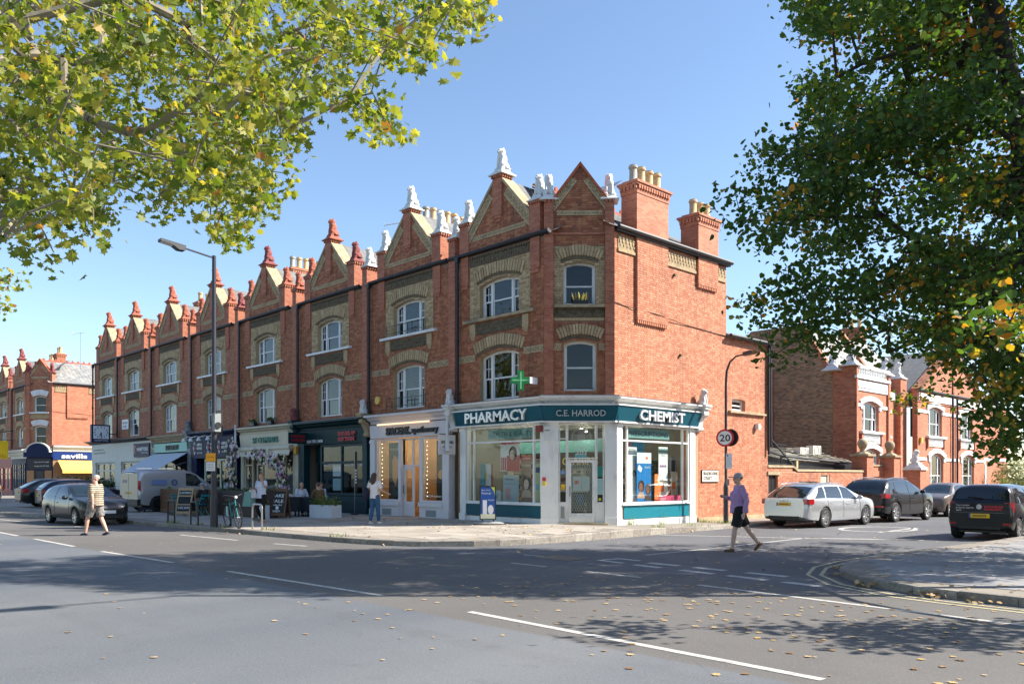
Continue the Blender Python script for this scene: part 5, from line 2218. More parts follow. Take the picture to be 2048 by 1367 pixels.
MB().lathe([(.17, -.01), (.17, 0)], (.05, 0, .95), 20, 'y').build('print', P(215, 150, 95), t)
ftext('window_lettering', 'SPACE.NK apothecary', -6.05, -5.15, .98, 1.06, .02, MAT['plwhite'], S2, .001)
shelf_unit('lit shelves of bottles in the cosmetics shop', -6.0, 3.0, 0, 1.9, 2.4, 7, [P(40, 30, 28), P(230, 200, 150), P(150, 60, 40), P(220, 220, 215)], mat=P(225, 195, 150), group='cosmetics shelves')
shelf_unit('plain shelves at the back left of the cosmetics shop', -8.6, 4.4, 0, 1.3, 2.2, 6, [P(40, 30, 28), P(230, 200, 150), P(200, 150, 110)], mat=P(205, 170, 125), group='cosmetics shelves')
hs = thing('hanging_sign', 'square pale hanging sign with black letters beside the pharmacy', 'hanging sign', (-4.26, -.46, 2.50))
MB().box(-.03, .03, -.36, .36, 0, .68).build('panel', MAT['greige'], hs)
for sgn in (1,):
 o = text('lettering', 'SPACE.NK.', .13, P(15, 15, 18), hs, (.034, -.29, .38), (PI / 2, 0, PI / 2), .002, bold=.004)
 fit(o, .58)
 o = text('lettering', 'apothecary', .09, P(15, 15, 18), hs, (.034, -.20, .24), (PI / 2, 0, PI / 2), .002)
 fit(o, .40)
MB().bar((0, -.34, .70), (0, .46, .70), .03, .03).build('arm', MAT['iron'], hs)
bracket((-4.34, -.02, 3.30), 0, 'white', 'white console bracket between the cosmetics shop and the pharmacy', 'white lion on the bracket between the cosmetics shop and the pharmacy')
bracket((-9.72, -.02, 3.30), 0, 'white', 'weathered console bracket between the green agent and the cosmetics shop', 'white lion on the bracket between the green agent and the cosmetics shop', mat='coping')
bracket((1.56 + .02, 1.56 + 4.62, 3.30), rad(90), 'white', 'white console bracket ending the pharmacy front on the brick flank', 'white lion on the bracket at the flank end of the pharmacy front')
cc = thing('security_camera', 'long white security camera on a pipe arm below the bracket', 'camera', (-4.30, -.42, 2.95))
MB().tube([(0, .06, 1.05), (0, .02, .80), (.06, -.05, .25), (.08, -.08, .02)], .055, 8).build('arm', MAT['whitestat'], cc)
MB().tube([(.07, -.06, .06), (.20, -.14, -.36)], .085, 10).build('housing', MAT['blind'], cc)
al = thing('alarm_box', 'hexagonal yellow alarm box on the brickwork above the cosmetics shop', 'alarm box', (-9.0, -.02, 4.72))
MB().prism([(.16 * math.cos(a * PI / 3), .17 * math.sin(a * PI / 3)) for a in range(6)], -.09, 0).build('casing', P(225, 185, 90), al)
for (nm, z0) in (('first floor', 4.34), ('second floor', 7.12)):
 t = thing('balconette', 'thin black iron rail across the %s window above the cosmetics shop' % nm, 'railing', (-7.07, -.16, z0))
 mb = MB()
 for z in (.08, .36):
  mb.bar((-1.2, 0, z), (1.2, 0, z), .02, .02)
 for x in (-1.2, -.4, .4, 1.2):
  mb.bar((x, 0, 0), (x, 0, .42), .02, .02)
 mb.build('rail', MAT['iron'], t)

# ================= shop 3: dark green estate agent (-15.1 .. -9.6)
S3 = thing('shopfront', 'dark green estate agent shopfront with red fascia letters', 'shopfront')
pilaster(S3, -10.05, -9.75, 'dgreen', .22, 3.3, -.08)
pilaster(S3, -15.0, -14.6, 'dgreen', .22, 3.3, -.10)
fascia(S3, -15.0, -9.75, 3.12, 3.72, 'dgreen', -.14, -.08)
cornice(S3, -15.1, -9.5, 3.74, 4.13, .42, 'dgreen')
ftext('lettering', 'DOUGLAS', -11.75, -10.45, 3.44, 3.58, -.14, P(165, 15, 30), S3, .02, .02)
ftext('lettering', 'GORDON', -11.75, -10.52, 3.22, 3.36, -.14, P(165, 15, 30), S3, .02, .02)
ftext('lettering', '020 7751 2400', -14.3, -13.0, 3.20, 3.32, -.125, MAT['plwhite'], S3, .004, .004)
shop_window(S3, -13.35, -10.05, .95, 3.10, [-11.70], [2.32], 'dgreen', -.02, .11)
mb = MB()
mb.box(-13.4, -10.02, -.06, .1, .10, .93)
for z in (.35, .62):
 mb.box(-13.4, -10.02, -.09, -.06, z, z + .05)
mb.build('stall_riser', MAT['dgreen'], S3)
shop_door(S3, -14.5, -13.5, .24, 2.35, 'dgreen', .5, .5, 'steel')
mb = MB()
mb.box(-14.6, -13.36, .5, .58, 2.37, 3.1)
mb.box(-13.42, -13.36, .06, .58, .2, 3.1)
mb.build('porch_lining', MAT['dgreen'], S3)
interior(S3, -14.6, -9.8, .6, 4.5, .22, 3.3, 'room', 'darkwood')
for nm, x, z, c in (('white printed notice', -12.55, 1.75, (205, 212, 220)), ('blue and white printed notice', -12.55, 1.15, (150, 180, 195))):
 t = thing('notice', '%s in the green agent window' % nm, 'notice', (x, .10, z))
 MB().box(0, .62, 0, .01, 0, .52 if z > 1.5 else .50).build('sheet', P(*c), t)
 for k in range(4):
  MB().box(.08, .5, -.002, 0, .40 - k * .08, .415 - k * .08).build('print', P(120, 135, 150), t)
ftext('window_lettering', 'Sales 020 7751 2400', -13.1, -11.9, 2.18, 2.25, .01, MAT['plwhite'], S3, .001)
ftext('window_lettering', 'Lettings 020 7751 2400', -11.5, -10.2, 2.18, 2.25, .01, MAT['plwhite'], S3, .001)
t = thing('partition', 'pale office partition behind the green agent window', 'partition', (-11.2, 2.2, .25))
MB().box(-.8, .9, 0, .05, .0, 2.9).build('panel', P(150, 140, 115), t)
MB().box(-.5, .1, -.06, 0, .9, 1.6).build('screen', P(30, 28, 28), t)
hs = thing('hanging_sign', 'dark green hanging sign with red letters beside the cream shop', 'hanging sign', (-14.35, -.55, 3.16))
MB().box(-.03, .03, -.45, .45, 0, .50).build('panel', MAT['dgreen'], hs)
for z, s in ((.28, 'DOUGLAS'), (.11, 'GORDON')):
 fit(text('lettering', s, .15, P(165, 15, 30), hs, (.034, -.33, z), (PI / 2, 0, PI / 2), .002, bold=.008), .66)
MB().bar((0, -.5, .56), (0, .55, .56), .03, .03).build('arm', MAT['iron'], hs)
t = thing('plaque', 'small pale blue property plaque on the green fascia', 'sign', (-14.72, -.16, 3.36))
MB().box(0, .34, -.02, 0, 0, .28).build('panel', P(160, 165, 185), t)
MB().prism([(.05, .06), (.22, .22), (.10, .2)], -.024, -.02).build('print', P(70, 90, 160), t)
# ================= shop 4: cream shop with awning and flowers (-20.7 .. -15.3)
S4 = thing('shopfront', 'cream shopfront with green fascia letters and a furled awning', 'shopfront')
pilaster(S4, -20.75, -20.45, 'cream', .22, 3.2, -.06)
pilaster(S4, -15.6, -15.2, 'cream', .22, 3.2, -.06)
fascia(S4, -20.7, -15.2, 3.18, 3.78, 'cream', -.16, -.10)
cornice(S4, -20.8, -15.1, 3.80, 4.13, .40, 'cream')
ftext('lettering', 'ST CLEMENTS', -19.3, -16.85, 3.34, 3.60, -.17, P(35, 125, 110), S4, .02, .006)
mb = MB()
mb.tube([(-20.6, -.30, 3.05), (-15.4, -.30, 3.05)], .12, 10)
mb.prism([(-.42, 2.70), (-.40, 2.70), (-.28, 2.98), (-.34, 3.0)], -20.6, -15.4, 'x')
mb.build('awning_cassette', MAT['cream'], S4)
shop_window(S4, -18.6, -15.65, .80, 2.95, [-17.2, -16.4], [], 'cream', -.02, .06)
shop_window(S4, -20.4, -19.6, .80, 2.95, [], [2.3], 'cream', -.02, .06, 'side_light')
mb = MB()
mb.box(-18.62, -15.6, -.05, .1, .1, .79)
mb.box(-20.45, -19.55, -.05, .1, .1, .79)
mb.build('stall_riser', MAT['cream'], S4)
shop_door(S4, -19.5, -18.65, .22, 2.4, 'cream', .15, .4, 'steel')
MAT['peach'] = M('soft peach wall', (.45, .36, .28), .8)
interior(S4, -20.5, -15.4, .3, 4.5, .22, 3.3, 'peach', 'slab')
shelf_unit('gift shelves inside the cream shop', -17.0, 3.2, 0, 1.6, 2.0, 5, PC, group='cream shop shelves')


def flowers(name, label, path, n, rad_, seed, loc=(0, 0, 0)):
 """garland: stems, leaves and each kind of bloom"""
 t = thing(name, label, 'flowers', loc)
 rg = random.Random(seed)
 pts = [Vector(p) for p in path]
 def along():
  k = rg.randrange(len(pts) - 1)
  return pts[k].lerp(pts[k + 1], rg.random())
 st = MB()
 st.tube(path, .03, 5)
 for i in range(len(pts) * 6):
  a = along()
  b = a + Vector((rg.gauss(0, rad_), -abs(rg.gauss(0, rad_ * .6)), rg.gauss(0, rad_)))
  st.tube([a, (a + b) / 2 + Vector((0, -.03, .03)), b], [.012, .008, .004], 4)
 st.build('stem', MAT['darkwood'], t)
 lf = MB()
 for i in range(n * 3):
  c = along() + Vector((rg.gauss(0, rad_ * .8), -abs(rg.gauss(0, rad_ * .6)), rg.gauss(0, rad_ * .8)))
  lf.tone = rg.random()
  add_leaf(lf, c, Vector((rg.gauss(0, 1), -1, rg.gauss(0, 1))).normalized(), Vector((rg.gauss(0, 1), 0, rg.gauss(0, 1))).normalized(), rg.uniform(.07, .13), 'lime')
 put('leaves', lf.mesh('leaves', MAT['ivy'], fix=False), t)['kind'] = 'stuff'
 cols = [P(232, 218, 226, .7), P(208, 150, 180, .7), P(196, 204, 218, .7), P(234, 228, 212, .7), P(158, 104, 138, .7), P(205, 196, 140, .7)]
 for i in range(int(n * 1.5)):
  c = along() + Vector((rg.gauss(0, rad_), -abs(rg.gauss(0, rad_ * .7)) - .04, rg.gauss(0, rad_)))
  kd = rg.randrange(len(cols))
  def mk():
   b = MB()
   for ring, (r, k, z) in enumerate(((.075, 7, 0), (.05, 6, -.02), (.025, 4, -.035))):
    for q in range(k):
     a = 2 * PI * q / k + ring
     b.ell((r * math.cos(a), z, r * math.sin(a)), (.035, .018, .035), 6, 4)
   return b.mesh('bloom', cols[kd], True)
  o = put('bloom', cached(('bloom', kd), mk), t, c)
  s = rg.uniform(.5, .95)
  o.scale = (s, s, s)
 return t


MAT['ivy'] = leaf_mat('ivy', [(0, (.02, .05, .02)), (.6, (.06, .11, .04)), (1, (.16, .2, .08))], .25)
flowers('flower_garland', 'pink and white flower garland climbing the left side of the cream shop', [(-20.9, -.45, .9), (-20.6, -.40, 1.6), (-20.95, -.4, 2.3), (-20.8, -.45, 3.0), (-20.3, -.40, 3.1)], 70, .24, 1)
flowers('flower_garland', 'hanging flower garland along the top of the cream shop window', [(-18.9, -.35, 2.78), (-18.0, -.4, 2.68), (-17.2, -.4, 2.55), (-16.6, -.4, 2.30), (-16.1, -.4, 2.5)], 60, .19, 2)
flowers('flower_garland', 'flower garland climbing the right side of the cream shop', [(-15.6, -.35, .9), (-15.7, -.35, 1.5), (-15.9, -.4, 2.1), (-16.0, -.4, 2.6)], 46, .20, 3)
al = thing('alarm_box', 'small yellow alarm box at the right end of the cream shop', 'alarm box', (-15.3, -.12, 2.75))
MB().box(0, .20, -.10, 0, 0, .34).build('casing', P(215, 160, 40), al)
for x in (-19.2, -17.5):
 t = thing('sill_trough', 'dark trough of plants under the first floor window %s of the cream shop' % ('left end' if x < -19 else 'right end'), 'planter', (x, -.2, 4.18))
 MB().box(-.25, .25, -.09, .09, 0, .16).build('trough', MAT['black'], t)
 lf = MB()
 for i in range(60):
  lf.tone = RNG.random()
  add_leaf(lf, Vector((RNG.uniform(-.25, .25), RNG.uniform(-.1, .1), RNG.uniform(.14, .3))), Vector((RNG.gauss(0, 1), -.5, RNG.random())).normalized(), Vector((0, 0, 1)), .08, 'lime')
 lf.build('foliage', MAT['ivy'], t)
# ================= shop 5: navy shop (-26.4 .. -21)
S5 = thing('shopfront', 'navy blue shopfront with white lettered fascia and diamond emblems', 'shopfront')
pilaster(S5, -26.5, -25.9, 'navy', .22, 3.0, -.10)
pilaster(S5, -21.5, -21.1, 'navy', .22, 3.0, -.10)
fascia(S5, -26.5, -21.0, 2.72, 3.78, 'navy', -.20, -.14)
cornice(S5, -26.5, -21.0, 3.80, 4.13, .38, 'navy')
for (x, dz) in ((-25.9, 0), (-24.2, 0), (-22.9, 0)):
 mb = MB()
 mb.prism([(x, 3.62), (x + .13, 3.42), (x, 3.52), (x - .13, 3.42)], -.215, -.19)
 mb.prism([(x, 2.92), (x + .13, 3.12), (x, 3.02), (x - .13, 3.12)], -.205, -.18)
 mb.prism([(x - .2, 3.27), (x - .07, 3.40), (x - .1, 3.27), (x - .07, 3.14)], -.212, -.18)
 mb.build('emblem', MAT['plwhite'], S5)
 MB().prism([(x + .2, 3.27), (x + .07, 3.40), (x + .03, 3.27), (x + .07, 3.14)], -.212, -.18).build('emblem_red', P(170, 40, 75), S5)
 ftext('lettering', 'AUBYN &', x + .28, x + .95, 3.38, 3.52, -.205, MAT['plwhite'], S5, .004, .004)
 ftext('lettering', 'BARTHOLD', x + .28, x + .95, 3.18, 3.32, -.205, MAT['plwhite'], S5, .004, .004)
 ftext('lettering', '020 7731 4391', x + .28, x + .95, 2.96, 3.05, -.195, MAT['plwhite'], S5, .003)
for x in (-26.3, -25.4, -24.4, -23.3):
 t = thing('sign_lamp', 'white swan-neck lamp over the navy fascia, %s' % ('first from the left' if x < -26 else 'second from the left' if x < -25 else 'third from the left' if x < -24 else 'rightmost'), 'lamp', (x, -.2, 3.72), 0, 'lamps over the navy fascia')
 MB().tube([(.5, .1, .12), (.25, -.3, .16), (0, -.42, .06)], .018, 6).build('arm', MAT['plwhite'], t)
 MB().lathe([(.05, .02), (.13, -.16), (.12, -.16)], (0, -.42, .06), 12).build('shade', MAT['plwhite'], t)
MAT['palegreen'] = M('pale green paint', (.48, .56, .42), .5)
shop_window(S5, -25.1, -21.55, .9, 2.68, [-23.2], [], 'palegreen', .0, .10)
MB().box(-25.15, -21.5, -.04, .1, .1, .88).build('stall_riser', MAT['palegreen'], S5)
MB().box(-23.1, -21.7, .12, .14, .95, 1.45).build('window_film', MAT['palegreen'], S5)
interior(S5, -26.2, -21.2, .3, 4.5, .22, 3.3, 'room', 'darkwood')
shop_door(S5, -25.88, -25.12, .22, 2.4, 'navy', .3, .5, 'steel')
# ================= shop 6: mint fascia and striped awning (-32.2 .. -26.7)
S6 = thing('shopfront', 'pale stone shopfront with mint fascia and black letters', 'shopfront')
pilaster(S6, -32.2, -31.8, 'lead', .22, 3.3, -.08)
pilaster(S6, -27.1, -26.65, 'lead', .22, 3.3, -.10)
fascia(S6, -31.8, -27.1, 3.15, 3.66, 'mint', -.14, -.10)
cornice(S6, -32.2, -26.7, 3.72, 4.12, .40, 'coping')
ftext('lettering', 'BLUSH & BLOW', -30.0, -28.2, 3.27, 3.53, -.15, P(15, 15, 18), S6, .01, .012)
shop_window(S6, -31.7, -27.15, .7, 3.1, [-30.4, -28.9, -28.2], [], 'darkwood', .0, .08)
MB().box(-31.75, -27.1, -.04, .1, .1, .69).build('stall_riser', MAT['darkwood'], S6)
interior(S6, -32, -26.8, .3, 4.5, .22, 3.3, 'room', 'darkwood')
aw = thing('striped_awning', 'blue and white striped awning sloping out over the mint shop', 'awning', (-29.5, -.10, 3.08))
n = 34
L_ = 5.0
st = [MB(), MB()]
for k in range(n):
 a, b = -L_ / 2 + L_ * k / n, -L_ / 2 + L_ * (k + 1) / n
 m = st[k % 2]
 m.add([(a, 0, 0), (b, 0, 0), (b, -1.75, -1.02), (a, -1.75, -1.02), (a, 0, -.015), (b, 0, -.015), (b, -1.75, -1.035), (a, -1.75, -1.035)], [(0, 1, 2, 3), (7, 6, 5, 4)])
 m.prism([(a, -1.03), (b, -1.03), (b, -1.18), ((a + b) / 2, -1.22), (a, -1.18)], -1.76, -1.748)
st[0].build('pale_stripes', M('awning white', (.70, .72, .76), .8), aw)
st[1].build('blue_stripes', M('awning blue', (.36, .42, .52), .8), aw)
mb = MB()
for x in (-2.48, 2.48):
 mb.bar((x, 0, -.5), (x, -1.7, -1.03), .03, .03)
mb.build('arm', MAT['lead'], aw)
# ================= shops 7 and 8: off-white agent
S7 = thing('shopfront', 'off-white agent shopfront with many-paned windows and navy sign board', 'shopfront')
fascia(S7, -43.0, -32.3, 2.70, 3.92, 'paleshop', -.10, -.10)
cornice(S7, -43.6, -32.3, 3.92, 4.15, .42, 'black')
for a, b in ((-43.0, -42.3), (-38.6, -37.4), (-33.0, -32.3)):
 pilaster(S7, a, b, 'paleshop', .22, 2.7, -.08)
shop_window(S7, -42.25, -38.65, .9, 2.68, [-41.0, -39.8], [2.15], 'paleshop', .0, .10)
shop_window(S7, -37.35, -33.05, .9, 2.68, [-36.0, -34.6, -33.8], [2.15], 'paleshop', .0, .10)
MB().box(-43, -32.3, -.03, .1, .1, .89).build('stall_riser', MAT['paleshop'], S7)
interior(S7, -42.8, -32.5, .3, 4.5, .22, 3.3, 'peach', 'slab')
ftext('lettering', 'Sales 020 7834 1122', -42.6, -40.6, 3.50, 3.60, -.112, P(90, 90, 85), S7, .002)
ftext('lettering', 'Lettings 020 7717 5451', -42.6, -40.3, 3.30, 3.40, -.112, P(90, 90, 85), S7, .002)
t = thing('sign_board', 'navy sign board with white capitals on the off-white fascia', 'sign', (-34.9, -.14, 2.95))
MB().box(0, 2.5, -.05, 0, 0, .82).build('panel', MAT['navy'], t)
ftext('lettering', 'HAMPTONS', .55, 2.3, .36, .58, -.055, MAT['plwhite'], t, .004, .006)
ftext('lettering', 'INTERNATIONAL', 1.2, 2.3, .20, .28, -.055, MAT['plwhite'], t, .004)
MB().prism([(.15, .2), (.25, .2), (.28, .62), (.42, .68), (.12, .72)], -.056, -.05).build('emblem', P(210, 120, 110), t)
t = thing('clock', 'square projecting clock with white face and black case', 'clock', (-38.6, -.95, 4.30))
MB().box(-.16, .16, -.56, .56, -.35, .78).build('case', MAT['navy'], t)
fcm = MB().box(.162, .172, -.47, .47, -.12, .70).build('dial', P(225, 232, 238), t)
mb = MB()
for k in range(12):
 a = k * PI / 6
 mb.box(.173, .179, .39 * math.cos(a) - .025, .39 * math.cos(a) + .025, .29 + .33 * math.sin(a) - .04, .29 + .33 * math.sin(a) + .04)
mb.build('hour_mark', MAT['black'], t)
mb = MB()
mb.bar((.185, 0, .29), (.185, .04, -.03), .02, .04)
mb.bar((.185, 0, .29), (.185, -.08, .06), .02, .05)
mb.build('hand', MAT['black'], t)
fit(text('lettering', 'HAMPTONS', .14, MAT['plwhite'], t, (.164, -.42, -.28), (PI / 2, 0, PI / 2), .002), .84)
MB().bar((0, .56, .2), (0, .95, .2), .06, .06).build('arm', MAT['iron'], t)
t = thing('street_nameplate', 'small white street nameplate on brick above the navy sign board', 'sign', (-37.3, -.03, 4.75))
MB().box(0, 1.1, -.03, 0, 0, .62).build('plate', MAT['plwhite'], t)
ftext('lettering', 'NEW KINGS', .12, .98, .34, .48, -.034, P(40, 40, 45), t, .001)
ftext('lettering', 'ROAD', .3, .8, .12, .26, -.034, P(40, 40, 45), t, .001)
for (x, c, m, lab) in ((-15.2, 'darkred', 'dgreen', 'between the cream shop and the green agent'), (-26.6, 'grey', 'lead', 'between the mint shop and the navy shop')):
 bracket((x, -.02, 3.30), 0, c, 'painted console bracket %s' % lab, '%s lion on the bracket %s' % (c.replace('dark', 'dark '), lab), mat=m)
mb = MB()
mb.tube([(-20.95, -.25, 4.3), (-20.95, -.25, 3.35), (-20.6, -.3, 3.12), (-20.2, -.3, 3.05)], .05, 8)
mb.build('drain_pipe', MAT['plwhite'], HOUSES[4]).location = (20.86, 0, 0)
# ================= far corner agent
S9 = thing('shopfront', 'far navy corner shopfront with arched pediment', 'shopfront', (FX, 0, 0))
mb = MB()
mb.box(-4.6, -.1, -.02, .3, .1, 3.3)
mb.build('front_wall', MAT['navy'], S9)
for a, b in ((-4.3, -3.0), (-2.9, -1.6), (-1.5, -.3)):
 shop_window(S9, a, b, .6, 2.9, [(a + b) / 2], [2.4], 'navy', -.08, .07)
cornice(S9, -4.7, .1, 3.3, 4.1, .4, 'paleshop')
def far_ch():
 mb = MB()
 mb.box(0, 2.2, -.05, .3, .1, 3.4)
 n = 14
 pts = [(-.1, 3.4), (2.3, 3.4), (2.3, 3.8)] + [(1.1 + .95 * math.cos(PI * k / n), 3.8 + .75 * math.sin(PI * k / n)) for k in range(n + 1)] + [(-.1, 3.8)]
 mb.prism(pts, -.30, .1)
 mb.build('pediment', MAT['navy'], S9)
 m2 = MB()
 for k in range(n):
  a, b = PI * k / n, PI * (k + 1) / n
  m2.prism([(1.1 + .95 * math.cos(a), 3.8 + .75 * math.sin(a)), (1.1 + .95 * math.cos(b), 3.8 + .75 * math.sin(b)), (1.1 + 1.04 * math.cos(b), 3.8 + .84 * math.sin(b)), (1.1 + 1.04 * math.cos(a), 3.8 + .84 * math.sin(a))], -.36, -.0)
 m2.build('pediment_coping', MAT['paleshop'], S9)
 shop_door(S9, .7, 1.5, .2, 2.3, 'black', -.10, .4, 'steel')
 for a, b in ((.05, .65), (1.55, 2.15)):
  MB().box(a, b, -.075, -.055, .5, 2.3).build('timber_panel', MAT['wood'], S9)
 MB().box(.1, 2.1, -.075, -.055, 2.4, 3.3).build('dark_panel', MAT['black'], S9)
 ftext('lettering', 'Sales 020 7731 9400', .7, 1.9, 2.95, 3.05, -.08, MAT['plwhite'], S9, .002)
 ftext('lettering', 'Lettings 020 7731 9425', .7, 1.9, 2.62, 2.72, -.08, MAT['plwhite'], S9, .002)
def far_sd():
 mb = MB()
 mb.box(0, 6.4, -.03, .1, .1, 3.2)
 mb.build('side_wall', MAT['wood'], S9)
 fascia(S9, 0, 6.4, 3.2, 3.85, 'navyb', -.12, -.10)
 cornice(S9, 0, 6.5, 3.9, 4.4, .3, 'paleshop')
 ftext('lettering', 'savills', .6, 2.6, 3.34, 3.70, -.13, MAT['plwhite'], S9, .03, .012)
 shop_window(S9, .6, 5.8, .6, 2.4, [2.4, 4.1], [], 'wood', -.08, .08)
MAT['navyb'] = M('royal blue paint', (.01, .035, .16), .35)
PH_keep = PH
PH = S9
turned(far_ch, Vector((0, 0, 0)), rad(45))
turned(far_sd, Vector((1.56, 1.56, 0)), rad(90))
PH = PH_keep
aw = thing('shop_awning', 'plain yellow awning on the sunny side of the far corner shop', 'awning', (FX + 1.6, 1.9, 3.15), rad(90))
mb = MB()
mb.add([(0, -.1, 0), (5.6, -.1, 0), (5.6, -1.4, -.85), (0, -1.4, -.85), (0, -.1, -.02), (5.6, -.1, -.02), (5.6, -1.4, -.87), (0, -1.4, -.87)], [(0, 1, 2, 3), (7, 6, 5, 4)])
mb.box(0, 5.6, -1.42, -1.40, -1.08, -.85)
mb.build('canopy', M('yellow canvas', (.84, .52, .11), .8, var=.06), aw)
hs = thing('hanging_sign', 'yellow hanging sign with lower-case letters on the far corner shop', 'hanging sign', (FX - 3.6, -1.4, 3.3))
MB().box(-.06, .06, -.85, .85, 0, 1.55).build('panel', M('bright yellow sign', (.86, .58, .01), .4), hs)
fit(text('lettering', 'savills', .42, P(190, 130, 10), hs, (.066, -.6, .12), (PI / 2, 0, PI / 2), .004), 1.25)
mb = MB()
mb.tube([(0, 1.4, 2.5), (0, .4, 2.3), (0, -.9, 1.62)], .03, 6)
mb.bar((0, 1.4, 1.62), (0, -.9, 1.62), .04, .04)
mb.build('arm', MAT['iron'], hs)
S10 = thing('shopfront', 'distant red shopfront at the picture edge', 'shopfront', (FX - 10.2, 0, 0))
MB().box(0, 5.6, 0, .2, .1, 4.1).build('front_wall', P(150, 25, 30), S10)
shop_window(S10, .4, 2.6, .6, 2.6, [1.5], [2.0], 'redpaint', -.06, .08)
shop_window(S10, 3.0, 5.3, .6, 2.6, [4.2], [2.0], 'redpaint', -.06, .08)
cornice(S10, 0, 5.6, 3.5, 4.1, .4, 'paleshop')

# ---------------------------------------------------------------- side street: yard wall, lean-to and villas
# garden wall of the yard behind the pharmacy (local x = world y - 11.1, outward +x)
yw = thing('yard_wall', 'low red brick yard wall with stone coping, doors and bins behind the pharmacy', 'wall', (1.56, 11.1, 0), rad(90))
mb = MB()
wall_panel(mb, 0, 9.4, 0, 1.95, 0, .24, [(.05, .80, .1, 1.80, 0), (4.50, 5.35, .1, 1.80, 0)])
mb.box(0, 2.0, 0, .24, 1.951, 2.1)
mb.build('wall', MAT['mortar2'] if 'mortar2' in MAT else MAT['sidemortar'], yw)
r = MB()
lay_bricks(r, .1, 1.95, lambda z: minus(0, 9.4, [(.05, .80), (4.50, 5.35)] if z < 1.8 else []), seed=21)
lay_bricks(r, 1.95, 2.1, lambda z: [(0, 2.0)], seed=22)
put('bricks', r.mesh('bricks', MAT['sidebrick'], fix=False), yw)['kind'] = 'stuff'
for a, b, z in ((0, 2.05, 2.1), (2.4, 9.4, 1.95)):
 MB().prism([(-.05, z), (.29, z), (.27, z + .09), (-.03, z + .09)], a, b, 'x').build('coping', MAT['coping'], yw)
MB().prism([(2.05, 2.1), (2.4, 1.95), (2.4, 2.04), (2.05, 2.19)], -.05, .29).build('coping', MAT['coping'], yw)
MB().box(-.05, .95, -.06, .2, 1.80, 1.94).build('lintel', MAT['coping'], yw)
d = MB()
d.box(.05, .80, .10, .14, .1, 1.8)
d.box(.12, .40, .085, .10, 1.0, 1.7)
d.box(.46, .74, .085, .10, 1.0, 1.7)
d.box(.12, .40, .085, .10, .25, .85)
d.box(.46, .74, .085, .10, .25, .85)
d.build('black_door', MAT['black'], yw)
d = MB()
d.box(4.50, 4.58, .02, .12, .1, 1.8)
d.box(5.22, 5.35, .02, .12, .1, 1.8)
d.box(4.58, 5.22, .06, .12, .1, 1.8)
d.build('pale_door', P(190, 180, 165), yw)
for x in (2.6, 3.4):
 b = MB()
 b.box(x, x + .62, -.34, -.02, 1.0, 1.42)
 b.prism([(-.36, 1.42), (-.02, 1.42), (-.02, 1.54)], x - .02, x + .64, 'x')
 b.build('meter_box', MAT['black'], yw)
MB().box(4.02, 4.16, -.08, 0, 1.2, 1.5).build('door_entry', MAT['grey'], yw)
# lean-to roof and fire stair behind the wall
lt = thing('lean_to', 'single storey lean-to with old slate roof behind the yard wall', 'outbuilding', (.2, 11.4, 0), rad(90))
mb = MB()
rg = random.Random(4)
for i in range(9):
 y0, y1 = -.35 + i * .32, -.35 + (i + 1) * .32 + .03
 z0, z1 = 0, 0
 x = 0
 while x < 10:
  t0, t1 = i / 9, (i + 1) / 9
  h = lambda xx, t: 2.42 + .75 * t + max(0, (3.2 - xx) * .12)
  mb.tone = rg.random()
  e = min(x + .38, 10)
  jit = rg.uniform(0, .03) + (.05 * rg.random() if x > 6.5 else 0)
  mb.add([(x, y0, h(x, t0) + .02 + jit), (e, y0, h(e, t0) + .02 + jit), (e, y1, h(e, t1)), (x, y1, h(x, t1)), (x, y0, h(x, t0) + jit), (e, y0, h(e, t0) + jit)], [(0, 1, 2, 3), (4, 5, 1, 0)])
  x += .39
put('slates', mb.mesh('slates', M('mossy slate', (.20, .19, .16), .8, tone=(.36, .34, .28), var=.2, scale=5), fix=False), lt)
mb = MB()
mb.box(0, 10, -.3, -.1, 1.0, 2.38)
mb.box(0, 10, 2.5, 2.6, 0, 3.1)
mb.build('timber_wall', MAT['black'], lt)
mb = MB()
mb.tube([(-.2, -.55, 2.98), (2.4, -.50, 2.62), (9, -.45, 2.38)], .05, 8)
mb.tube([(2.4, -.5, 2.6), (2.4, -.5, 1.9)], .05, 8)
mb.build('gutter', MAT['iron'], lt)
lp = MB()
lp.box(3.7, 3.85, -.52, -.42, 2.1, 2.42)
lp.build('wall_lantern', P(205, 180, 130), lt)
fs = thing('fire_stair', 'black iron balustrade and stair above the yard wall', 'railing', (1.2, 11.2, 2.1), rad(90))
mb = MB()
for k in range(22):
 x = .05 + k * .095
 mb.bar((x, 0, .15), (x, 0, .95), .016, .016)
mb.bar((0, 0, .95), (2.1, 0, .95), .04, .03)
mb.bar((0, 0, .15), (2.1, 0, .15), .04, .03)
mb.bar((.1, -.05, 1.5), (2.6, -.05, .1), .05, .05)
mb.build('balustrade', MAT['iron'], fs)
for k, y in enumerate((18.9, 20.2)):
 t = thing('air_conditioner', 'pale air conditioning unit on the yard roof, %s of two' % ('left' if k == 0 else 'right'), 'air conditioner', (-1.0, y, 2.62 + .12 * k), rad(90), 'air conditioning units')
 MB().box(-.42, .40, -.18, .18, 0, .52).build('casing', P(205, 198, 185), t)
 MB().lathe([(.22, -.01), (.24, -.02), (.22, -.03)], (-.08, -.17, .26), 18, 'y', False).build('fan_ring', MAT['grey'], t)
 MB().box(.25, .42, -.185, -.18, .1, .42).build('vent', MAT['grey'], t)


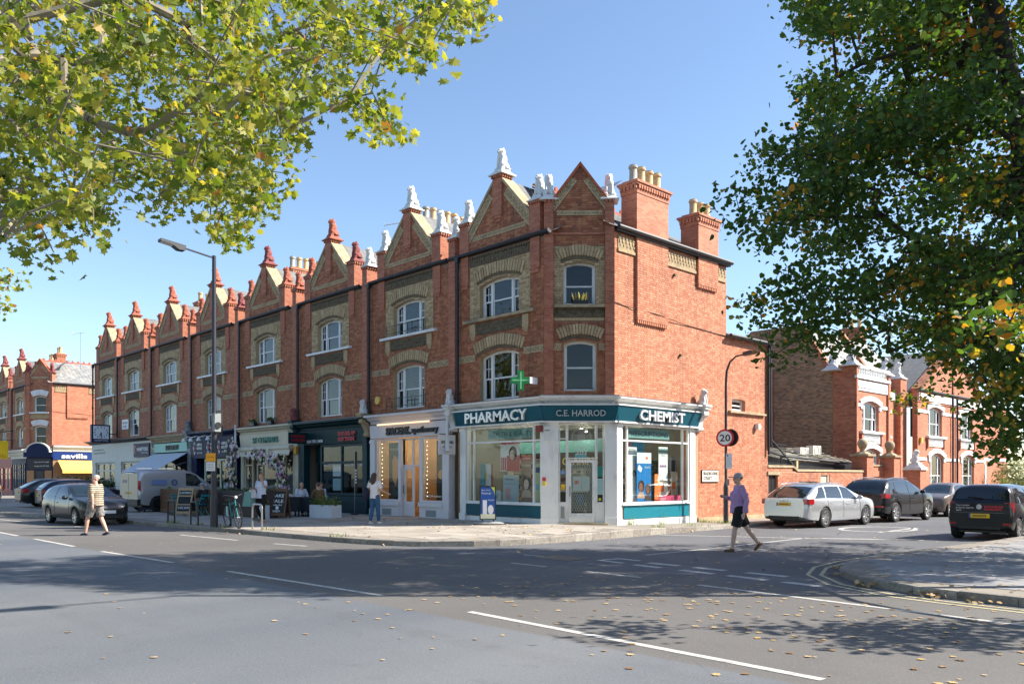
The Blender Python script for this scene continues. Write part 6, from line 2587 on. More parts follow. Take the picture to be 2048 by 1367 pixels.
def gate_pier(y, label, ball=True, h=2.70, x=1.35, w=.72):
 t = thing('gate_pier', label, 'gate pier', (x, y, 0), rad(90), 'gate piers on the side street')
 r = MB()
 r.box(-w / 2, w / 2, -w / 2, w / 2, 0, h)
 r.build('shaft', MAT['farbrick2'], t)
 c = MB()
 c.box(-w / 2 - .08, w / 2 + .08, -w / 2 - .08, w / 2 + .08, h, h + .10)
 if ball:
  c.frustum((0, 0), .62, .62, h + .1, .3, .3, h + .22)
  c.lathe([(.13, h + .22), (.11, h + .32), (.16, h + .38), (.20, h + .42)], (0, 0, 0), 14)
  c.build('cap', MAT['coping'], t)
  MB().ell((0, 0, h + .60), (.24, .24, .24), 16, 10).build('ball_finial', MAT['coping'], t, True)
 else:
  c.build('cap', MAT['whitestat'], t)
 return t


gate_pier(20.35, 'red brick gate pier with stone ball beside the yard wall')
gate_pier(23.5, 'red brick gate pier with stone ball in front of the villa')
gate_pier(27.25, 'short red brick gate pier carrying a white lion', False, 2.1, 1.2, .80)
lion((1.2, 27.25, 2.18), rad(90), 'white', 'white lion statue on the short gate pier in front of the villa', .9, 1.0, 'lions of the villas')
gw = thing('garage', 'red brick garage wall with white door between the ball-topped piers', 'garage', (1.2, 20.7, 0), rad(90))
mb = MB()
mb.box(0, .35, 0, .25, 0, 2.25)
mb.box(2.1, 2.5, 0, .25, 0, 2.25)
mb.box(.35, 2.1, 0, .25, 1.75, 2.25)
mb.build('wall', MAT['farbrick2'], gw)
MB().box(.35, 2.1, .1, .14, 0, 1.75).build('garage_door', MAT['white'], gw)
MB().box(-.02, 2.52, -.05, .3, 2.25, 2.33).build('coping', MAT['coping'], gw)

def white_arch(fc, o, th=.26):
 mb = MB()
 arch_strip(mb, (o[0] - .22, o[1] + .22, o[2], o[3] - .04, o[4] + .06), .04, .04 + th, -.08, .02, 12)
 mb.box(o[0] - .24, o[0] + .02, -.06, .02, o[3] - .20, o[3] - .0)
 mb.box(o[1] - .02, o[1] + .24, -.06, .02, o[3] - .20, o[3] - .0)
 fc.b(mb, 'white_arch', MAT['white'])


def villa_window(fc, o, blind=None, sills=True, apr=True, lights=((0, .26), (.26, .74), (.74, 1.))):
 window(fc, o, blind=blind, lights=lights, y=.14)
 white_arch(fc, o)
 if sills:
  sill(fc, o[0] - .35, o[1] + .35, o[2], 'white', -.2, .12)
 if apr:
  mb = MB()
  mb.box(o[0] - .1, o[1] + .1, -.05, 0, o[2] - .62, o[2] - .13)
  rg = random.Random(3)
  for i in range(int((o[1] - o[0]) / .16)):
   for j in range(2):
    mb.ell((o[0] + .05 + i * .16, -.05, o[2] - .28 - j * .2), (.07, .04, .08), 6, 4)
  fc.b(mb, 'apron', MAT['white'])
  for x in (o[0] - .28, o[1] + .12):
   b = MB()
   b.box(x, x + .16, -.12, 0, o[2] - .75, o[2] - .13)
   fc.b(b, 'bracket', MAT['farbrick2'])


# villa A: local x = world y - 23.75, front plane x = -.5
va = thing('villa', 'red brick villa with white balustrade parapet and brown brick flank', 'house', (-.5, 23.75, 0), rad(90))
fa = Face(va)
oA1, oA0 = (.85, 2.95, 4.14, 5.50, .2), (.95, 3.0, .9, 3.0, .2)
oN = (5.45, 6.20, 4.10, 5.45, .12)
mb = MB()
wall_panel(mb, 0, 4.2, 0, 6.85, 0, .3, [oA1, oA0])
wall_panel(mb, 4.2, 8.4, 0, 6.7, .9, 1.2, [oN, (4.9, 6.2, .1, 2.9, .4)])
mb.box(4.2, 4.5, .3, .9, 0, 6.7)
fa.b(mb, 'wall', MAT['farbrick2'])
villa_window(fa, oA1)
villa_window(fa, oA0, 'curtain', True, False)
fb = Face(va, (-.9 * 1, 0, 0), 0)
for o in (oN,):
 f2 = Face(va, (0, .9, 0), 0)
 villa_window(f2, o, None, True, True, ((0, 1),))
mb = MB()
mb.box(4.2, 8.4, .86, .9, 5.45, 5.62)
mb.box(-.02, .63, -.05, 0, 5.40, 5.58)
mb.box(3.17, 4.25, -.05, 0, 5.40, 5.58)
mb.box(-.02, .7, -.05, 0, 2.75, 2.95)
mb.box(3.25, 4.25, -.05, 0, 2.75, 2.95)
mb.box(4.2, 8.4, .86, .9, 2.9, 3.05)
mb.box(4.25, 8.35, .84, .9, 6.2, 6.65)
fa.b(mb, 'white_band', MAT['white'])
bl = MB()
bl.box(-.05, 4.25, -.14, .2, 6.86, 7.0)
bl.box(.2, 4.0, -.08, .05, 7.42, 7.56)
fa.b(bl, 'parapet_rail', MAT['white'])
me = cached('bal', lambda: MB().lathe([(.05, 0), (.07, .06), (.035, .12), (.065, .24), (.035, .36), (.06, .42)], (0, 0, 0), 10).mesh('baluster', MAT['white'], True))
for i in range(17):
 fa.o('baluster', me).location = Matrix.Translation((-.5, 23.75, 0)).inverted() @ Vector((-.5, 23.75, 0)) + Vector((.35 + i * .215, -.02, 7.0))
fp = MB()
fp.box(.2, 4.0, -.06, 0, 6.25, 6.78)
for i in range(22):
 fp.ell((.3 + i * .168, -.06, 6.42), (.07, .04, .09), 6, 4)
fa.b(fp, 'white_frieze', MAT['white'])
for (x, y) in ((-.32, .05), (4.25, .05), (-1.6, .35), (8.0, .8)):
 pass
pr = []
for i, (xa, xb, ya, yb, z) in enumerate(((-.02, .18, -.1, .5, 7.5), (4.02, 4.3, -.1, .5, 7.3), (7.5, 8.4, .6, 1.3, 7.5))):
 m_ = MB()
 m_.box(xa, xb, ya, yb, 0, z)
 fa.b(m_, 'pier', MAT['farbrick2'])
# flank wall, faces -y
m_ = MB()
m_.prism([(-11, 0), (-.0, 0), (-.0, 7.2), (-1.5, 7.4), (-3.0, 10.0), (-6, 10.0), (-8.5, 7.6), (-11, 7.6)], 0, .3)
flk = m_.build('flank_wall', MAT['brownbrick'], va)
flk.rotation_euler = (0, 0, -rad(90))
flk.location = (0, 0, 0)
m_ = MB()
for x in (-1.15, -5.0, -7.6):
 m_.box(x, x + (1.15 if x > -2 else .4), -.06, 0, 0, 7.6)
m_.prism([(-1.5, 7.35), (-3.0, 9.95), (-3.0, 10.2), (-1.3, 7.5)], -.06, .3)
o = m_.build('flank_pier', MAT['farbrick'], va)
o.rotation_euler = (0, 0, -rad(90))
# mansard
m_ = MB()
rg = random.Random(6)
for i in range(10):
 t0, t1 = i / 10, (i + 1) / 10 + .01
 y0, y1 = 1.0 + 1.7 * t0, 1.0 + 1.7 * t1
 z0, z1 = 7.0 + 2.7 * t0, 7.0 + 2.7 * t1
 x = .3
 while x < 8.4:
  m_.tone = rg.random()
  e = min(x + .33, 8.4)
  m_.add([(x, y0, z0 + .02), (e, y0, z0 + .02), (e, y1, z1), (x, y1, z1)], [(0, 1, 2, 3)])
  x += .34
m_.add([(.3, 2.7, 9.7), (8.4, 2.7, 9.7), (8.4, 8, 9.9), (.3, 8, 9.9)], [(0, 1, 2, 3)])
fa.o('mansard_roof', m_.mesh('mansard_roof', MAT['paleslate'], fix=False))
for x in (.9, 3.0, 5.8):
 m_ = MB()
 M0 = Matrix.Translation((x, 1.55, 7.75)) @ Matrix.Rotation(math.atan2(2.7, 1.7) - PI / 2, 4, 'X')
 m_.M = M0
 m_.box(0, .75, -.06, .02, 0, 1.1)
 w_ = fa.b(m_, 'rooflight', MAT['darkgrey'])
 m2 = MB(M0)
 m2.box(.06, .69, -.066, -.061, .06, 1.04)
 m2.build('pane', P(120, 160, 200, .05), w_)
m_ = MB()
m_.prism([(.6, 6.9), (1.0, 6.9), (3.0, 10.1), (2.6, 10.1)], 4.15, 4.45, 'x')
fa.b(m_, 'party_parapet', MAT['farbrick'])
for i, (x, y, z) in enumerate(((.05, .2, 7.5), (-1.9 + .0, .2, 7.3), (4.15, .2, 7.3), (7.95, .95, 7.5))):
 wx, wy = -.5 - y, 23.75 + x
 if i == 1:
  wx, wy = -1.6, 23.55
 lion((wx, wy, z), rad(90), 'white', ('white lion at the left end of the villa balustrade', 'white lion on the rear corner pier of the villa flank', 'white lion at the right end of the villa balustrade', 'white lion on the brick pier between the two villas')[i], .85, 1.05, 'lions of the villas')
m_ = MB()
m_.box(-1.9, -1.3, .0, .6, 0, 7.3)
# villa B with the big gable
vb = thing('villa', 'red brick villa with broad gable, white arches and paired downpipes', 'house', (-.5, 32.2, 0), rad(90))
fv = Face(vb)
ob = [(1.65, 3.95, 4.2, 5.75, .18), (7.2, 9.6, 4.2, 5.75, .18)]
og = [(1.9, 4.2, .8, 2.85, .3), (7.5, 9.9, .8, 2.85, .3)]
m_ = MB()
wall_panel(m_, 0, 12, 0, 6.85, 0, .3, ob + og)
m_.prism([(.4, 6.85), (11.4, 6.85), (5.9, 9.75)], 0, .3)
wall_panel(m_, 12, 20, 0, 6.9, .8, 1.1, [(12.8, 14.6, .1, 2.8, .5), (13.2, 14.6, 4.2, 5.7, .2)])
fv.b(m_, 'wall', MAT['farbrick2'])
for o in ob:
 villa_window(fv, o)
for o in og:
 villa_window(fv, o, 'half', True, False)
m_ = MB()
for z in (2.72, 5.55):
 for a, b in ((0, 1.3), (4.3, 6.9), (10.1, 12)):
  m_.box(a, b, -.05, 0, z, z + .18)
m_.box(.1, 11.9, -.06, 0, 6.3, 6.72)
m_.box(12, 20, .74, .8, 2.9, 3.1)
fv.b(m_, 'white_band', MAT['white'])
m_ = MB()
m_.tube([(0, -.12, 6.88), (12, -.12, 6.88)], .07, 8)
fv.b(m_, 'gutter', MAT['iron'])
for x in (5.6, 6.4):
 m_ = MB()
 m_.tube([(x, -.1, 6.8), (x, -.1, .2)], .06, 8)
 fv.b(m_, 'downpipe', MAT['iron'])
m_ = MB()
for s in (-1, 1):
 m_.prism([(5.9, 9.75), (5.9 + s * 5.6, 6.8), (5.9 + s * 5.6, 7.0), (5.9, 9.97)], -.12, .5)
m_.box(5.75, 6.05, -.08, .0, 7.0, 9.6)
fv.b(m_, 'gable_coping', MAT['farbrick'])
m_ = MB()
for s in (-1, 1):
 m_.prism([(5.9, 9.85), (5.9 + s * 5.6, 6.9), (5.9 + s * 5.6, 6.8), (5.9, 9.75)], .5, 8)
m_.add([(12, .7, 6.9), (20, .7, 6.9), (20, 5, 9.6), (12, 5, 9.6)], [(0, 1, 2, 3)])
fv.b(m_, 'roof', MAT['slate'])
m_ = MB()
arch_strip(m_, (12.9, 14.5, .1, 2.6, .5), 0, .3, .7, .9, 12)
m_.box(12.6, 12.9, .7, .9, .1, 2.6)
m_.box(14.5, 14.8, .7, .9, .1, 2.6)
fv.b(m_, 'porch_arch', MAT['white'])
t = thing('alarm_box', 'small yellow alarm box on the villa front', 'alarm box', (-.48, 32.45, 3.75), rad(90))
MB().box(0, .22, -.12, 0, 0, .32).build('casing', P(225, 190, 80), t)
chimney(vb, -.4, .4, 3.2, 4.6, 8.0, 10.9, ['pot', 'pot', 'pot'], 'farbrick', 'y', 6)
t = thing('wall_lamp', 'white flood lamp on the brick flank', 'lamp', (1.58, 10.1, 3.55), rad(90))
MB().box(0, .14, -.16, 0, 0, .22).build('housing', MAT['white'], t)
MB().bar((.07, 0, .1), (.5, -.0, .12), .03, .03).build('conduit', MAT['white'], t)
t = thing('street_nameplate', 'white street nameplate on the sunlit brick flank', 'sign', (1.575, 6.45, 1.55), rad(90))
MB().box(0, 1.05, -.03, 0, 0, .40).build('plate', P(225, 222, 212), t)
fr = MB()
for (a, b, c, d_) in ((-.02, 1.07, -.02, 0), (-.02, 1.07, .40, .42), (-.02, 0, 0, .40), (1.05, 1.07, 0, .40)):
 fr.box(a, b, -.035, 0, c, d_)
fr.build('frame', P(50, 42, 36), t)
ftext('lettering', 'BRADBOURNE', .06, .99, .23, .35, -.034, P(60, 55, 52), t, .001, .004)
ftext('lettering', 'STREET,', .06, .66, .06, .17, -.034, P(60, 55, 52), t, .001, .004)
ftext('lettering', 'S.W.', .72, .98, .06, .17, -.034, P(205, 150, 145), t, .001, .002)
# unseen terrace across the side street, added for the parked cars to reflect
for i in range(2):
 o = copy_tree(vb)
 o.location, o.rotation_euler = (18.2, 27.5 + i * 20.2, 0), (0, 0, -rad(90))
 o['label'] = 'unseen villa added across the side street, %s the corner' % ('nearer' if i == 0 else 'farther from')
 o['group'] = 'villas outside the picture'

# ---------------------------------------------------------------- trees
def to_px(p):
 v = p - CAM
 d = v.dot(FWD)
 if d < .3:
  return None
 return 1024 + 1665 * v.dot(RGT) / d, 955 - 1665 * (p.z - 1.68) / d, d


def in_poly(x, y, P_):
 r = False
 n = len(P_)
 for i in range(n):
  a, b = P_[i], P_[(i + 1) % n]
  if (a[1] > y) != (b[1] > y) and x < (b[0] - a[0]) * (y - a[1]) / (b[1] - a[1]) + a[0]:
   r = not r
 return r


def grow_tree(name, label, base, lean, centre, radii, zmin, n_in, n_out, per, spread, size, kind, mat, bark, seed, outline=None, trunk_r=.22, dmin=3.0, tone_fn=None, singles=0, group=None, extra=None, top=None, expo=.42, marg=0, lmax=.2, hfreq=.75):
 """trunk and limbs grown towards leaf clumps spread through the crown's volume; the outline says how far the crown reaches"""
 rg = random.Random(seed)
 t = thing(name, label, 'tree', base, 0, group)
 base = Vector(base)
 C_, R_ = Vector(centre), radii
 cl = []
 ni = no = tries = 0
 for e_ in extra or ():
  for k in range(e_[3]):
   p = CAM + FWD * rg.uniform(*e_[0]) + RGT * rg.uniform(*e_[1])
   p.z = rg.uniform(*e_[2])
   cl.append(p)
 while (ni < n_in or no < n_out) and tries < 200000:
  tries += 1
  v = Vector((rg.uniform(-1, 1), rg.uniform(-1, 1), rg.uniform(-1, 1)))
  if v.length > 1 or (v.length < .35 and rg.random() < .7):
   continue
  p = C_ + FWD * (v.x * R_[0]) + RGT * (v.y * R_[1]) + Vector((0, 0, v.z * R_[2]))
  if p.z < zmin:
   continue
  q = to_px(p)
  vis = q and -60 < q[0] < 2108 and -60 < q[1] < 1400
  if vis:
   if ni >= n_in or q[2] < dmin or (outline and not all(in_poly(q[0] + ex, q[1] + ey, outline) for ex, ey in ((0, 0), (0, marg), (-marg * .6 if outline[0][0] > 500 else marg * .6, 0)))):
    continue
   if pnoise.noise(p * hfreq) > .16:
    continue
   ni += 1
  else:
   if no >= n_out or (q and q[2] < 1.5 and q[2] > -2):
    continue
   no += 1
  cl.append(p)
 # skeleton: trunk nodes, then clumps joined to the nearest inner node
 top = Vector(top) if top else C_ + Vector((lean[0], lean[1], R_[2] * .55))
 nodes, par = [], []
 nt = 10
 for k in range(nt):
  u = k / (nt - 1)
  nodes.append(base.lerp(top, u) + Vector((rg.gauss(0, .06), rg.gauss(0, .06), 0)) * (1 if k else 0))
  par.append(k - 1)
 order = sorted(cl, key=lambda p: min((p - nodes[k]).length for k in range(2, nt)))
 leafn = []
 for p in order:
  best, bd = None, 1e9
  for i in range(2, len(nodes)):
   dv = p - nodes[i]
   d = dv.length + (.6 if i < nt else 0) + max(0, -dv.z) * .5
   if d < bd:
    best, bd = i, d
  q = nodes[best]
  d = (p - q).length
  seg = max(1, int(d / .9))
  prev = best
  for s in range(1, seg + 1):
   w = q.lerp(p, s / seg)
   if s < seg:
    w = w + Vector((rg.gauss(0, .09), rg.gauss(0, .09), rg.gauss(0, .06) + .08 * math.sin(PI * s / seg) * d * .3))
   nodes.append(w)
   par.append(prev)
   prev = len(nodes) - 1
  leafn.append(prev)
 cnt = [0] * len(nodes)
 for i in leafn:
  j = i
  while j >= 0:
   cnt[j] += 1
   j = par[j]
 rr = [max(.008 if i >= nt else .06, trunk_r * (max(c, 1) / max(cnt[0], 1)) ** expo) for i, c in enumerate(cnt)]
 tr, lm = MB(), MB()
 for i in range(1, len(nodes)):
  p = par[i]
  m = tr if i < nt else lm
  if i >= nt:
   rr[i] = min(rr[i], lmax)
  ra = min(rr[p], rr[i] * 1.5) if i >= nt else rr[p]
  m.tube([nodes[p] - base, nodes[i] - base], [ra, rr[i]], 10 if i < nt else (7 if rr[i] > .04 else 4), False)
 tr.lathe([(trunk_r * 1.5, -.05), (trunk_r * 1.12, .35), (trunk_r, .8)], (0, 0, 0), 12)
 tr.build('trunk', bark, t, True)
 put('limbs', lm.mesh('limbs', bark, True, fix=False), t)['kind'] = 'stuff'
 cr_ = MB()
 near = []
 for p in cl:
  m = max(3, int(rg.gauss(per, per * .3)))
  cz = rg.random()
  for k in range(m):
   gs = lambda s_: max(-1.7 * s_, min(1.7 * s_, rg.gauss(0, s_)))
   off = Vector((gs(spread), gs(spread), gs(spread * .6) - spread * .2))
   c = p + off
   n = Vector((rg.gauss(0, .6), rg.gauss(0, .6), rg.uniform(.05, 1.0)))
   n.normalize()
   up = Vector((rg.gauss(0, .6), rg.gauss(0, .6), -1.0)) if kind == 'plane' else Vector((rg.gauss(0, 1), rg.gauss(0, 1), -.6))
   up.normalize()
   s = size * rg.uniform(.5, 1.3)
   cr_.tone = min(1, max(0, (tone_fn(c, cz, rg) if tone_fn else rg.random())))
   if singles:
    near.append(((c - CAM).dot(FWD), c, n, up, s, cr_.tone))
   else:
    add_leaf(cr_, c - base, n, up, s, kind, rg.uniform(.05, .6))
 crown = None
 if singles:
  def vis_key(e):
   q = to_px(e[1])
   ok = q and 0 < q[0] < 2048 and 0 < q[1] < 1367
   return (0 if ok else 1, e[0])
  near.sort(key=vis_key)
  for (d, c, n, up, s, tn) in near[singles:]:
   cr_.tone = tn
   add_leaf(cr_, c - base, n, up, s, kind, rg.uniform(.0, .45))
 crown = put('crown', cr_.mesh('crown', mat, fix=False), t)
 if singles:
  b1 = MB()
  add_leaf(b1, Vector((0, 0, 0)), Vector((0, 0, 1)), Vector((0, 1, 0)), 1.0, kind, .25)
  me = b1.mesh('leaf', MAT[mat.name + ' single'], fix=False)
  for (d, c, n, up, s, tn) in near[:singles]:
   x = up.cross(n)
   x.normalize()
   y = n.cross(x)
   o = put('leaf', me, crown)
   o.matrix_local = Matrix(((x.x * s, y.x * s, n.x * s, c.x - base.x), (x.y * s, y.y * s, n.y * s, c.y - base.y), (x.z * s, y.z * s, n.z * s, c.z - base.z), (0, 0, 0, 1)))
 return t


PLANE = [(0, (.07, .12, .02)), (.35, (.17, .22, .04)), (.7, (.33, .34, .07)), (.9, (.46, .38, .08)), (1, (.38, .17, .05))]
LIME = [(0, (.026, .065, .02)), (.45, (.07, .14, .032)), (.72, (.18, .24, .045)), (.86, (.36, .27, .035)), (1, (.40, .17, .025))]
MAT['plane leaf'] = leaf_mat('plane leaf', PLANE, .5)
MAT['plane leaf single'] = leaf_mat('plane leaf single', PLANE, .5, True)
MAT['lime leaf'] = leaf_mat('lime leaf', LIME, .46)
MAT['bark'] = M('grey plane bark', (.22, .19, .14), .9, var=.3, scale=5, bump=.5, bscale=18, dirt=(.38, .34, .24, .6), dscale=3)
MAT['darkbark'] = M('dark lime bark', (.05, .042, .035), .95, var=.3, scale=8, bump=.8, bscale=22)

OUT_L = [(-60, -60), (969, -60), (969, 29), (962, 83), (949, 73), (927, 49), (905, 40), (890, 88), (878, 115), (825, 122), (805, 98), (761, 122), (722, 127), (732, 156), (756, 195), (793, 229), (786, 266), (727, 274), (722, 244), (703, 224), (678, 190), (649, 188), (620, 215), (618, 249), (598, 290), (571, 322), (578, 371), (553, 405), (530, 440), (488, 450), (468, 492), (449, 492), (429, 462), (405, 440), (381, 390), (340, 372), (337, 420), (305, 415), (317, 386), (305, 340), (234, 371), (278, 445), (215, 435), (226, 466), (161, 492), (146, 464), (132, 524), (73, 520), (30, 470), (0, 500), (-60, 500)]
OUT_R = [(1600, -60), (1597, 15), (1609, 56), (1630, 84), (1661, 90), (1722, 97), (1732, 113), (1702, 123), (1676, 131), (1625, 150), (1576, 135), (1576, 154), (1615, 189), (1615, 210), (1558, 241), (1522, 266), (1509, 307), (1533, 353), (1466, 355), (1440, 389), (1448, 448), (1492, 484), (1548, 502), (1599, 471), (1645, 437), (1668, 461), (1600, 476), (1574, 512), (1563, 543), (1528, 553), (1489, 589), (1472, 635), (1497, 666), (1500, 712), (1543, 742), (1575, 742), (1627, 728), (1645, 690), (1678, 700), (1694, 732), (1711, 735), (1722, 710), (1771, 728), (1806, 745), (1817, 721), (1877, 704), (1887, 763), (1886, 787), (1912, 808), (1872, 846), (1929, 882), (1968, 904), (2017, 924), (2110, 930), (2110, -60)]


def tone_l(c, cz, rg):
 return .30 + .26 * cz + rg.gauss(0, .22)


def tone_r(c, cz, rg):
 v = .26 + rg.gauss(0, .13) + .12 * cz
 if cz > .86 and rg.random() < .55:
  v = rg.uniform(.78, 1.0)
 elif rg.random() < .012:
  v = rg.uniform(.8, 1)
 if c.z > 8:
  v += .16
 return v


PT = grow_tree('plane_tree', 'yellowing plane tree whose leafy boughs hang into the top left', (5.2, -19.6, .1), (1.5, .6), (8.2, -16.6, 8.6), (6.6, 7.0, 5.2), 3.2, 700, 200, 24, .16, .118, 'plane', MAT['plane leaf'], MAT['bark'], 11, OUT_L, .30, 7.0, tone_l, 280, expo=.7, marg=5, lmax=.05, hfreq=1.1)
_b = CAM + FWD * 15.2 + RGT * 10.4
_t = CAM + FWD * 15.0 + RGT * 8.35
_c = CAM + FWD * 15.7 + RGT * 10.4
RT = grow_tree('lime_tree', 'dark green lime tree with yellow patches filling the right side', (_b.x, _b.y, .12), (0, 0), (_c.x, _c.y, 8.3), (3.9, 7.7, 6.4), 2.2, 540, 900, 68, .26, .104, 'lime', MAT['lime leaf'], MAT['darkbark'], 5, OUT_R, .27, 6.0, tone_r,
   extra=[((8.6, 9.6), (4.9, 5.7), (2.4, 3.6), 3), ((8.3, 9.5), (7.2, 13), (3.0, 3.8), 46), ((17, 21.5), (9.5, 15), (3, 6.5), 60)], top=(_t.x, _t.y, 12.6), expo=.5, marg=20)
# trees standing outside the picture whose reflection falls into it
grow_tree('plane_tree', 'far plane tree just touching the left picture edge', (-17, -20.5, .1), (0, 0), (-14.5, -16.5, 9.5), (5.5, 5.5, 4.6), 4, 22, 150, 14, .32, .22, 'plane', MAT['plane leaf'], MAT['bark'], 9, [(-60, 545), (22, 540), (38, 600), (34, 655), (-60, 675)], .3, 6, tone_l)
for k, (x, y) in enumerate(((-30, -30), (-19, -33), (-8, -29), (3, -34), (14, -31), (27, -36))):
 grow_tree('plane_tree', 'plane tree on the green across the road, %s of six' % ('first', 'second', 'third', 'fourth', 'fifth', 'sixth')[k], (x, y, 0), (0, 0), (x, y, 8.5), (5.2, 5.0, 5.2), 2.5, 0, 130, 12, .6, .55, 'plane', MAT['plane leaf'], MAT['bark'], 20 + k, None, .3, 6, tone_l, group='trees on the green')

# ---------------------------------------------------------------- street furniture
MAT['lampmetal'] = M('dark painted steel', (.03, .03, .042), .45, var=.15, scale=10)


def lamp_head(t, base, direction, length, up, head):
 b = Vector(base)
 d = Vector(direction).normalized()
 e = b + d * length + Vector((0, 0, up))
 MB().tube([b, b.lerp(e, .5), e], .03, 6).build('arm', MAT['lampmetal'], t)
 mb = MB(Matrix.Translation(e) @ Matrix.Rotation(math.atan2(d.y, d.x), 4, 'Z') @ Matrix.Rotation(-math.atan2(up, length), 4, 'Y'))
 mb.prism([(-.05, -.10), (.14, -.13), (head * .45, -.05), (head, -.04), (head, .04), (-.05, .06)], -.13, .13)
 mb.build('lantern', MAT['darkgrey'], t)
 m2 = MB(mb.M)
 m2.box(head * .45, head * .95, -.10, .10, -.058, -.046)
 m2.build('lens', MAT['blind'], t)


lp = thing('street_lamp', 'tall dark street lamp at the kerb before the cream shop', 'street lamp', (-7.43, -7.42, pz(-7.3, -7.3)))
MB().tube([(0, 0, 0), (0, 0, .9), (0, 0, 1.0)], [.125, .12, .10], 14).build('base', MAT['lampmetal'], lp)
MB().tube([(0, 0, .95), (0, 0, 3.2), (0, 0, 3.4), (0, 0, 8.62)], [.095, .092, .075, .062], 14).build('column', MAT['lampmetal'], lp, True)
lamp_head(lp, (0, 0, 8.55), (0, -1, 0), 1.0, .14, .72)
t = thing('signal_head', 'black traffic signal head clamped to the tall street lamp', 'traffic signal', (-7.43, -7.42, 3.42), 0)
MB().box(-.20, .02, .08, .28, -.38, .42).build('housing', MAT['black'], t)
MB().box(.10, .28, -.10, .10, -.28, .30).build('controller', MAT['grey'], t)
MB().lathe([(.10, -.03), (.10, .03)], (.29, -.0, -.08), 14, 'x').build('lens', MAT['black'], t)
MB().tube([(.0, .1, .3), (.3, -.05, .32)], .03, 6).build('clamp', MAT['lampmetal'], t)
t = thing('post_notice', 'yellow and white notices strapped to the tall street lamp', 'sign', (-7.35, -7.56, 1.90), rad(35))
MB().box(-.16, .16, -.02, 0, .30, .56).build('yellow_plate', P(245, 165, 25), t)
ftext('lettering', 'No loading', -.12, .12, .42, .47, -.022, P(190, 80, 20), t, .001)
MB().box(-.15, .15, -.02, 0, .0, .28).build('white_plate', MAT['plwhite'], t)
for k in range(4):
 MB().box(-.12, .12, -.022, -.02, .22 - k * .055, .235 - k * .055).build('print', P(120, 100, 100), t)
MB().tube([(0, .12, .05), (0, .12, .5)], .11, 10).build('strap', MAT['lampmetal'], t)
# second lamp with the speed limit
l2 = thing('street_lamp', 'slim street lamp with hooked arm beside the brick flank', 'street lamp', (2.62, 6.35, pz(2.6, 6.3)))
MB().tube([(0, 0, 0), (0, 0, 1.25), (0, 0, 1.4)], [.085, .085, .06], 12).build('base', MAT['lampmetal'], l2)
MB().tube([(0, 0, 1.3), (0, 0, 4.8), (.03, 0, 5.25), (.16, 0, 5.55), (.40, 0, 5.72), (.75, 0, 5.76)], [.048, .044, .04, .036, .03, .026], 10).build('column', MAT['lampmetal'], l2, True)
mb = MB()
mb.prism([(.70, 5.70), (1.22, 5.74), (1.25, 5.79), (.95, 5.86), (.70, 5.82)], -.10, .10)
mb.build('lantern', MAT['darkgrey'], l2)
# off-picture lamp, its long thin shadow lies over the road
l3 = thing('street_lamp', 'street lamp outside the picture that shades the road in a thin line', 'street lamp', (15.05, -5.15, .12))
MB().tube([(0, 0, 0), (0, 0, 1.2), (0, 0, 9.9)], [.12, .10, .065], 12).build('column', MAT['lampmetal'], l3)
lamp_head(l3, (0, 0, 9.8), (0, -1, 0), 1.5, .2, .8)


def round_sign(label, loc, rz, txt):
 t = thing('speed_sign', label, 'road sign', loc, rz, 'speed limit signs')
 MB().lathe([(.30, -.012), (.30, .0)], (0, 0, 0), 36, 'y').build('rim', P(195, 30, 40), t)
 MB().lathe([(.238, -.016), (.238, -.010)], (0, 0, 0), 36, 'y').build('disc', P(228, 226, 228), t)
 MB().lathe([(.295, .001), (.295, .012)], (0, 0, 0), 36, 'y').build('back', MAT['black'], t)
 if txt:
  ftext('lettering', txt, -.18, .18, -.115, .115, -.017, P(20, 20, 22), t, .001, .006)
 MB().tube([(0, .06, -.05), (0, .06, .05)], .06, 8).build('clamp', MAT['lampmetal'], t)


round_sign('round 20 speed limit sign with red rim on the slim lamp', (2.65, 6.24, 3.06), rad(22), '20')
round_sign('second round sign seen edge-on from behind on the slim lamp', (2.72, 6.47, 3.07), rad(190), '20')
t = thing('parking_plate', 'white parking plate below the speed limit sign', 'sign', (2.68, 6.26, 2.0), rad(35))
MB().box(-.0, .20, -.012, 0, 0, .52).build('plate', P(222, 228, 235), t)
MB().lathe([(.03, -.016), (.03, -.012)], (.05, 0, .45), 12, 'y').build('emblem', P(60, 90, 180), t)
for k in range(6):
 MB().box(.03, .17, -.014, -.012, .36 - k * .055, .37 - k * .055).build('print', P(150, 160, 175), t)
t = thing('post_box_unit', 'small grey plate low on the slim lamp', 'sign', (2.70, 6.22, 1.42), rad(35))
MB().box(.0, .12, -.02, 0, 0, .22).build('plate', P(150, 140, 140), t)


def stand_mesh(mat, kind):
 mb = MB()
 n = 8
 pts = [(-.36, 0, 0), (-.36, 0, .62)] + [(-.36 + .14 * (1 - math.cos(a * PI / 2 / n)), 0, .62 + .14 * math.sin(a * PI / 2 / n)) for a in range(1, n + 1)] + [(.36 - .14 + .14 * math.sin(a * PI / 2 / n), 0, .62 + .14 * math.cos(a * PI / 2 / n)) for a in range(n + 1)] + [(.36, 0, 0)]
 mb.tube(pts, .028, 8)
 return mb.mesh('hoop', mat, True)


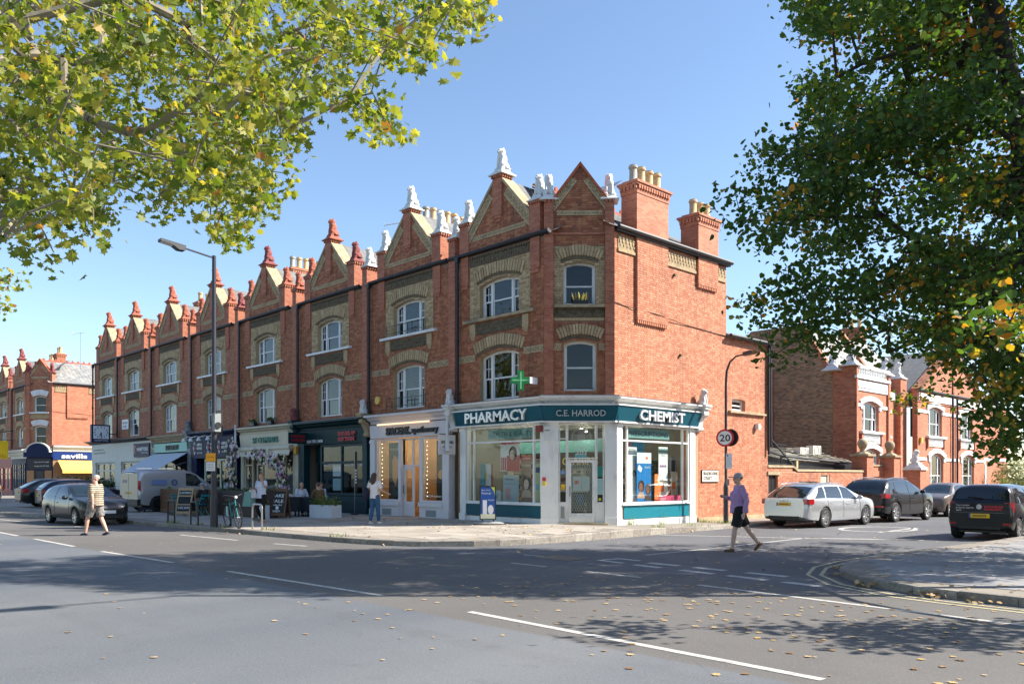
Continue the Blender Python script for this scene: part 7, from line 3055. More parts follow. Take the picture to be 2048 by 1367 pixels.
MAT['bare steel'] = M('satin steel tube', (.42, .41, .40), .35, metal=.9, var=.1)
for i, (x, y, rz, m, lab) in enumerate(((-10.65, -7.5, -.08, 'iron', 'black cycle stand farthest left of those by the blackboard'), (-8.92, -7.42, -.08, 'iron', 'black cycle stand in front of the pine blackboard'), (-6.80, -7.02, -.08, 'iron', 'black cycle stand with the bicycle leaning on it'),
         (-5.12, -7.12, -.08, 'bare steel', 'bare steel cycle stand in the sun before the bake sale board'), (-29.0, -9.0, -.08, 'iron', 'lone cycle stand far left near the silver car'))):
 t = thing('cycle_stand', lab, 'cycle stand', (x, y, pz(x, y)), rz, 'cycle stands along the kerb')
 put('hoop', cached(('hoop', m), lambda: stand_mesh(MAT[m], m)), t)
 MB().box(-.335, .335, -.012, .012, .27, .35).build('rail', MAT['iron'], t)
# bicycle
bk = thing('bicycle', 'teal town bicycle leaning on a black cycle stand', 'bicycle', (-6.66, -7.14, pz(-6.5, -7.2)), (rad(4), 0, -.12))
for x, nm in ((-.52, 'rear'), (.52, 'front')):
 w = MB()
 n = 28
 w.tube([(x + .335 * math.cos(2 * PI * k / n), 0, .34 + .335 * math.sin(2 * PI * k / n)) for k in range(n + 1)], .018, 6, False)
 wh = w.build('wheel', MAT['rubber'], bk, True)
 s = MB()
 for k in range(18):
  a = 2 * PI * k / 18
  s.tube([(x, .02 * (-1) ** k, .34), (x + .31 * math.cos(a), 0, .34 + .31 * math.sin(a))], .002, 3)
 s.tube([(x + .312 * math.cos(2 * PI * k / n), 0, .34 + .312 * math.sin(2 * PI * k / n)) for k in range(n + 1)], .008, 4, False)
 s.lathe([(.025, -.05), (.025, .05)], (x, 0, .34), 8, 'y')
 s.build('spokes', MAT['steel'], wh)
f = MB()
for a, b in (((-.10, 0, .30), (-.22, 0, .80)), ((-.10, 0, .30), (.34, 0, .72)), ((-.20, 0, .70), (.36, 0, .80)), ((-.52, 0, .34), (-.10, 0, .30)), ((-.52, 0, .34), (-.20, 0, .72)), ((.33, 0, .88), (.37, 0, .66)), ((.37, 0, .66), (.52, 0, .34))):
 f.tube([a, b], .018, 6)
f.build('frame', M('teal bicycle paint', (.03, .22, .24), .35), bk)
s = MB()
s.prism([(-.36, -.03), (-.34, -.10), (-.22, -.07), (-.06, -.02), (-.06, .02), (-.22, .07), (-.34, .10), (-.36, .03)], .84, .90, 'z')
s.tube([(-.22, 0, .78), (-.24, 0, .86)], .013, 6)
s.build('saddle', MAT['black'], bk)
h = MB()
h.tube([(.12, -.30, 1.02), (.22, -.26, 1.04), (.34, -.10, 1.0), (.33, 0, .98), (.34, .10, 1.0), (.22, .26, 1.04), (.12, .30, 1.02)], .012, 6)
h.tube([(.33, 0, .86), (.33, 0, .99)], .013, 6)
h.build('handlebar', MAT['darkgrey'], bk)
MB().ell((.42, 0, .96), (.05, .05, .05), 8, 6).build('headlamp', MAT['plwhite'], bk)
c = MB()
c.lathe([(.09, -.055), (.09, -.05)], (-.10, 0, .30), 16, 'y')
c.bar((-.10, -.07, .30), (-.02, -.07, .16), .02, .012)
c.bar((-.10, .07, .30), (-.18, .07, .44), .02, .012)
c.build('crank', MAT['darkgrey'], bk)
g_ = MB()
for x in (-.52, .52):
 n = 12
 g_.tube([(x + .365 * math.cos(PI * (.1 + .8 * k / n)), 0, .34 + .365 * math.sin(PI * (.1 + .8 * k / n))) for k in range(n + 1)], .016, 5)
g_.box(-.80, -.34, -.06, .06, .715, .73)
g_.build('mudguard', MAT['black'], bk)
lk = MB().ell((-.33, -.05, .52), (.05, .04, .17), 8, 6)
lk.build('bottle', P(170, 200, 205), bk)


def a_board(label, loc, rz, w, h, lean, frame, panel, sides='wood'):
 t = thing('a_board', label, 'blackboard', loc, rz)
 for s in (-1, 1):
  M0 = Matrix.Translation((0, s * lean, 0)) @ Matrix.Rotation(s * math.atan2(lean, h), 4, 'X')
  fr = MB(M0)
  for a, b in ((-w / 2, -w / 2 + .06), (w / 2 - .06, w / 2)):
   fr.box(a, b, -.018, .018, 0, h)
  fr.box(-w / 2 + .06, w / 2 - .06, -.018, .018, h - .10, h)
  fr.box(-w / 2 + .06, w / 2 - .06, -.018, .018, .10, .20)
  fr.build('frame', MAT[frame], t)
  MB(M0).box(-w / 2 + .06, w / 2 - .06, -.008, .008, .2, h - .1).build('panel', MAT[panel], t)
 return t, Matrix.Rotation(-math.atan2(lean, h), 4, 'X')


def board_text(t, rows, lean, h, off):
 ang = math.atan2(lean, h)
 for (s, x0, x1, z, hh, m) in rows:
  o = text('lettering', s, hh / .7, m, t, (x0, -lean + math.sin(ang) * z - off * math.cos(ang), math.cos(ang) * z), (PI / 2 - ang, 0, 0), .001, bold=.002)
  fit(o, x1 - x0)


CHK = P(225, 230, 232)
t, _ = a_board('pine A-frame board with three chalked panels beside the turquoise chair', (-14.9, -5.2, pz(-14.9, -5.2)), rad(28), .72, 1.15, .26, 'palewood', 'chalk')
board_text(t, [('ALL DAY BRUNCH', -.28, .28, .92, .08, CHK), ('CAKE SHOP', -.26, .28, .30, .10, CHK)], .26, 1.15, .022)
M0 = Matrix.Translation((0, -.26, 0)) @ Matrix.Rotation(-math.atan2(.26, 1.15), 4, 'X')
mb = MB(M0)
for z in (.45, .80):
 mb.box(-.30, .30, -.02, .016, z, z + .05)
mb.build('cross_rail', MAT['palewood'], t)
t, _ = a_board('brown framed chalkboard advertising a bake sale', (-10.3, -3.6, pz(-10.3, -3.6)), rad(28), .74, 1.12, .22, 'warmwood', 'chalk')
board_text(t, [('BAKE', -.24, .24, .80, .12, CHK), ('SALE', -.24, .24, .60, .12, CHK), ('Sunday 10-4', -.24, .20, .48, .06, CHK), ('CHARITY', -.18, .16, .24, .07, CHK)], .22, 1.12, .022)
M0 = Matrix.Translation((0, -.22, 0)) @ Matrix.Rotation(-math.atan2(.22, 1.12), 4, 'X')
MB(M0).lathe([(.07, -.012), (.07, -.010)], (0, 0, .40), 16, 'y').build('chalk_rose', CHK, t)
t, _ = a_board('dark blue pavement sign behind the cycle stands by the van', (-19.95, -4.8, pz(-20, -4.8)), rad(35), .80, 1.15, .22, 'navy', 'navy')
board_text(t, [('BH', -.1, .2, .85, .14, CHK), ('Beauty', -.3, .3, .62, .08, CHK), ('Hair & Nails', -.32, .3, .46, .08, CHK), ('upstairs', -.28, .25, .32, .07, CHK)], .22, 1.15, .022)
sw = thing('swing_sign', 'blue and white swinging pavement sign on a grey base outside the pharmacy', 'pavement sign', (-1.15, -1.35, pz(-1, -1.4)), rad(42))
b = MB()
b.ell((0, 0, .05), (.52, .20, .07), 18, 8)
b.build('base', M('grey plastic base', (.30, .30, .30), .6, var=.1), sw, True)
f = MB()
f.box(-.26, -.23, -.02, .02, .16, 1.22)
f.box(.23, .26, -.02, .02, .16, 1.22)
f.box(-.23, .23, -.02, .02, .16, .19)
f.box(-.23, .23, -.02, .02, 1.19, 1.22)
f.tube([(-.18, 0, .05), (-.18, 0, .17)], .02, 6)
f.tube([(.18, 0, .05), (.18, 0, .17)], .02, 6)
f.build('frame', MAT['black'], sw)
MB().box(-.23, .23, -.008, .008, .19, 1.19).build('poster', P(35, 85, 165), sw)
MB().box(-.23, .23, -.010, -.0085, .19, .34).build('print', P(235, 232, 200), sw)
MB().box(-.16, -.03, -.011, -.009, .34, .78).build('print', P(240, 240, 240), sw)
MB().prism([(.09 + .09 * math.cos(a * PI / 8), .48 + .15 * math.sin(a * PI / 8)) for a in range(16)], -.012, -.009).build('print', P(242, 240, 236), sw)
MB().prism([(.10, 1.19), (.22, 1.19), (.22, .92), (.19, 1.05)], -.011, -.009).build('print', P(210, 225, 60), sw)
ftext('lettering', 'Best of all', -.20, .06, 1.07, 1.12, -.012, P(240, 240, 245), sw, .0005)
ftext('lettering', 'Sleeping?', -.21, .10, .97, 1.03, -.012, P(240, 240, 245), sw, .0005)
ftext('lettering', 'Waking at 3am?', .0, .20, .76, .81, -.012, P(240, 240, 245), sw, .0005)
# green cross
gc = thing('pharmacy_cross', 'green pharmacy cross projecting from the chamfered corner', 'sign', (-.42, -.62, 4.42), rad(0))
MAT['green cross'] = M('green sign', lin(30, 150, 70), .35)
for ang in (0,):
 mb = MB()
 w, a = .10, .31
 pl = [(-w, -a), (w, -a), (w, -w), (a, -w), (a, w), (w, w), (w, a), (-w, a), (-w, w), (-a, w), (-a, -w), (-w, -w)]
 mb.M = Matrix.Rotation(rad(50), 4, 'Z')
 mb.prism([(p[0], p[1] + .32) for p in pl], -.07, .07)
 mb.build('cross', MAT['green cross'], gc)
 m2 = MB(mb.M)
 for s in (-1, 1):
  m2.box(-.27, .27, s * .074 - .003, s * .074 + .003, .30, .34)
  m2.box(-.02, .02, s * .078 - .003, s * .078 + .003, .05, .59)
 m2.build('neon_tube', P(150, 225, 170), gc)
MB().box(.16, .26, .16, .5, .22, .42).build('mount', MAT['plwhite'], gc)
# aerials
for (x, y, z, h, lab) in ((-13.3, 4.2, 11.6, 2.0, 'white roof aerial behind the third gable'), (-35.5, 4.2, 11.2, 1.6, 'dark roof aerial between the far gables'), (FX + .5, 4, 11, 3.2, 'tall aerial on the far corner house')):
 t = thing('tv_aerial', lab, 'aerial', (x, y, z), rad(20))
 mb = MB()
 mb.tube([(0, 0, 0), (0, 0, h)], .022, 6)
 mb.bar((-.9, 0, h - .05), (.5, 0, h - .05), .025, .025)
 for k in range(11):
  mb.bar((-.85 + k * .12, -.14, h - .05), (-.85 + k * .12, .14, h - .05), .012, .012)
 for zz in (-.25, .2):
  mb.bar((-.9, 0, h - .05), (-.95, .0, h - .05 + zz), .015, .015)
 mb.build('mast', MAT['bare steel'], t)


def plank_planter(label, loc, rz, L_, D, H_, mat, n):
 t = thing('timber_planter', label, 'planter', loc, rz)
 for k in range(n):
  z0 = .04 + k * (H_ - .04) / n
  z1 = z0 + (H_ - .04) / n - .012
  MB().box(-L_ / 2, L_ / 2, -D / 2, -D / 2 + .035, z0, z1).build('plank', MAT[mat], t)
  for s in (-1, 1):
   MB().box(s * L_ / 2 - .0175, s * L_ / 2 + .0175, -D / 2 + .036, D / 2 - .036, z0, z1).build('plank', MAT[mat], t)
 b = MB()
 b.box(-L_ / 2 + .03, L_ / 2 - .03, -D / 2 + .04, D / 2, .02, H_ - .06)
 b.build('liner', MAT['black'], t)
 return t


def foliage(t, L_, D, z, n, size, mat, seed, zs=.12):
 rg = random.Random(seed)
 lf = MB()
 for i in range(n):
  lf.tone = rg.random()
  add_leaf(lf, Vector((rg.uniform(-L_ / 2, L_ / 2), rg.uniform(-D / 2, D / 2), z + abs(rg.gauss(0, zs)))), Vector((rg.gauss(0, 1), rg.gauss(-.3, 1), rg.random() + .2)).normalized(), Vector((rg.gauss(0, 1), rg.gauss(0, 1), .5)).normalized(), size * rg.uniform(.6, 1.3), 'lime')
 o = put('foliage', lf.mesh('foliage', mat, fix=False), t)
 o['kind'] = 'stuff'


MAT['hedge'] = leaf_mat('hedge leaf', [(0, (.015, .04, .015)), (.6, (.05, .09, .03)), (1, (.13, .17, .06))], .25)
MAT['box leaf'] = leaf_mat('box leaf', [(0, (.05, .09, .02)), (.6, (.14, .20, .05)), (1, (.30, .34, .12))], .3)
t = plank_planter('long dark timber planter screen before the cream shop', (-12.5, -3.85, pz(-12, -3.8)), 0, 4.2, .5, 1.02, 'darkwood', 6)
foliage(t, 4.4, .3, 1.0, 260, .07, MAT['hedge'], 1, .05)
t = plank_planter('warm brown timber planter screen next to the van', (-17.1, -4.3, pz(-17, -4.3)), 0, 4.4, .5, 1.05, 'warmwood', 5)
t = thing('succulent', 'pale green cabbage-like plant on the timber planter by the van', 'plant', (-18.7, -4.4, pz(-17, -4.3) + .98))
lf = MB()
for i in range(40):
 a = i * 2.4
 r = .03 + i * .004
 lf.tone = RNG.random()
 add_leaf(lf, Vector((r * math.cos(a), r * math.sin(a), .12 - i * .002)), Vector((math.cos(a) * .5, math.sin(a) * .5, .8)).normalized(), Vector((math.cos(a), math.sin(a), .4)), .14, 'lime')
lf.build('leaves', MAT['box leaf'], t)
for (x, y, w, d_, h_, lab, sd) in ((-9.2, -2.3, 1.25, .5, .48, 'long white planter box with clipped green shrubs before the green agent', 4), (-8.35, -4.0, .30, .30, .50, 'small square white planter beside the bake sale board', 5)):
 if w < 1:
  x, y = -10.45, -4.15
 t = thing('white_planter', lab, 'planter', (x, y, pz(x, y)), rad(8) if w > 1 else rad(28))
 b = MB()
 b.box(-w / 2, w / 2, -d_ / 2, -d_ / 2 + .03, 0, h_)
 b.box(-w / 2, w / 2, d_ / 2 - .03, d_ / 2, 0, h_)
 b.box(-w / 2, -w / 2 + .03, -d_ / 2 + .03, d_ / 2 - .03, 0, h_)
 b.box(w / 2 - .03, w / 2, -d_ / 2 + .03, d_ / 2 - .03, 0, h_)
 b.box(-w / 2 + .03, w / 2 - .03, -d_ / 2 + .03, d_ / 2 - .03, h_ - .1, h_ - .05)
 b.build('box', P(205, 212, 220, .5), t)
 foliage(t, w * 1.02, d_ * 1.1, h_ - .02, 520 if w > 1 else 90, .07, MAT['box leaf'], sd, .13)
t = plank_planter('grey planter with clipped hedge before the off-white agent', (-35.5, -3.5, pz(-35, -3.5)), 0, 12.5, .8, 1.0, 'navygrey' if 'navygrey' in MAT else 'lead', 4)
foliage(t, 12.3, .9, 1.0, 2200, .13, MAT['hedge'], 7, .18)


def chair(label, loc, rz):
 t = thing('folding_chair', label, 'chair', loc, rz, 'turquoise folding chairs')
 for s in (-1, 1):
  l = MB()
  l.bar((s * .19, -.20, 0), (s * .19, .18, .86), .02, .03)
  l.bar((s * .17, .20, 0), (s * .17, -.20, .46), .02, .03)
  l.build('leg', MAT['skyblue'], t)
 st = MB()
 for k in range(5):
  st.box(-.18, .18, -.20 + k * .08, -.14 + k * .08, .45, .465)
 st.build('seat', MAT['skyblue'], t)
 bk_ = MB()
 for z in (.66, .78):
  bk_.box(-.20, .20, .085 + (z - .66) * .45, .10 + (z - .66) * .45, z, z + .07)
 bk_.build('backrest', MAT['skyblue'], t)


chair('turquoise folding chair left of the pine A-frame board', (-16.2, -5.05, pz(-16, -5)), rad(120))
chair('turquoise folding chair of the seated man in the grey cap', (-14.5, -4.72, pz(-14.5, -4.7)), rad(-70))


def cafe_table(label, loc, rz, w, d_, h_, cloth):
 t = thing('cafe_table', label, 'table', loc, rz)
 MB().box(-w / 2, w / 2, -d_ / 2, d_ / 2, h_ - .03, h_).build('top', MAT['darkwood'], t)
 for a in (-1, 1):
  for b in (-1, 1):
   MB().bar((a * (w / 2 - .06), b * (d_ / 2 - .06), 0), (a * (w / 2 - .06), b * (d_ / 2 - .06), h_ - .03), .05, .05).build('leg', MAT['darkwood'], t)
 if cloth:
  c = MB()
  c.box(-w / 2 - .02, w / 2 + .02, -d_ / 2 - .02, -d_ / 2 - .012, h_ - .55, h_ + .006)
  c.box(-w / 2 - .02, w / 2 + .02, -d_ / 2 - .012, d_ / 2 + .02, h_ + .001, h_ + .008)
  c.box(w / 2 + .012, w / 2 + .02, -d_ / 2 - .012, d_ / 2 + .02, h_ - .55, h_)
  c.build('cloth', MAT['chalk'], t)
 return t


cafe_table('dark table with papers and cups behind the bake sale board', (-11.3, -2.95, pz(-11.3, -3)), rad(5), 1.5, .7, .76, True)
cafe_table('dark cloth-covered table where the three people sit', (-10.55, -2.2, pz(-10.5, -2.2)), rad(5), 1.1, .7, .74, True)
for (dx, dy, w, h_, c, lab) in ((-.5, -.1, .28, .06, (90, 140, 190), 'blue tray'), (.05, .0, .14, .16, (40, 120, 80), 'green tub'), (.35, .05, .34, .08, (210, 215, 225), 'white folded cloth'), (-.1, -.18, .12, .14, (225, 225, 225), 'white cup')):
 t = thing('stall_item', '%s on the bake sale table' % lab, 'tableware', (-11.3 + dx, -2.95 + dy, pz(-11.3, -3) + .77), rad(12), 'things on the bake sale table')
 b = MB()
 if w > .2:
  b.frustum((0, 0), w * .9, w * .6, 0, w, w * .68, h_)
  b.frustum((0, 0), w * .8, w * .5, h_, w * .7, w * .42, h_ + .03)
 else:
  b.lathe([(w * .38, 0), (w * .5, h_ * .9), (w * .54, h_), (w * .46, h_)], (0, 0, 0), 12)
 b.build('body', P(*c), t)
t = thing('banner_flag', 'slim dark banner flag with pale letters beside the green agent', 'banner', (-9.9, -.55, pz(-9.9, -.5)), rad(25))
MB().tube([(0, 0, 0), (0, 0, 2.55)], .012, 6).build('pole', MAT['bare steel'], t)
MB().box(.0, .12, -.004, .004, .9, 2.5).build('flag', MAT['black'], t)
for k in range(5):
 MB().box(.03, .09, -.007, -.004, 1.25 + k * .12, 1.32 + k * .12).build('print', MAT['plwhite'], t)
MB().lathe([(.18, 0), (.16, .05), (.02, .07)], (0, 0, 0), 14).build('base', MAT['black'], t)
# weeds along walls, posts and kerb; shrub by the far villa
MAT['weed'] = leaf_mat('weed', [(0, (.06, .12, .02)), (.6, (.16, .24, .05)), (1, (.36, .34, .10))], .35)
wd = MB()
rg = random.Random(77)
for (x, y, n, s) in ((2.62, 6.2, 60, .3), (1.75, 6.3, 60, .16), (1.72, 2.3, 20, .12), (1.75, 3.9, 14, .1), (3.3, 1.6, 26, .25), (3.25, 3.4, 34, .3), (-10.5, -7.5, 40, .3), (-8.8, -7.35, 20, .2), (-4.7, -6.95, 30, .2), (-29, -9, 60, .4), (-6.9, -7.3, 24, .25), (-.9, -7.0, 20, .25)):
 for i in range(n):
  a = Vector((x + rg.gauss(0, s), y + rg.gauss(0, s * .5), 0))
  a.z = pz(a.x, a.y)
  h_ = rg.uniform(.04, .16) if s > .14 else rg.uniform(.1, .45)
  wd.tone = rg.random()
  b = a + Vector((rg.gauss(0, .05), rg.gauss(0, .05), h_))
  w = Vector((rg.gauss(0, 1), rg.gauss(0, 1), 0)).normalized() * .012
  wd.add([a - w, a + w, b], [(0, 1, 2)])
o = put('weeds', wd.mesh('weeds', MAT['weed'], fix=False), None, kind='stuff', label='tufts of weeds along the kerb, posts and wall foot', category='weeds')
t = thing('shrub', 'pale green garden shrub in front of the farther villa', 'shrub', (1.0, 46, .1))
MB().tube([(0, 0, 0), (0, 0, 1)], .06, 6).build('stem', MAT['darkbark'], t)
lf = MB()
for i in range(1500):
 lf.tone = rg.random()
 v = Vector((rg.gauss(0, 1), rg.gauss(0, 1), rg.gauss(0, 1))).normalized() * rg.uniform(.6, 1)
 add_leaf(lf, Vector((v.x * 1.5, v.y * 2.6, 1.6 + v.z * 1.5)), Vector((v.x, v.y, v.z + .5)).normalized(), Vector((0, 0, 1)), .17, 'lime')
put('foliage', lf.mesh('foliage', leaf_mat('pale shrub', [(0, (.10, .15, .05)), (1, (.42, .45, .26))], .3), fix=False), t)['kind'] = 'stuff'

# ---------------------------------------------------------------- vehicles
MAT['carglass'] = M('tinted car glass', (.012, .020, .024), .03, spec=.9)
MAT['tyre'] = MAT['rubber']
MAT['alloy'] = M('alloy wheel', (.55, .55, .56), .3, metal=.9)
MAT['tail'] = M('red tail lamp', (.35, .008, .012), .15, coat=.6)
MAT['headlamp'] = M('clear headlamp', (.62, .66, .70), .08, metal=.4, coat=.6)
MAT['cartrim'] = M('black car plastic', (.014, .014, .015), .5)


def paint(name, col, metal=.5):
 return M(name, col, .28, metal=metal, coat=.55, spec=.3)


def wheel_mesh(r, w, spokes, dark):
 def mk(part):
  b = MB()
  if part == 'tyre':
   b.lathe([(r * .66, -w / 2), (r * .92, -w / 2), (r, -w * .36), (r, w * .36), (r * .92, w / 2), (r * .66, w / 2)], (0, 0, 0), 28, 'y', False)
  else:
   b.lathe([(r * .67, -w / 2 + .005), (r * .60, -w / 2 + .012), (r * .58, -w * .1), (r * .60, w / 2)], (0, 0, 0), 28, 'y', False)
   b.lathe([(r * .14, -w * .42), (r * .12, -w * .1)], (0, 0, 0), 12, 'y')
   for k in range(spokes):
    a = 2 * PI * k / spokes
    c, s = math.cos(a), math.sin(a)
    hw = r * (.07 if spokes > 6 else .11)
    b.add([(c * r * .08 - s * hw, -w * .42, s * r * .08 + c * hw), (c * r * .08 + s * hw, -w * .42, s * r * .08 - c * hw), (c * r * .62 + s * hw * .8, -w * .46, s * r * .62 - c * hw * .8), (c * r * .62 - s * hw * .8, -w * .46, s * r * .62 + c * hw * .8),
     (c * r * .08 - s * hw, -w * .25, s * r * .08 + c * hw), (c * r * .08 + s * hw, -w * .25, s * r * .08 - c * hw), (c * r * .62 + s * hw * .8, -w * .3, s * r * .62 - c * hw * .8), (c * r * .62 - s * hw * .8, -w * .3, s * r * .62 + c * hw * .8)],
     [(0, 1, 2, 3), (4, 7, 6, 5), (0, 3, 7, 4), (1, 5, 6, 2)])
   b.lathe([(r * .58, -w * .08), (r * .10, -w * .06)], (0, 0, 0), 20, 'y')
  return b
 return (cached(('tyre', r), lambda: mk('tyre').mesh('tyre', MAT['tyre'], True)), cached(('rim', r, spokes, dark), lambda: mk('rim').mesh('rim', MAT['cartrim' if dark else 'alloy'], True)))


def car(name, label, loc, heading, c, mat, roofmat=None):
 """c: L W, wheel x positions, r, top/belt/width/low profiles along x (rear negative), side windows, lamps"""
 t = thing(name, label, c.get('cat', 'car'), loc, math.atan2(heading[1], heading[0]), c.get('group', 'parked cars'))
 L2, hwm, r = c['L'] / 2, c['W'] / 2, c['r']
 wr, wf = c['wx']
 ra = r * 1.13
 tum = c.get('tum', .36)

 def sec(x):
  zt, = cr(c['top'], x)
  zb, = cr(c['belt'], x)
  k, = cr(c['wid'], x)
  zl, = cr(c['low'], x)
  hw = hwm * k
  zt = max(zt, zb + .02)
  za = 0
  for xw in (wr, wf):
   if abs(x - xw) < ra:
    za = max(za, r + math.sqrt(ra * ra - (x - xw) ** 2))
  sh = hw * .955
  rw = max(.2, sh - (zt - zb) * tum)
  f = lambda z: max(z, za)
  crn = .03 if zt - zb > .2 else .02
  zm = zl + .5 * (zb - zl)
  P_ = [(0, f(zl)), (hw * .80, f(zl)), (hw * .95, f(zl + .03)), (hw * .985, f(zl + .13)), (hw, f(zm)), (hw * (1.004 if za else 1.0), max(zm + .06, min(za + .03, zb - .12))), (hw * .985, zb - .09), (sh, zb),
   (sh + (rw - sh) * .5 + .012 * min(1, (zt - zb) * 2), zb + (zt - zb) * .5), (rw, zb + (zt - zb) * .88), (rw - min(.07, rw * .2), zb + (zt - zb) * .975), (rw * .5, zt + crn * .75), (0, zt + crn)]
  return P_

 n = 84
 xs = sorted(set([-L2 + c['L'] * k / n for k in range(n + 1)] + [xw + s * ra * .999 for xw in (wr, wf) for s in (-1, 1)] + [xw + s * ra * 1.001 for xw in (wr, wf) for s in (-1, 1)]))
 vs, fs = [], []
 m = 13
 for x in xs:
  q = sec(x)
  vs += [(x, y, z) for y, z in q] + [(x, -y, z) for y, z in q[-2:0:-1]]
 k2 = 2 * m - 2
 for i in range(len(xs) - 1):
  for k in range(k2):
   a, b_ = i * k2 + k, i * k2 + (k + 1) % k2
   fs.append((a, b_, b_ + k2, a + k2))
 fs += [tuple(range(k2 - 1, -1, -1)), tuple((len(xs) - 1) * k2 + k for k in range(k2))]
 body = MB().add(vs, fs)
 bo = put('body', body.mesh('body', mat, True), t)

 def glass_pt(x, u, s):
  q = sec(x)
  a, b_, d_ = q[7], q[8], q[9]
  p = (a[0] + (b_[0] - a[0]) * u * 2, a[1] + (b_[1] - a[1]) * u * 2) if u < .5 else (b_[0] + (d_[0] - b_[0]) * (u - .5) * 2, b_[1] + (d_[1] - b_[1]) * (u - .5) * 2)
  return (x, s * (p[0] + .006), p[1] + .002)
 for s in (-1, 1):
  for (x0b, x0t, x1b, x1t) in c['side']:
   g = MB()
   v, N_ = [], 8
   for i in range(N_ + 1):
    for j in range(5):
     u = .07 + .88 * j / 4
     x = (x0b + (x1b - x0b) * i / N_) * (1 - j / 4) + (x0t + (x1t - x0t) * i / N_) * j / 4
     v.append(glass_pt(x, u, s))
   g.add(v, [(i * 5 + j, i * 5 + j + 1, i * 5 + j + 6, i * 5 + j + 5) for i in range(N_) for j in range(4)])
   g.build('side_window', MAT['carglass'], t, True)
 for nm, (xa, xb) in (('windscreen', c['wind']), ('rear_window', c['rear'])):
  g = MB()
  v, N_ = [], 10
  sx = .010 if nm == 'windscreen' else -.010
  for i in range(N_ + 1):
   x = xa + (xb - xa) * i / N_
   q = sec(x)
   rwv, zz = q[10][0], q[12][1]
   for j in range(9):
    u = -1 + 2 * j / 8
    e = abs(u)
    z = q[12][1] + (q[11][1] - q[12][1]) * min(1, e * 2) + (max(0, e - .5) * 2) * (q[10][1] - q[11][1])
    v.append((x + sx, u * rwv * .96, z + .008))
  g.add(v, [(i * 9 + j, i * 9 + j + 1, i * 9 + j + 10, i * 9 + j + 9) for i in range(N_) for j in range(8)])
  g.build(nm, MAT['carglass'], t, True)
 tm, rm = wheel_mesh(r, .215, c.get('spokes', 5), c.get('steel', False))
 for xw in (wr, wf):
  for s in (-1, 1):
   w = put('wheel', tm, t, (xw, s * (hwm - .115), r), (0, 0, 0 if s < 0 else PI))
   put('rim', rm, w)
 ub = MB()
 ub.box(-L2 + .25, L2 - .25, -hwm + .25, hwm - .25, r * .62, r * 1.9)
 ub.build('underbody_blocker', MAT['cartrim'], t)  # dark box added inside the shell to block light under the car
 # lamps, plates, trim
 zt_, ylo, yhi, z0, z1 = c['tail']
 for s in (-1, 1):
  b = MB()
  x0 = -L2 + c.get('tx', .0)
  pts = []
  b.prism([(x0 - .012, s * ylo), (x0 - .012, s * yhi * .93), (x0 + .06, s * (yhi + .004)), (x0 + zt_, s * (yhi + .012)), (x0 + zt_, s * (yhi - .06)), (x0 + .10, s * ylo)], z0, z1, 'z')
  b.build('tail_lamp', MAT['tail'], t)
  hx, hy, hz, hl, hh = c['head']
  h = MB()
  h.ell((L2 - hx, s * (hwm - hy), hz), (hl, .16, hh), 12, 8, Matrix.Rotation(s * -.5, 3, 'Z'))
  h.build('headlamp', MAT['headlamp'], t, True)
  mr = MB()
  mx, mz = c['mirror']
  mr.ell((mx, s * (hwm + .07), mz), (.07, .11, .075), 10, 8)
  mr.build('mirror', c.get('mirmat', mat), t, True)
  for dx in c['doors']:
   q0 = [p for p in sec(dx)]
   d_ = MB()
   pts = [(dx, s * (p[0] + .002), p[1]) for p in q0[3:8]]
   d_.tube(pts, .005, 4, False)
   d_.build('door_seam', MAT['cartrim'], t)
  for hx_ in c.get('handles', ()):
   q0 = sec(hx_)
   h = MB()
   h.tube([(hx_ - .09, s * (q0[6][0] + .012), q0[6][1] - .05), (hx_ + .09, s * (q0[6][0] + .012), q0[6][1] - .05)], .014, 6)
   h.build('door_handle', c.get('hmat', mat), t)
 px, pz_ = c.get('plate', (-L2 - .012, .75))
 MB().box(px - .012, px + .02, -.26, .26, pz_, pz_ + .115).build('rear_plate', MAT['yellow'], t)
 MB().box(px - .014, px - .011, .21, .26, pz_, pz_ + .115).build('plate_band', P(30, 70, 150), t)
 MB().box(px - .014, px - .0115, -.19, .16, pz_ + .03, pz_ + .085).build('plate_print', P(150, 115, 30), t)
 MB().box(L2 - .02, L2 + .015, -.26, .26, .42, .53).build('front_plate', MAT['plwhite'], t)
 bl = c.get('bump', (.28, .40))
 MB().box(-L2 - .008, -L2 + .05, -hwm * .62, hwm * .62, bl[0], bl[1]).build('bumper_insert', MAT['cartrim'], t)
 MB().box(L2 - .06, L2 + .008, -hwm * .6, hwm * .6, .25, .38).build('grille', MAT['cartrim'], t)
 if c.get('rails'):
  for s in (-1, 1):
   rl = MB()
   rl.tube([(x, s * (sec(x)[10][0] + .02), sec(x)[10][1] + .05) for x in [c['rails'][0] + (c['rails'][1] - c['rails'][0]) * k / 8 for k in range(9)]], .016, 6)
   rl.build('roof_rail', c.get('railmat', MAT['alloy']), t)
 wp = MB()
 xa, xb = c['rear']
 q = sec(xa)
 wp.bar((xa - .03, -.05, q[12][1] + .03), (xa + (xb - xa) * .12 - .03, .32, sec(xa + (xb - xa) * .12)[12][1] + .03), .02, .02)
 wp.build('wiper', MAT['cartrim'], t)
 return t, sec


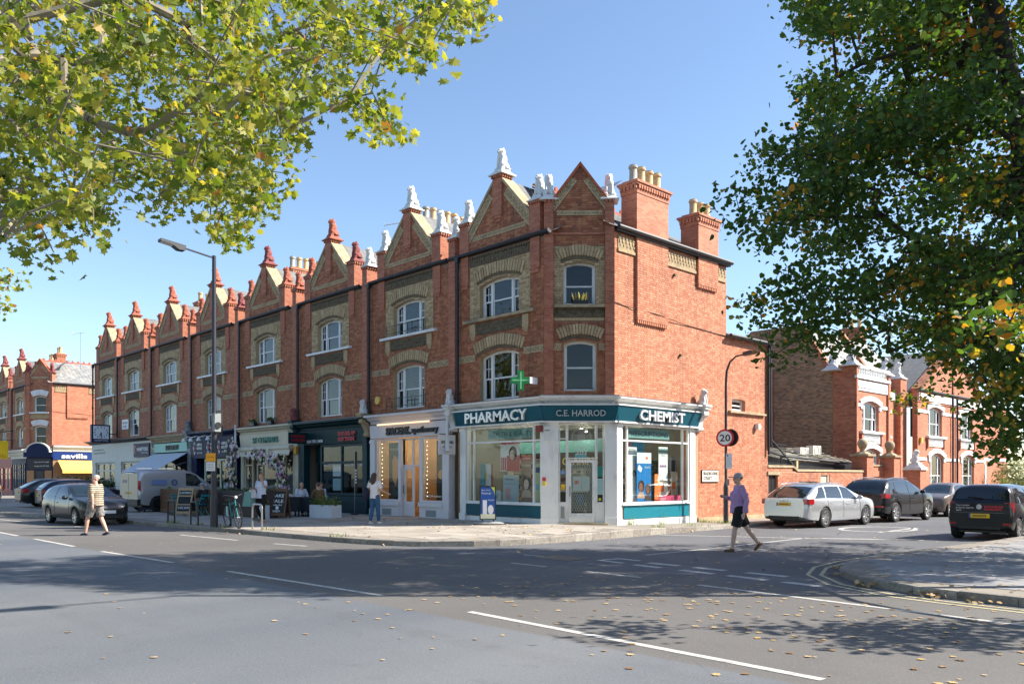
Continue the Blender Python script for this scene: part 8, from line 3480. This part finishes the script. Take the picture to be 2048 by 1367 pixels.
EST = dict(L=4.9, W=1.86, wx=(-1.36, 1.46), r=.345, top=[(-2.45, .98), (-2.38, 1.0), (-1.62, 1.39), (-1.2, 1.455), (-.2, 1.47), (.35, 1.40), (1.25, 1.02), (1.9, .93), (2.3, .80), (2.45, .62)],
  belt=[(-2.45, .92), (-2.3, .97), (-1, .96), (.8, .92), (1.25, .95), (1.9, .88), (2.3, .76), (2.45, .6)], wid=[(-2.45, .80), (-2.36, .90), (-2.1, .965), (-1.3, 1), (.9, 1), (1.6, .985), (2.15, .92), (2.38, .78), (2.45, .66)],
  low=[(-2.45, .34), (-2.2, .26), (-1, .2), (1, .2), (2.2, .22), (2.45, .3)], side=[(-1.98, -1.52, -1.32, -1.22), (-1.24, -1.14, -.22, -.18), (-.14, -.10, .95, .42)], wind=(.42, 1.22), rear=(-2.36, -1.70), tail=(.34, .36, .90, .80, .98), tx=.02,
  head=(.20, .32, .68, .20, .075), mirror=(.80, 1.0), doors=(-1.20, -.16, 1.0), handles=(-.95, .10), plate=(-2.462, .74), bump=(.28, .40), rails=(-1.55, .3), spokes=7, tum=.40)
au, _ = car('parked_car', 'silver estate car parked beside the brick flank, first in its row', (4.52, 9.55, 0), (.06, 1), EST, paint('silver paint', (.62, .64, .66), .75))
for k in range(4):
 m_ = MB()
 m_.lathe([(.045, -.006), (.052, -.006), (.052, .006), (.045, .006)], (-2.466, .105 - .07 * k, .92), 16, 'x', False)
 m_.build('ring_badge', MAT['chrome'], au)
for s in (-1, 1):
 MB().lathe([(.05, -.03), (.05, .02)], (-2.45, s * .62, .33), 12, 'x').build('exhaust', MAT['darkgrey'], au)
SUV = dict(L=4.63, W=1.90, wx=(-1.36, 1.44), r=.38, top=[(-2.31, 1.08), (-2.2, 1.12), (-1.72, 1.53), (-1.2, 1.63), (-.2, 1.66), (.3, 1.58), (1.2, 1.14), (1.8, 1.06), (2.15, .94), (2.31, .72)],
  belt=[(-2.31, 1.02), (-2.1, 1.08), (-1, 1.07), (.8, 1.03), (1.2, 1.06), (1.8, 1.0), (2.15, .88), (2.31, .7)], wid=[(-2.31, .84), (-2.24, .92), (-2.0, .97), (-1.3, 1), (.9, 1), (1.5, .985), (2.05, .93), (2.25, .8), (2.31, .7)],
  low=[(-2.31, .40), (-2.1, .33), (-1, .26), (1, .26), (2.1, .3), (2.31, .4)], side=[(-1.86, -1.56, -1.42, -1.30), (-1.34, -1.22, -.28, -.22), (-.20, -.14, .90, .38)], wind=(.36, 1.16), rear=(-2.22, -1.76), tail=(.42, .48, .92, .92, 1.08), tx=.03,
  head=(.20, .32, .80, .20, .08), mirror=(.74, 1.14), doors=(-1.28, -.22, .98), handles=(-1.0, .05), plate=(-2.325, .86), bump=(.34, .46), rails=(-1.6, .2), spokes=5, tum=.38)
q5, _ = car('parked_car', 'black sport utility car parked behind the silver estate', (4.78, 14.75, 0), (.05, 1), SUV, paint('black paint', (.012, .012, .014), .2))
for s in (-1, 1):
 MB().box(-2.33, -2.28, s * .70 - .16, s * .70 + .16, .58, .64).build('reflector', MAT['tail'], q5)
fit(text('plate_text', 'L30 XGR', .10, P(25, 22, 15), q5, (-2.342, .18, .88), (PI / 2, 0, -PI / 2), .001), .38)
UP = dict(L=3.56, W=1.66, wx=(-1.20, 1.22), r=.30, top=[(-1.78, .98), (-1.74, 1.02), (-1.52, 1.40), (-1.2, 1.475), (-.3, 1.49), (.15, 1.42), (.95, 1.02), (1.4, .93), (1.68, .80), (1.78, .62)],
  belt=[(-1.78, .93), (-1.6, .97), (-.6, .96), (.6, .90), (.95, .95), (1.4, .88), (1.68, .75), (1.78, .6)], wid=[(-1.78, .90), (-1.74, .95), (-1.5, .985), (-1, 1), (.7, 1), (1.2, .985), (1.6, .9), (1.74, .78), (1.78, .7)],
  low=[(-1.78, .34), (-1.6, .26), (-.8, .2), (.8, .2), (1.6, .22), (1.78, .3)], side=[(-1.42, -1.22, -.42, -.36), (-.34, -.28, .70, .22)], wind=(.22, .90), rear=(-1.70, -1.53), tail=(.12, .60, .80, .78, 1.02), tx=.03,
  head=(.18, .28, .70, .15, .10), mirror=(.58, .98), doors=(-.36, .72), handles=(-.15,), plate=(-1.792, .60), bump=(.30, .36), spokes=5, tum=.30)
up, _ = car('parked_car', 'small black hatchback with agency lettering on its tailgate, parked at the right edge', (10.78, 7.55, 0), (.0, 1), UP, paint('gloss black paint', (.010, .010, .012), .1))
MB().lathe([(.07, -.01), (.07, .0)], (-1.79, .0, .90), 20, 'x').build('badge', MAT['chrome'], up)
MB().box(-1.795, -1.78, -.62, .62, .73, .755).build('tailgate_seam', P(70, 75, 85, .2), up)
for k, s in enumerate(('Your London', 'property experts', 'agent')):
 fit(text('lettering', s, .06, MAT['plwhite'], up, (-1.787, .58, .92 - k * .065), (PI / 2, 0, -PI / 2), .001), (.34, .44, .14)[k])
for z, w in ((.88, .46), (.81, .42)):
 fit(text('lettering', 'DOUGLAS' if z > .85 else 'GORDON', .07, P(190, 40, 60), up, (-1.787, -.12, z), (PI / 2, 0, -PI / 2), .001, bold=.004), w)
for s in (-1, 1):
 MB().box(-1.792, -1.77, s * .66 - .08, s * .66 + .08, .42, .47).build('reflector', MAT['tail'], up)
MB().tube([(-1.1, 0, 1.5), (-1.35, 0, 1.75)], .006, 5).build('aerial', MAT['cartrim'], up)
GOLF = dict(L=4.2, W=1.76, wx=(-1.22, 1.36), r=.315, top=[(-2.1, .95), (-2.05, 1.0), (-1.68, 1.30), (-1.25, 1.41), (-.3, 1.45), (.2, 1.38), (1.1, 1.0), (1.65, .90), (2.0, .76), (2.1, .58)],
   belt=[(-2.1, .9), (-1.9, .95), (-.8, .94), (.7, .90), (1.1, .94), (1.65, .85), (2.0, .72), (2.1, .56)], wid=[(-2.1, .86), (-2.04, .93), (-1.8, .98), (-1.1, 1), (.8, 1), (1.4, .985), (1.85, .9), (2.05, .74), (2.1, .64)],
   low=[(-2.1, .34), (-1.9, .26), (-.9, .2), (.9, .2), (1.9, .22), (2.1, .28)], side=[(-1.62, -1.28, -.62, -.52), (-.52, -.44, .85, .28)], wind=(.30, 1.06), rear=(-2.02, -1.70), tail=(.14, .55, .85, .80, .95), tx=.03,
   head=(.24, .36, .64, .22, .085), mirror=(.68, .98), doors=(-.55, .86), handles=(-.3,), plate=(-2.112, .62), spokes=7, tum=.38)
car('parked_car', 'dark grey hatchback parked at the kerb, behind the man in the striped shirt', (-15.0, -8.95, 0), (1, .06), GOLF, paint('graphite paint', (.024, .025, .027), .4))
FIAT = dict(GOLF, L=3.6, W=1.64, wx=(-1.1, 1.2), mirror=(.55, 1.0), tum=.45)
sx_ = 3.6 / 4.2
for k in ('top', 'belt', 'wid', 'low'):
 FIAT[k] = [(r_[0] * sx_, *r_[1:]) for r_ in GOLF[k]]
for k in ('side',):
 FIAT[k] = [tuple(v * sx_ for v in w) for w in GOLF[k]]
FIAT.update(wind=(.26, .91), rear=(-1.73, -1.53), doors=(-.47, .74), handles=(-.26,), plate=(-1.81, .62), head=(.24, .36, .66, .12, .11))
car('parked_car', 'small taupe car facing the street beyond the black sport utility car', (4.75, 20.7, 0), (-.03, -1), FIAT, paint('taupe paint', (.20, .165, .14), .5))
car('parked_car', 'dark red car parked beyond the small black hatchback', (10.75, 13.2, 0), (0, 1), GOLF, paint('dark red paint', (.09, .012, .014), .4))
car('parked_car', 'white-roofed car farther up the right side of the side street', (10.75, 18.6, 0), (0, 1), SUV, paint('white car paint', (.65, .68, .72), .1))
car('parked_car', 'black estate car parked nose-in before the off-white agent', (-31.2, -4.9, .13), (.05, 1), EST, MAT['q5'] if 'q5' in MAT else paint('deep black paint', (.012, .014, .018), .3))
car('parked_car', 'dark blue hatchback nose-in between the black estate and the van', (-28.4, -5.0, .13), (.05, 1), GOLF, paint('dark blue paint', (.012, .018, .04), .4))
car('parked_car', 'silver hatchback facing the road at the far left', (-43.5, -6.6, .12), (.92, -.4), GOLF, paint('pale silver paint', (.50, .50, .48), .7))
VAN = dict(L=4.4, W=1.84, wx=(-1.32, 1.42), r=.33, cat='van', top=[(-2.2, 1.70), (-2.1, 1.80), (-1.6, 1.84), (-.2, 1.84), (.45, 1.76), (1.35, 1.16), (1.8, 1.05), (2.1, .88), (2.2, .66)],
  belt=[(-2.2, 1.10), (-1, 1.12), (.6, 1.08), (1.35, 1.10), (1.8, .98), (2.1, .82), (2.2, .62)], wid=[(-2.2, .93), (-2.14, .97), (-1.9, 1), (.9, 1), (1.5, .985), (1.95, .9), (2.15, .76), (2.2, .68)],
  low=[(-2.2, .36), (-1.9, .28), (-.9, .22), (.9, .22), (1.9, .24), (2.2, .3)], side=[(.02, .06, 1.05, .55)], wind=(.52, 1.30), rear=(-2.195, -2.15), tail=(.10, .76, .90, .95, 1.38), tx=.01,
  head=(.28, .34, .80, .22, .14), mirror=(.92, 1.16), doors=(-.04, 1.1), handles=(.18, -.35), plate=(-2.212, .78), bump=(.30, .52), steel=True, spokes=10, tum=.16)
vn, vs_ = car('parked_van', 'silver delivery van with roof bars parked nose-in before the navy shop', (-20.55, -3.35, pz(-20, -3.3)), (-.10, .99), VAN, paint('pale silver van paint', (.50, .51, .52), .45))
vr = MB()
vr.box(-2.215, -2.19, -.84, .84, .60, 1.70)
vr.build('rear_door', P(205, 190, 165, .4), vn)
MB().box(-2.22, -2.215, -.006, .006, .62, 1.68).build('door_seam', MAT['cartrim'], vn)
MB().box(-2.26, -2.1, -.90, .90, .30, .56).build('rear_bumper', MAT['cartrim'], vn)
for x in (-1.5, -.5):
 MB().bar((x, -.72, 1.93), (x, .72, 1.93), .04, .03).build('roof_bar', MAT['alloy'], vn)
MB().box(-1.6, -.9, -.928, -.922, 1.20, 1.42).build('logo', P(120, 140, 190), vn)
MB().lathe([(.14, -.928), (.14, -.924), (.09, -.924), (.09, -.928)], (-.55, 0, 1.3), 20, 'y', False).build('ring_logo', P(60, 80, 150), vn)
MB().box(-2.222, -2.216, .15, .6, 1.28, 1.42).build('logo', P(150, 140, 150), vn)

# ---------------------------------------------------------------- people
def remeshed(mb, name, mat, parent, vox):
 me = mb.mesh(name, mat, 'full', fix=False)
 o = bpy.data.objects.new('t', me)
 COL.objects.link(o)
 md = o.modifiers.new('r', 'REMESH')
 md.mode, md.voxel_size, md.use_smooth_shade = 'VOXEL', vox, True
 sm = o.modifiers.new('s', 'SMOOTH')
 sm.iterations, sm.factor = 2, .5
 r = bpy.data.meshes.new_from_object(o.evaluated_get(bpy.context.evaluated_depsgraph_get()))
 bpy.data.objects.remove(o)
 r.name = name
 r.materials.clear()
 r.materials.append(mat)
 r.polygons.foreach_set('use_smooth', [True] * len(r.polygons))
 return put(name, r, parent)


BASE = dict(pel=(0, 0, .96), wai=(0, 0, 1.08), che=(0, 0, 1.30), nec=(0, .01, 1.48), hed=(0, -.01, 1.63),
   sl=(-.18, 0, 1.43), el=(-.24, .02, 1.14), wl=(-.25, -.06, .90), sr=(.18, 0, 1.43), er=(.24, .02, 1.14), wr=(.25, -.06, .90),
   hl=(-.09, 0, .93), kl=(-.10, -.02, .50), al=(-.10, .02, .09), hr=(.09, 0, .93), kr=(.10, -.02, .50), ar=(.10, .02, .09), fl=0, fr=0)


def hand(b, w, e, s):
 """palm with five bent fingers beyond the wrist"""
 w, e = Vector(w), Vector(e)
 d = (w - e).normalized()
 u = d.cross(Vector((0, 1, 0)))
 u = u.normalized() if u.length > .1 else Vector((1, 0, 0))
 v = d.cross(u)
 b.tube([w - d * .02, w + d * .045, w + d * .09], [.026, .034, .030], 8)
 for k in range(4):
  q = (k - 1.5) * .017
  ln = (.062, .075, .070, .055)[k]
  a = w + d * .085 + v * q
  b.tube([a, a + d * ln * .55 + u * .006 * s, a + d * ln * .9 + u * .022 * s], [.0105, .0095, .0085], 6)
 a = w + d * .03 + v * .028
 b.tube([a, a + d * .035 + v * .022, a + d * .065 + v * .026 + u * .012 * s], [.013, .011, .009], 6)


def person(label, loc, rotz, H, J, top, bottom, shoe, hair, skin=(.52, .30, .21), sleeve='short', leg='long', fat=1.0, top_z=None, longhair=False, bald=False, cap=None, stripes=None, turn=0, group=None):
 """faces local -y; one continuous body mesh, clothes and hair are its children"""
 t = thing('person', label, 'person', loc, rotz, group)
 t.scale = (H / 1.75,) * 3
 j = dict(BASE)
 j.update(J)
 V = {k: Vector(v) for k, v in j.items() if not isinstance(v, (int, float))}
 sk = M('skin', skin, .55, var=.06, scale=20)
 b = MB()
 f = fat
 b.tube([V['pel'] - Vector((0, 0, .06)), V['wai'], V['che'], V['nec'] - Vector((0, 0, .06)), V['nec']], [.135 * f, .125 * f, .145 * f, .075, .058], 14)
 for s, sl, el, wl in ((-1, 'sl', 'el', 'wl'), (1, 'sr', 'er', 'wr')):
  b.tube([V['che'] + Vector((0, 0, .08)), V[sl], V[sl].lerp(V[el], .35), V[el], V[el].lerp(V[wl], .3), V[wl]], [.07, .066, .052, .041, .044, .027], 10)
  hand(b, V[wl], V[el], s)
 for h, k, a in (('hl', 'kl', 'al'), ('hr', 'kr', 'ar')):
  b.tube([V['pel'], V[h], V[h].lerp(V[k], .35), V[k], V[k].lerp(V[a], .28), V[k].lerp(V[a], .6), V[a], V[a] - Vector((0, 0, .05))], [.11, .098 * f, .085, .058, .06, .05, .036, .036], 12)
 # head: skull, jaw, nose, brow, ears
 R_ = Matrix.Rotation(turn, 3, 'Z')
 hc = V['hed']
 b.tube([V['nec'] - Vector((0, 0, .05)), hc - Vector((0, 0, .06))], [.06, .052], 10)
 E = lambda c, r, n=12, m=8: b.ell(tuple(hc + R_ @ Vector(c)), r, n, m, R_)
 E((0, .012, .035), (.076, .095, .092), 16, 12)
 E((0, -.03, -.045), (.058, .062, .07))
 E((0, -.055, -.095), (.03, .03, .022))
 E((0, -.098, -.01), (.013, .022, .026))
 E((0, -.085, -.055), (.026, .014, .010))
 E((0, -.075, .028), (.05, .018, .014))
 for s in (-1, 1):
  E((s * .078, .01, .0), (.012, .022, .032))
 body = remeshed(b, 'body', sk, t, .0125)
 for s in (-1, 1):
  c = hc + R_ @ Vector((s * .03, -.083, .012))
  MB().ell(tuple(c), (.010, .008, .007), 8, 6).build('eye', P(35, 25, 22), body)
 # top
 c = MB()
 e = .018
 zb = top_z if top_z is not None else V['pel'].z - .06
 lo = V['pel'] + Vector((0, 0, zb - V['pel'].z))
 c.tube([lo, V['pel'] + Vector((0, 0, .05)), V['wai'], V['che'], V['nec'] - Vector((0, 0, .075)), V['nec'] - Vector((0, 0, .03))], [.16 * f, .16 * f, .148 * f, .165 * f, .105, .07], 16)
 for sl, el, wl in (('sl', 'el', 'wl'), ('sr', 'er', 'wr')):
  if sleeve == 'long':
   c.tube([V['che'] + Vector((0, 0, .08)), V[sl], V[sl].lerp(V[el], .5), V[el], V[el].lerp(V[wl], .96)], [.09, .085, .07, .062, .046], 10)
  else:
   c.tube([V['che'] + Vector((0, 0, .08)), V[sl], V[sl].lerp(V[el], .72)], [.09, .086, .076], 10)
 tp = remeshed(c, 'shirt', top, t, .014)
 # bottom
 c = MB()
 for h, k, a in (('hl', 'kl', 'al'), ('hr', 'kr', 'ar')):
  if leg == 'long':
   c.tube([V['pel'] + Vector((0, 0, .06)), V['pel'], V[h], V[h].lerp(V[k], .4), V[k], V[k].lerp(V[a], .5), V[a] - Vector((0, 0, -.02))], [.15 * f, .15 * f, .118 * f, .10, .075, .068, .058], 12)
  else:
   c.tube([V['pel'] + Vector((0, 0, .06)), V['pel'], V[h], V[h].lerp(V[k], .5), V[h].lerp(V[k], .86)], [.15 * f, .152 * f, .128 * f, .118, .112], 12)
 remeshed(c, 'trousers' if leg == 'long' else 'shorts', bottom, t, .014)
 for a, k, ang in (('al', 'kl', j['fl']), ('ar', 'kr', j['fr'])):
  s = MB(Matrix.Translation(V[a]) @ Matrix.Rotation(ang, 4, 'X'))
  s.ell((0, -.005, -.045), (.042, .06, .045), 12, 8)
  s.ell((0, -.085, -.058), (.045, .10, .033), 12, 8)
  s.box(-.042, .042, -.175, .06, -.092, -.072)
  s.build('shoe', shoe, t, True)
 # hair
 if not bald:
  h = MB()
  h.ell(tuple(hc + R_ @ Vector((0, .026, .050))), (.084, .098, .088), 16, 12, R_)
  if longhair:
   h.tube([hc + Vector((0, .05, .06)), hc + Vector((0, .085, -.05)), hc + Vector((.01, .10, -.18)), hc + Vector((.0, .09, -.30))], [.085, .10, .095, .05], 12)
   h.tube([hc + Vector((.05, .06, -.02)), hc + Vector((.11, .09, -.14)), hc + Vector((.17, .09, -.20))], [.06, .05, .02], 8)
  remeshed(h, 'hair', M('hair', hair, .6, var=.3, scale=40), t, .013)
 if cap is not None:
  h = MB(Matrix.Translation(hc) @ R_.to_4x4())
  h.ell((0, .014, .058), (.090, .108, .082), 16, 10)
  h.prism([(-.08, -.05), (-.075, -.15), (-.035, -.205), (.035, -.205), (.075, -.15), (.08, -.05)], .025, .050, 'z')
  h.build('cap', cap, t, True)
 return t, V


def stripe_mat():
 m = M('striped knit', (.40, .31, .17), .85)
 nt = m.node_tree
 N, L = nt.nodes.new, nt.links.new
 tc, sp = N('ShaderNodeTexCoord'), N('ShaderNodeSeparateXYZ')
 L(tc.outputs['Object'], sp.inputs[0])
 mu = N('ShaderNodeMath')
 mu.operation = 'MULTIPLY'
 mu.inputs[1].default_value = 17
 L(sp.outputs[2], mu.inputs[0])
 fr = N('ShaderNodeMath')
 fr.operation = 'FRACT'
 L(mu.outputs[0], fr.inputs[0])
 rp = N('ShaderNodeValToRGB')
 rp.color_ramp.interpolation = 'CONSTANT'
 rp.color_ramp.elements[0].color = (.52, .42, .29, 1)
 rp.color_ramp.elements[1].position = .55
 rp.color_ramp.elements[1].color = (.07, .055, .05, 1)
 L(fr.outputs[0], rp.inputs[0])
 L(rp.outputs[0], nt.nodes['Principled BSDF'].inputs['Base Color'])
 return m


def face_dir(dx, dy):
 """rotation that turns local -y to a world direction"""
 return math.atan2(dy, dx) + PI / 2


# man in the striped shirt, walking to the left and looking at the camera
L_dir = (-.80, -.60)
person('man in brown striped shirt and patterned shorts walking across the road', (-7.75, -10.85, 0), face_dir(-.85, -.52), 1.76,
 dict(al=(-.10, .30, .12), kl=(-.11, .10, .49), ar=(.09, -.27, .09), kr=(.09, -.20, .50), wl=(-.22, -.24, .93), el=(-.27, -.02, 1.12), wr=(.24, .10, .90), er=(.25, .10, 1.14), fl=rad(14)), stripe_mat(), M('patterned shorts', (.20, .19, .18), .85, var=.7, scale=14), P(35, 42, 60),
 (.36, .34, .31), (.60, .34, .25), 'short', 'short', 1.34, .86, turn=rad(55))
person('man in purple pullover, black shorts and pale cap crossing the side street', (8.15, -2.05, 0), face_dir(-.69, -.72), 1.78,
 dict(al=(-.09, .44, .20), kl=(-.10, .20, .53), ar=(.09, -.18, .09), kr=(.09, -.12, .50), wl=(-.20, -.26, 1.22), el=(-.26, -.02, 1.14), wr=(.26, .04, .88), er=(.26, .10, 1.14), hed=(0, -.03, 1.63), fl=rad(48), fr=0), M('purple fleece', (.46, .27, .48), .9, var=.12, scale=12, bump=.2), M('black shorts cloth', (.012, .012, .014), .9), P(105, 72, 48),
 (.10, .08, .06), (.58, .37, .28), 'long', 'short', 1.26, .86, cap=M('pale grey cap', (.36, .35, .36), .9, var=.1))
w, wv = person('woman in white T-shirt and blue jeans walking away towards the cosmetics shop', (-4.45, -3.35, pz(-4.4, -3.3)), face_dir(-.35, .94), 1.66,
   dict(al=(-.09, -.12, .09), kl=(-.09, -.08, .5), ar=(.08, .14, .10), kr=(.08, .02, .5), wr=(.22, -.14, 1.30), er=(.27, .0, 1.18), wl=(-.38, -.20, 1.06), el=(-.30, -.02, 1.14), fr=rad(8)), M('white cotton', (.70, .68, .69), .9, var=.05), M('blue denim', (.035, .10, .20), .9, var=.25, scale=8), P(215, 215, 212), (.05, .03, .022), leg='long', fat=1.0, top_z=.88, longhair=True)
bg_ = thing('shoulder_bag', 'navy shoulder bag of the woman in blue jeans', 'bag', (-4.45, -3.35, pz(-4.4, -3.3)), face_dir(-.35, .94))
m_ = MB()
m_.ell((.27, .08, .98), (.09, .16, .20), 14, 10)
m_.build('pouch', P(30, 34, 55, .8), bg_, True)
m_ = MB()
m_.tube([(.25, -.02, 1.12), (.19, -.0, 1.36), (.21, .08, 1.37), (.27, .14, 1.12)], .014, 6)
m_.build('strap', P(30, 34, 55, .8), bg_)
person('woman in white blouse and black trousers on the phone with bags', (-8.4, -5.3, pz(-8.4, -5.3)), face_dir(.25, -.97), 1.68,
 dict(kl=(-.12, -.10, .52), al=(-.20, .16, .14), wr=(.10, -.10, 1.56), er=(.30, -.08, 1.26), wl=(-.22, -.24, 1.20), el=(-.27, .0, 1.14), fl=rad(15)), M('white blouse', (.62, .66, .78), .9, var=.1, scale=20), M('black trousers', (.012, .012, .014), .9), P(175, 130, 110), (.24, .11, .045), (.55, .28, .18), 'short', 'long', 1.05, .86, turn=rad(35))
for (dx, dz, r_, c, lab, nm) in ((-.36, .80, (.20, .13, .25), (120, 160, 150), 'large sage green tote bag of the woman on the phone', 'tote_bag'), (-.20, .98, (.15, .08, .14), (205, 200, 200), 'small pale shopping bag held by the woman on the phone', 'shopping_bag')):
 t = thing(nm, lab, 'bag', (-8.4, -5.3, pz(-8.4, -5.3)), face_dir(.25, -.97))
 m_ = MB()
 m_.frustum((dx, -.22), r_[0] * 2, r_[1] * 2, dz - r_[2], r_[0] * 1.6, r_[1], dz + r_[2])
 m_.build('pouch', P(*c, .85), t)
 m_ = MB()
 m_.tube([(dx - r_[0] * .5, -.22, dz + r_[2]), (-.23, -.24, 1.16), (dx + r_[0] * .5, -.22, dz + r_[2])], .01, 5)
 m_.build('handle', P(*c, .85), t)
SIT = dict(pel=(0, .06, .52), wai=(0, .05, .66), che=(0, .0, .88), nec=(0, -.03, 1.06), hed=(0, -.06, 1.21), sl=(-.18, 0, 1.0), el=(-.24, -.08, .76), wl=(-.12, -.32, .76), sr=(.18, 0, 1.0), er=(.24, -.08, .76), wr=(.12, -.32, .76),
  hl=(-.09, 0, .50), kl=(-.12, -.42, .50), al=(-.12, -.38, .09), hr=(.09, 0, .50), kr=(.12, -.42, .50), ar=(.12, -.38, .09))
for (x, y, d, c, tm, hr, bald, lab) in ((-11.25, -2.15, (1, -.1), None, (.60, .62, .68), (.5, .45, .4), True, 'seated bald man in white at the cloth-covered table'), (-10.6, -1.6, (.0, -1), None, (.42, .52, .74), (.10, .06, .04), False, 'seated person in pale blue shirt behind the cloth-covered table'),
         (-9.85, -2.2, (-1, .1), None, (.13, .085, .04), (.08, .06, .05), False, 'seated person in brown jacket at the right of the cloth-covered table')):
 person(lab, (x, y, pz(x, y)), face_dir(*d), 1.72, SIT, M('cloth', tm, .9, var=.15, scale=10), M('dark trousers', (.02, .022, .03), .9), P(60, 50, 45), hr, bald=bald, sleeve='long', top_z=.46, fat=1.05, group='people seated at the cafe table')
 t = thing('stool', 'plain dark stool under the %s' % lab.split(' at the')[0].split(' behind')[0], 'stool', (x, y, pz(x, y)), face_dir(*d))
 MB().lathe([(.17, .36), (.18, .38), (.18, .41), (.16, .42)], (0, .06, 0), 14).build('seat', MAT['darkwood'], t)
 for a in (-1, 1):
  for b in (-1, 1):
   MB().bar((a * .15, .06 + b * .15, 0), (a * .10, .06 + b * .10, .37), .03, .03).build('leg', MAT['darkwood'], t)
person('seated man in dark jacket and grey cap behind the pine A-frame board', (-14.6, -4.65, pz(-14.6, -4.6)), face_dir(-.95, -.3), 1.74, SIT, M('dark jacket', (.02, .022, .022), .9, var=.2), M('blue jeans', (.02, .035, .07), .9), P(60, 50, 45), (.3, .28, .25), sleeve='long', top_z=.46, fat=1.1, bald=True, cap=M('blue grey cap', (.26, .28, .36), .9))

# ---------------------------------------------------------------- lettering: fit to its box, turn into meshes
bpy.context.view_layer.update()
for o, w in FITS:
 bb = [c[0] for c in o.bound_box]
 ww = max(bb) - min(bb)
 if ww > 1e-5:
  o.scale.x = w / ww
dg = bpy.context.evaluated_depsgraph_get()
fonts = [o for o in COL.objects if o.type == 'FONT']
made = []
for o in fonts:
 made.append((o, bpy.data.meshes.new_from_object(o.evaluated_get(dg))))
for o, me in made:
 nm, par, lc, ro, sc_ = o.name, o.parent, o.location.copy(), o.rotation_euler.copy(), o.scale.copy()
 bpy.data.objects.remove(o)
 n = put(nm, me, par, lc, tuple(ro))
 n.scale = sc_
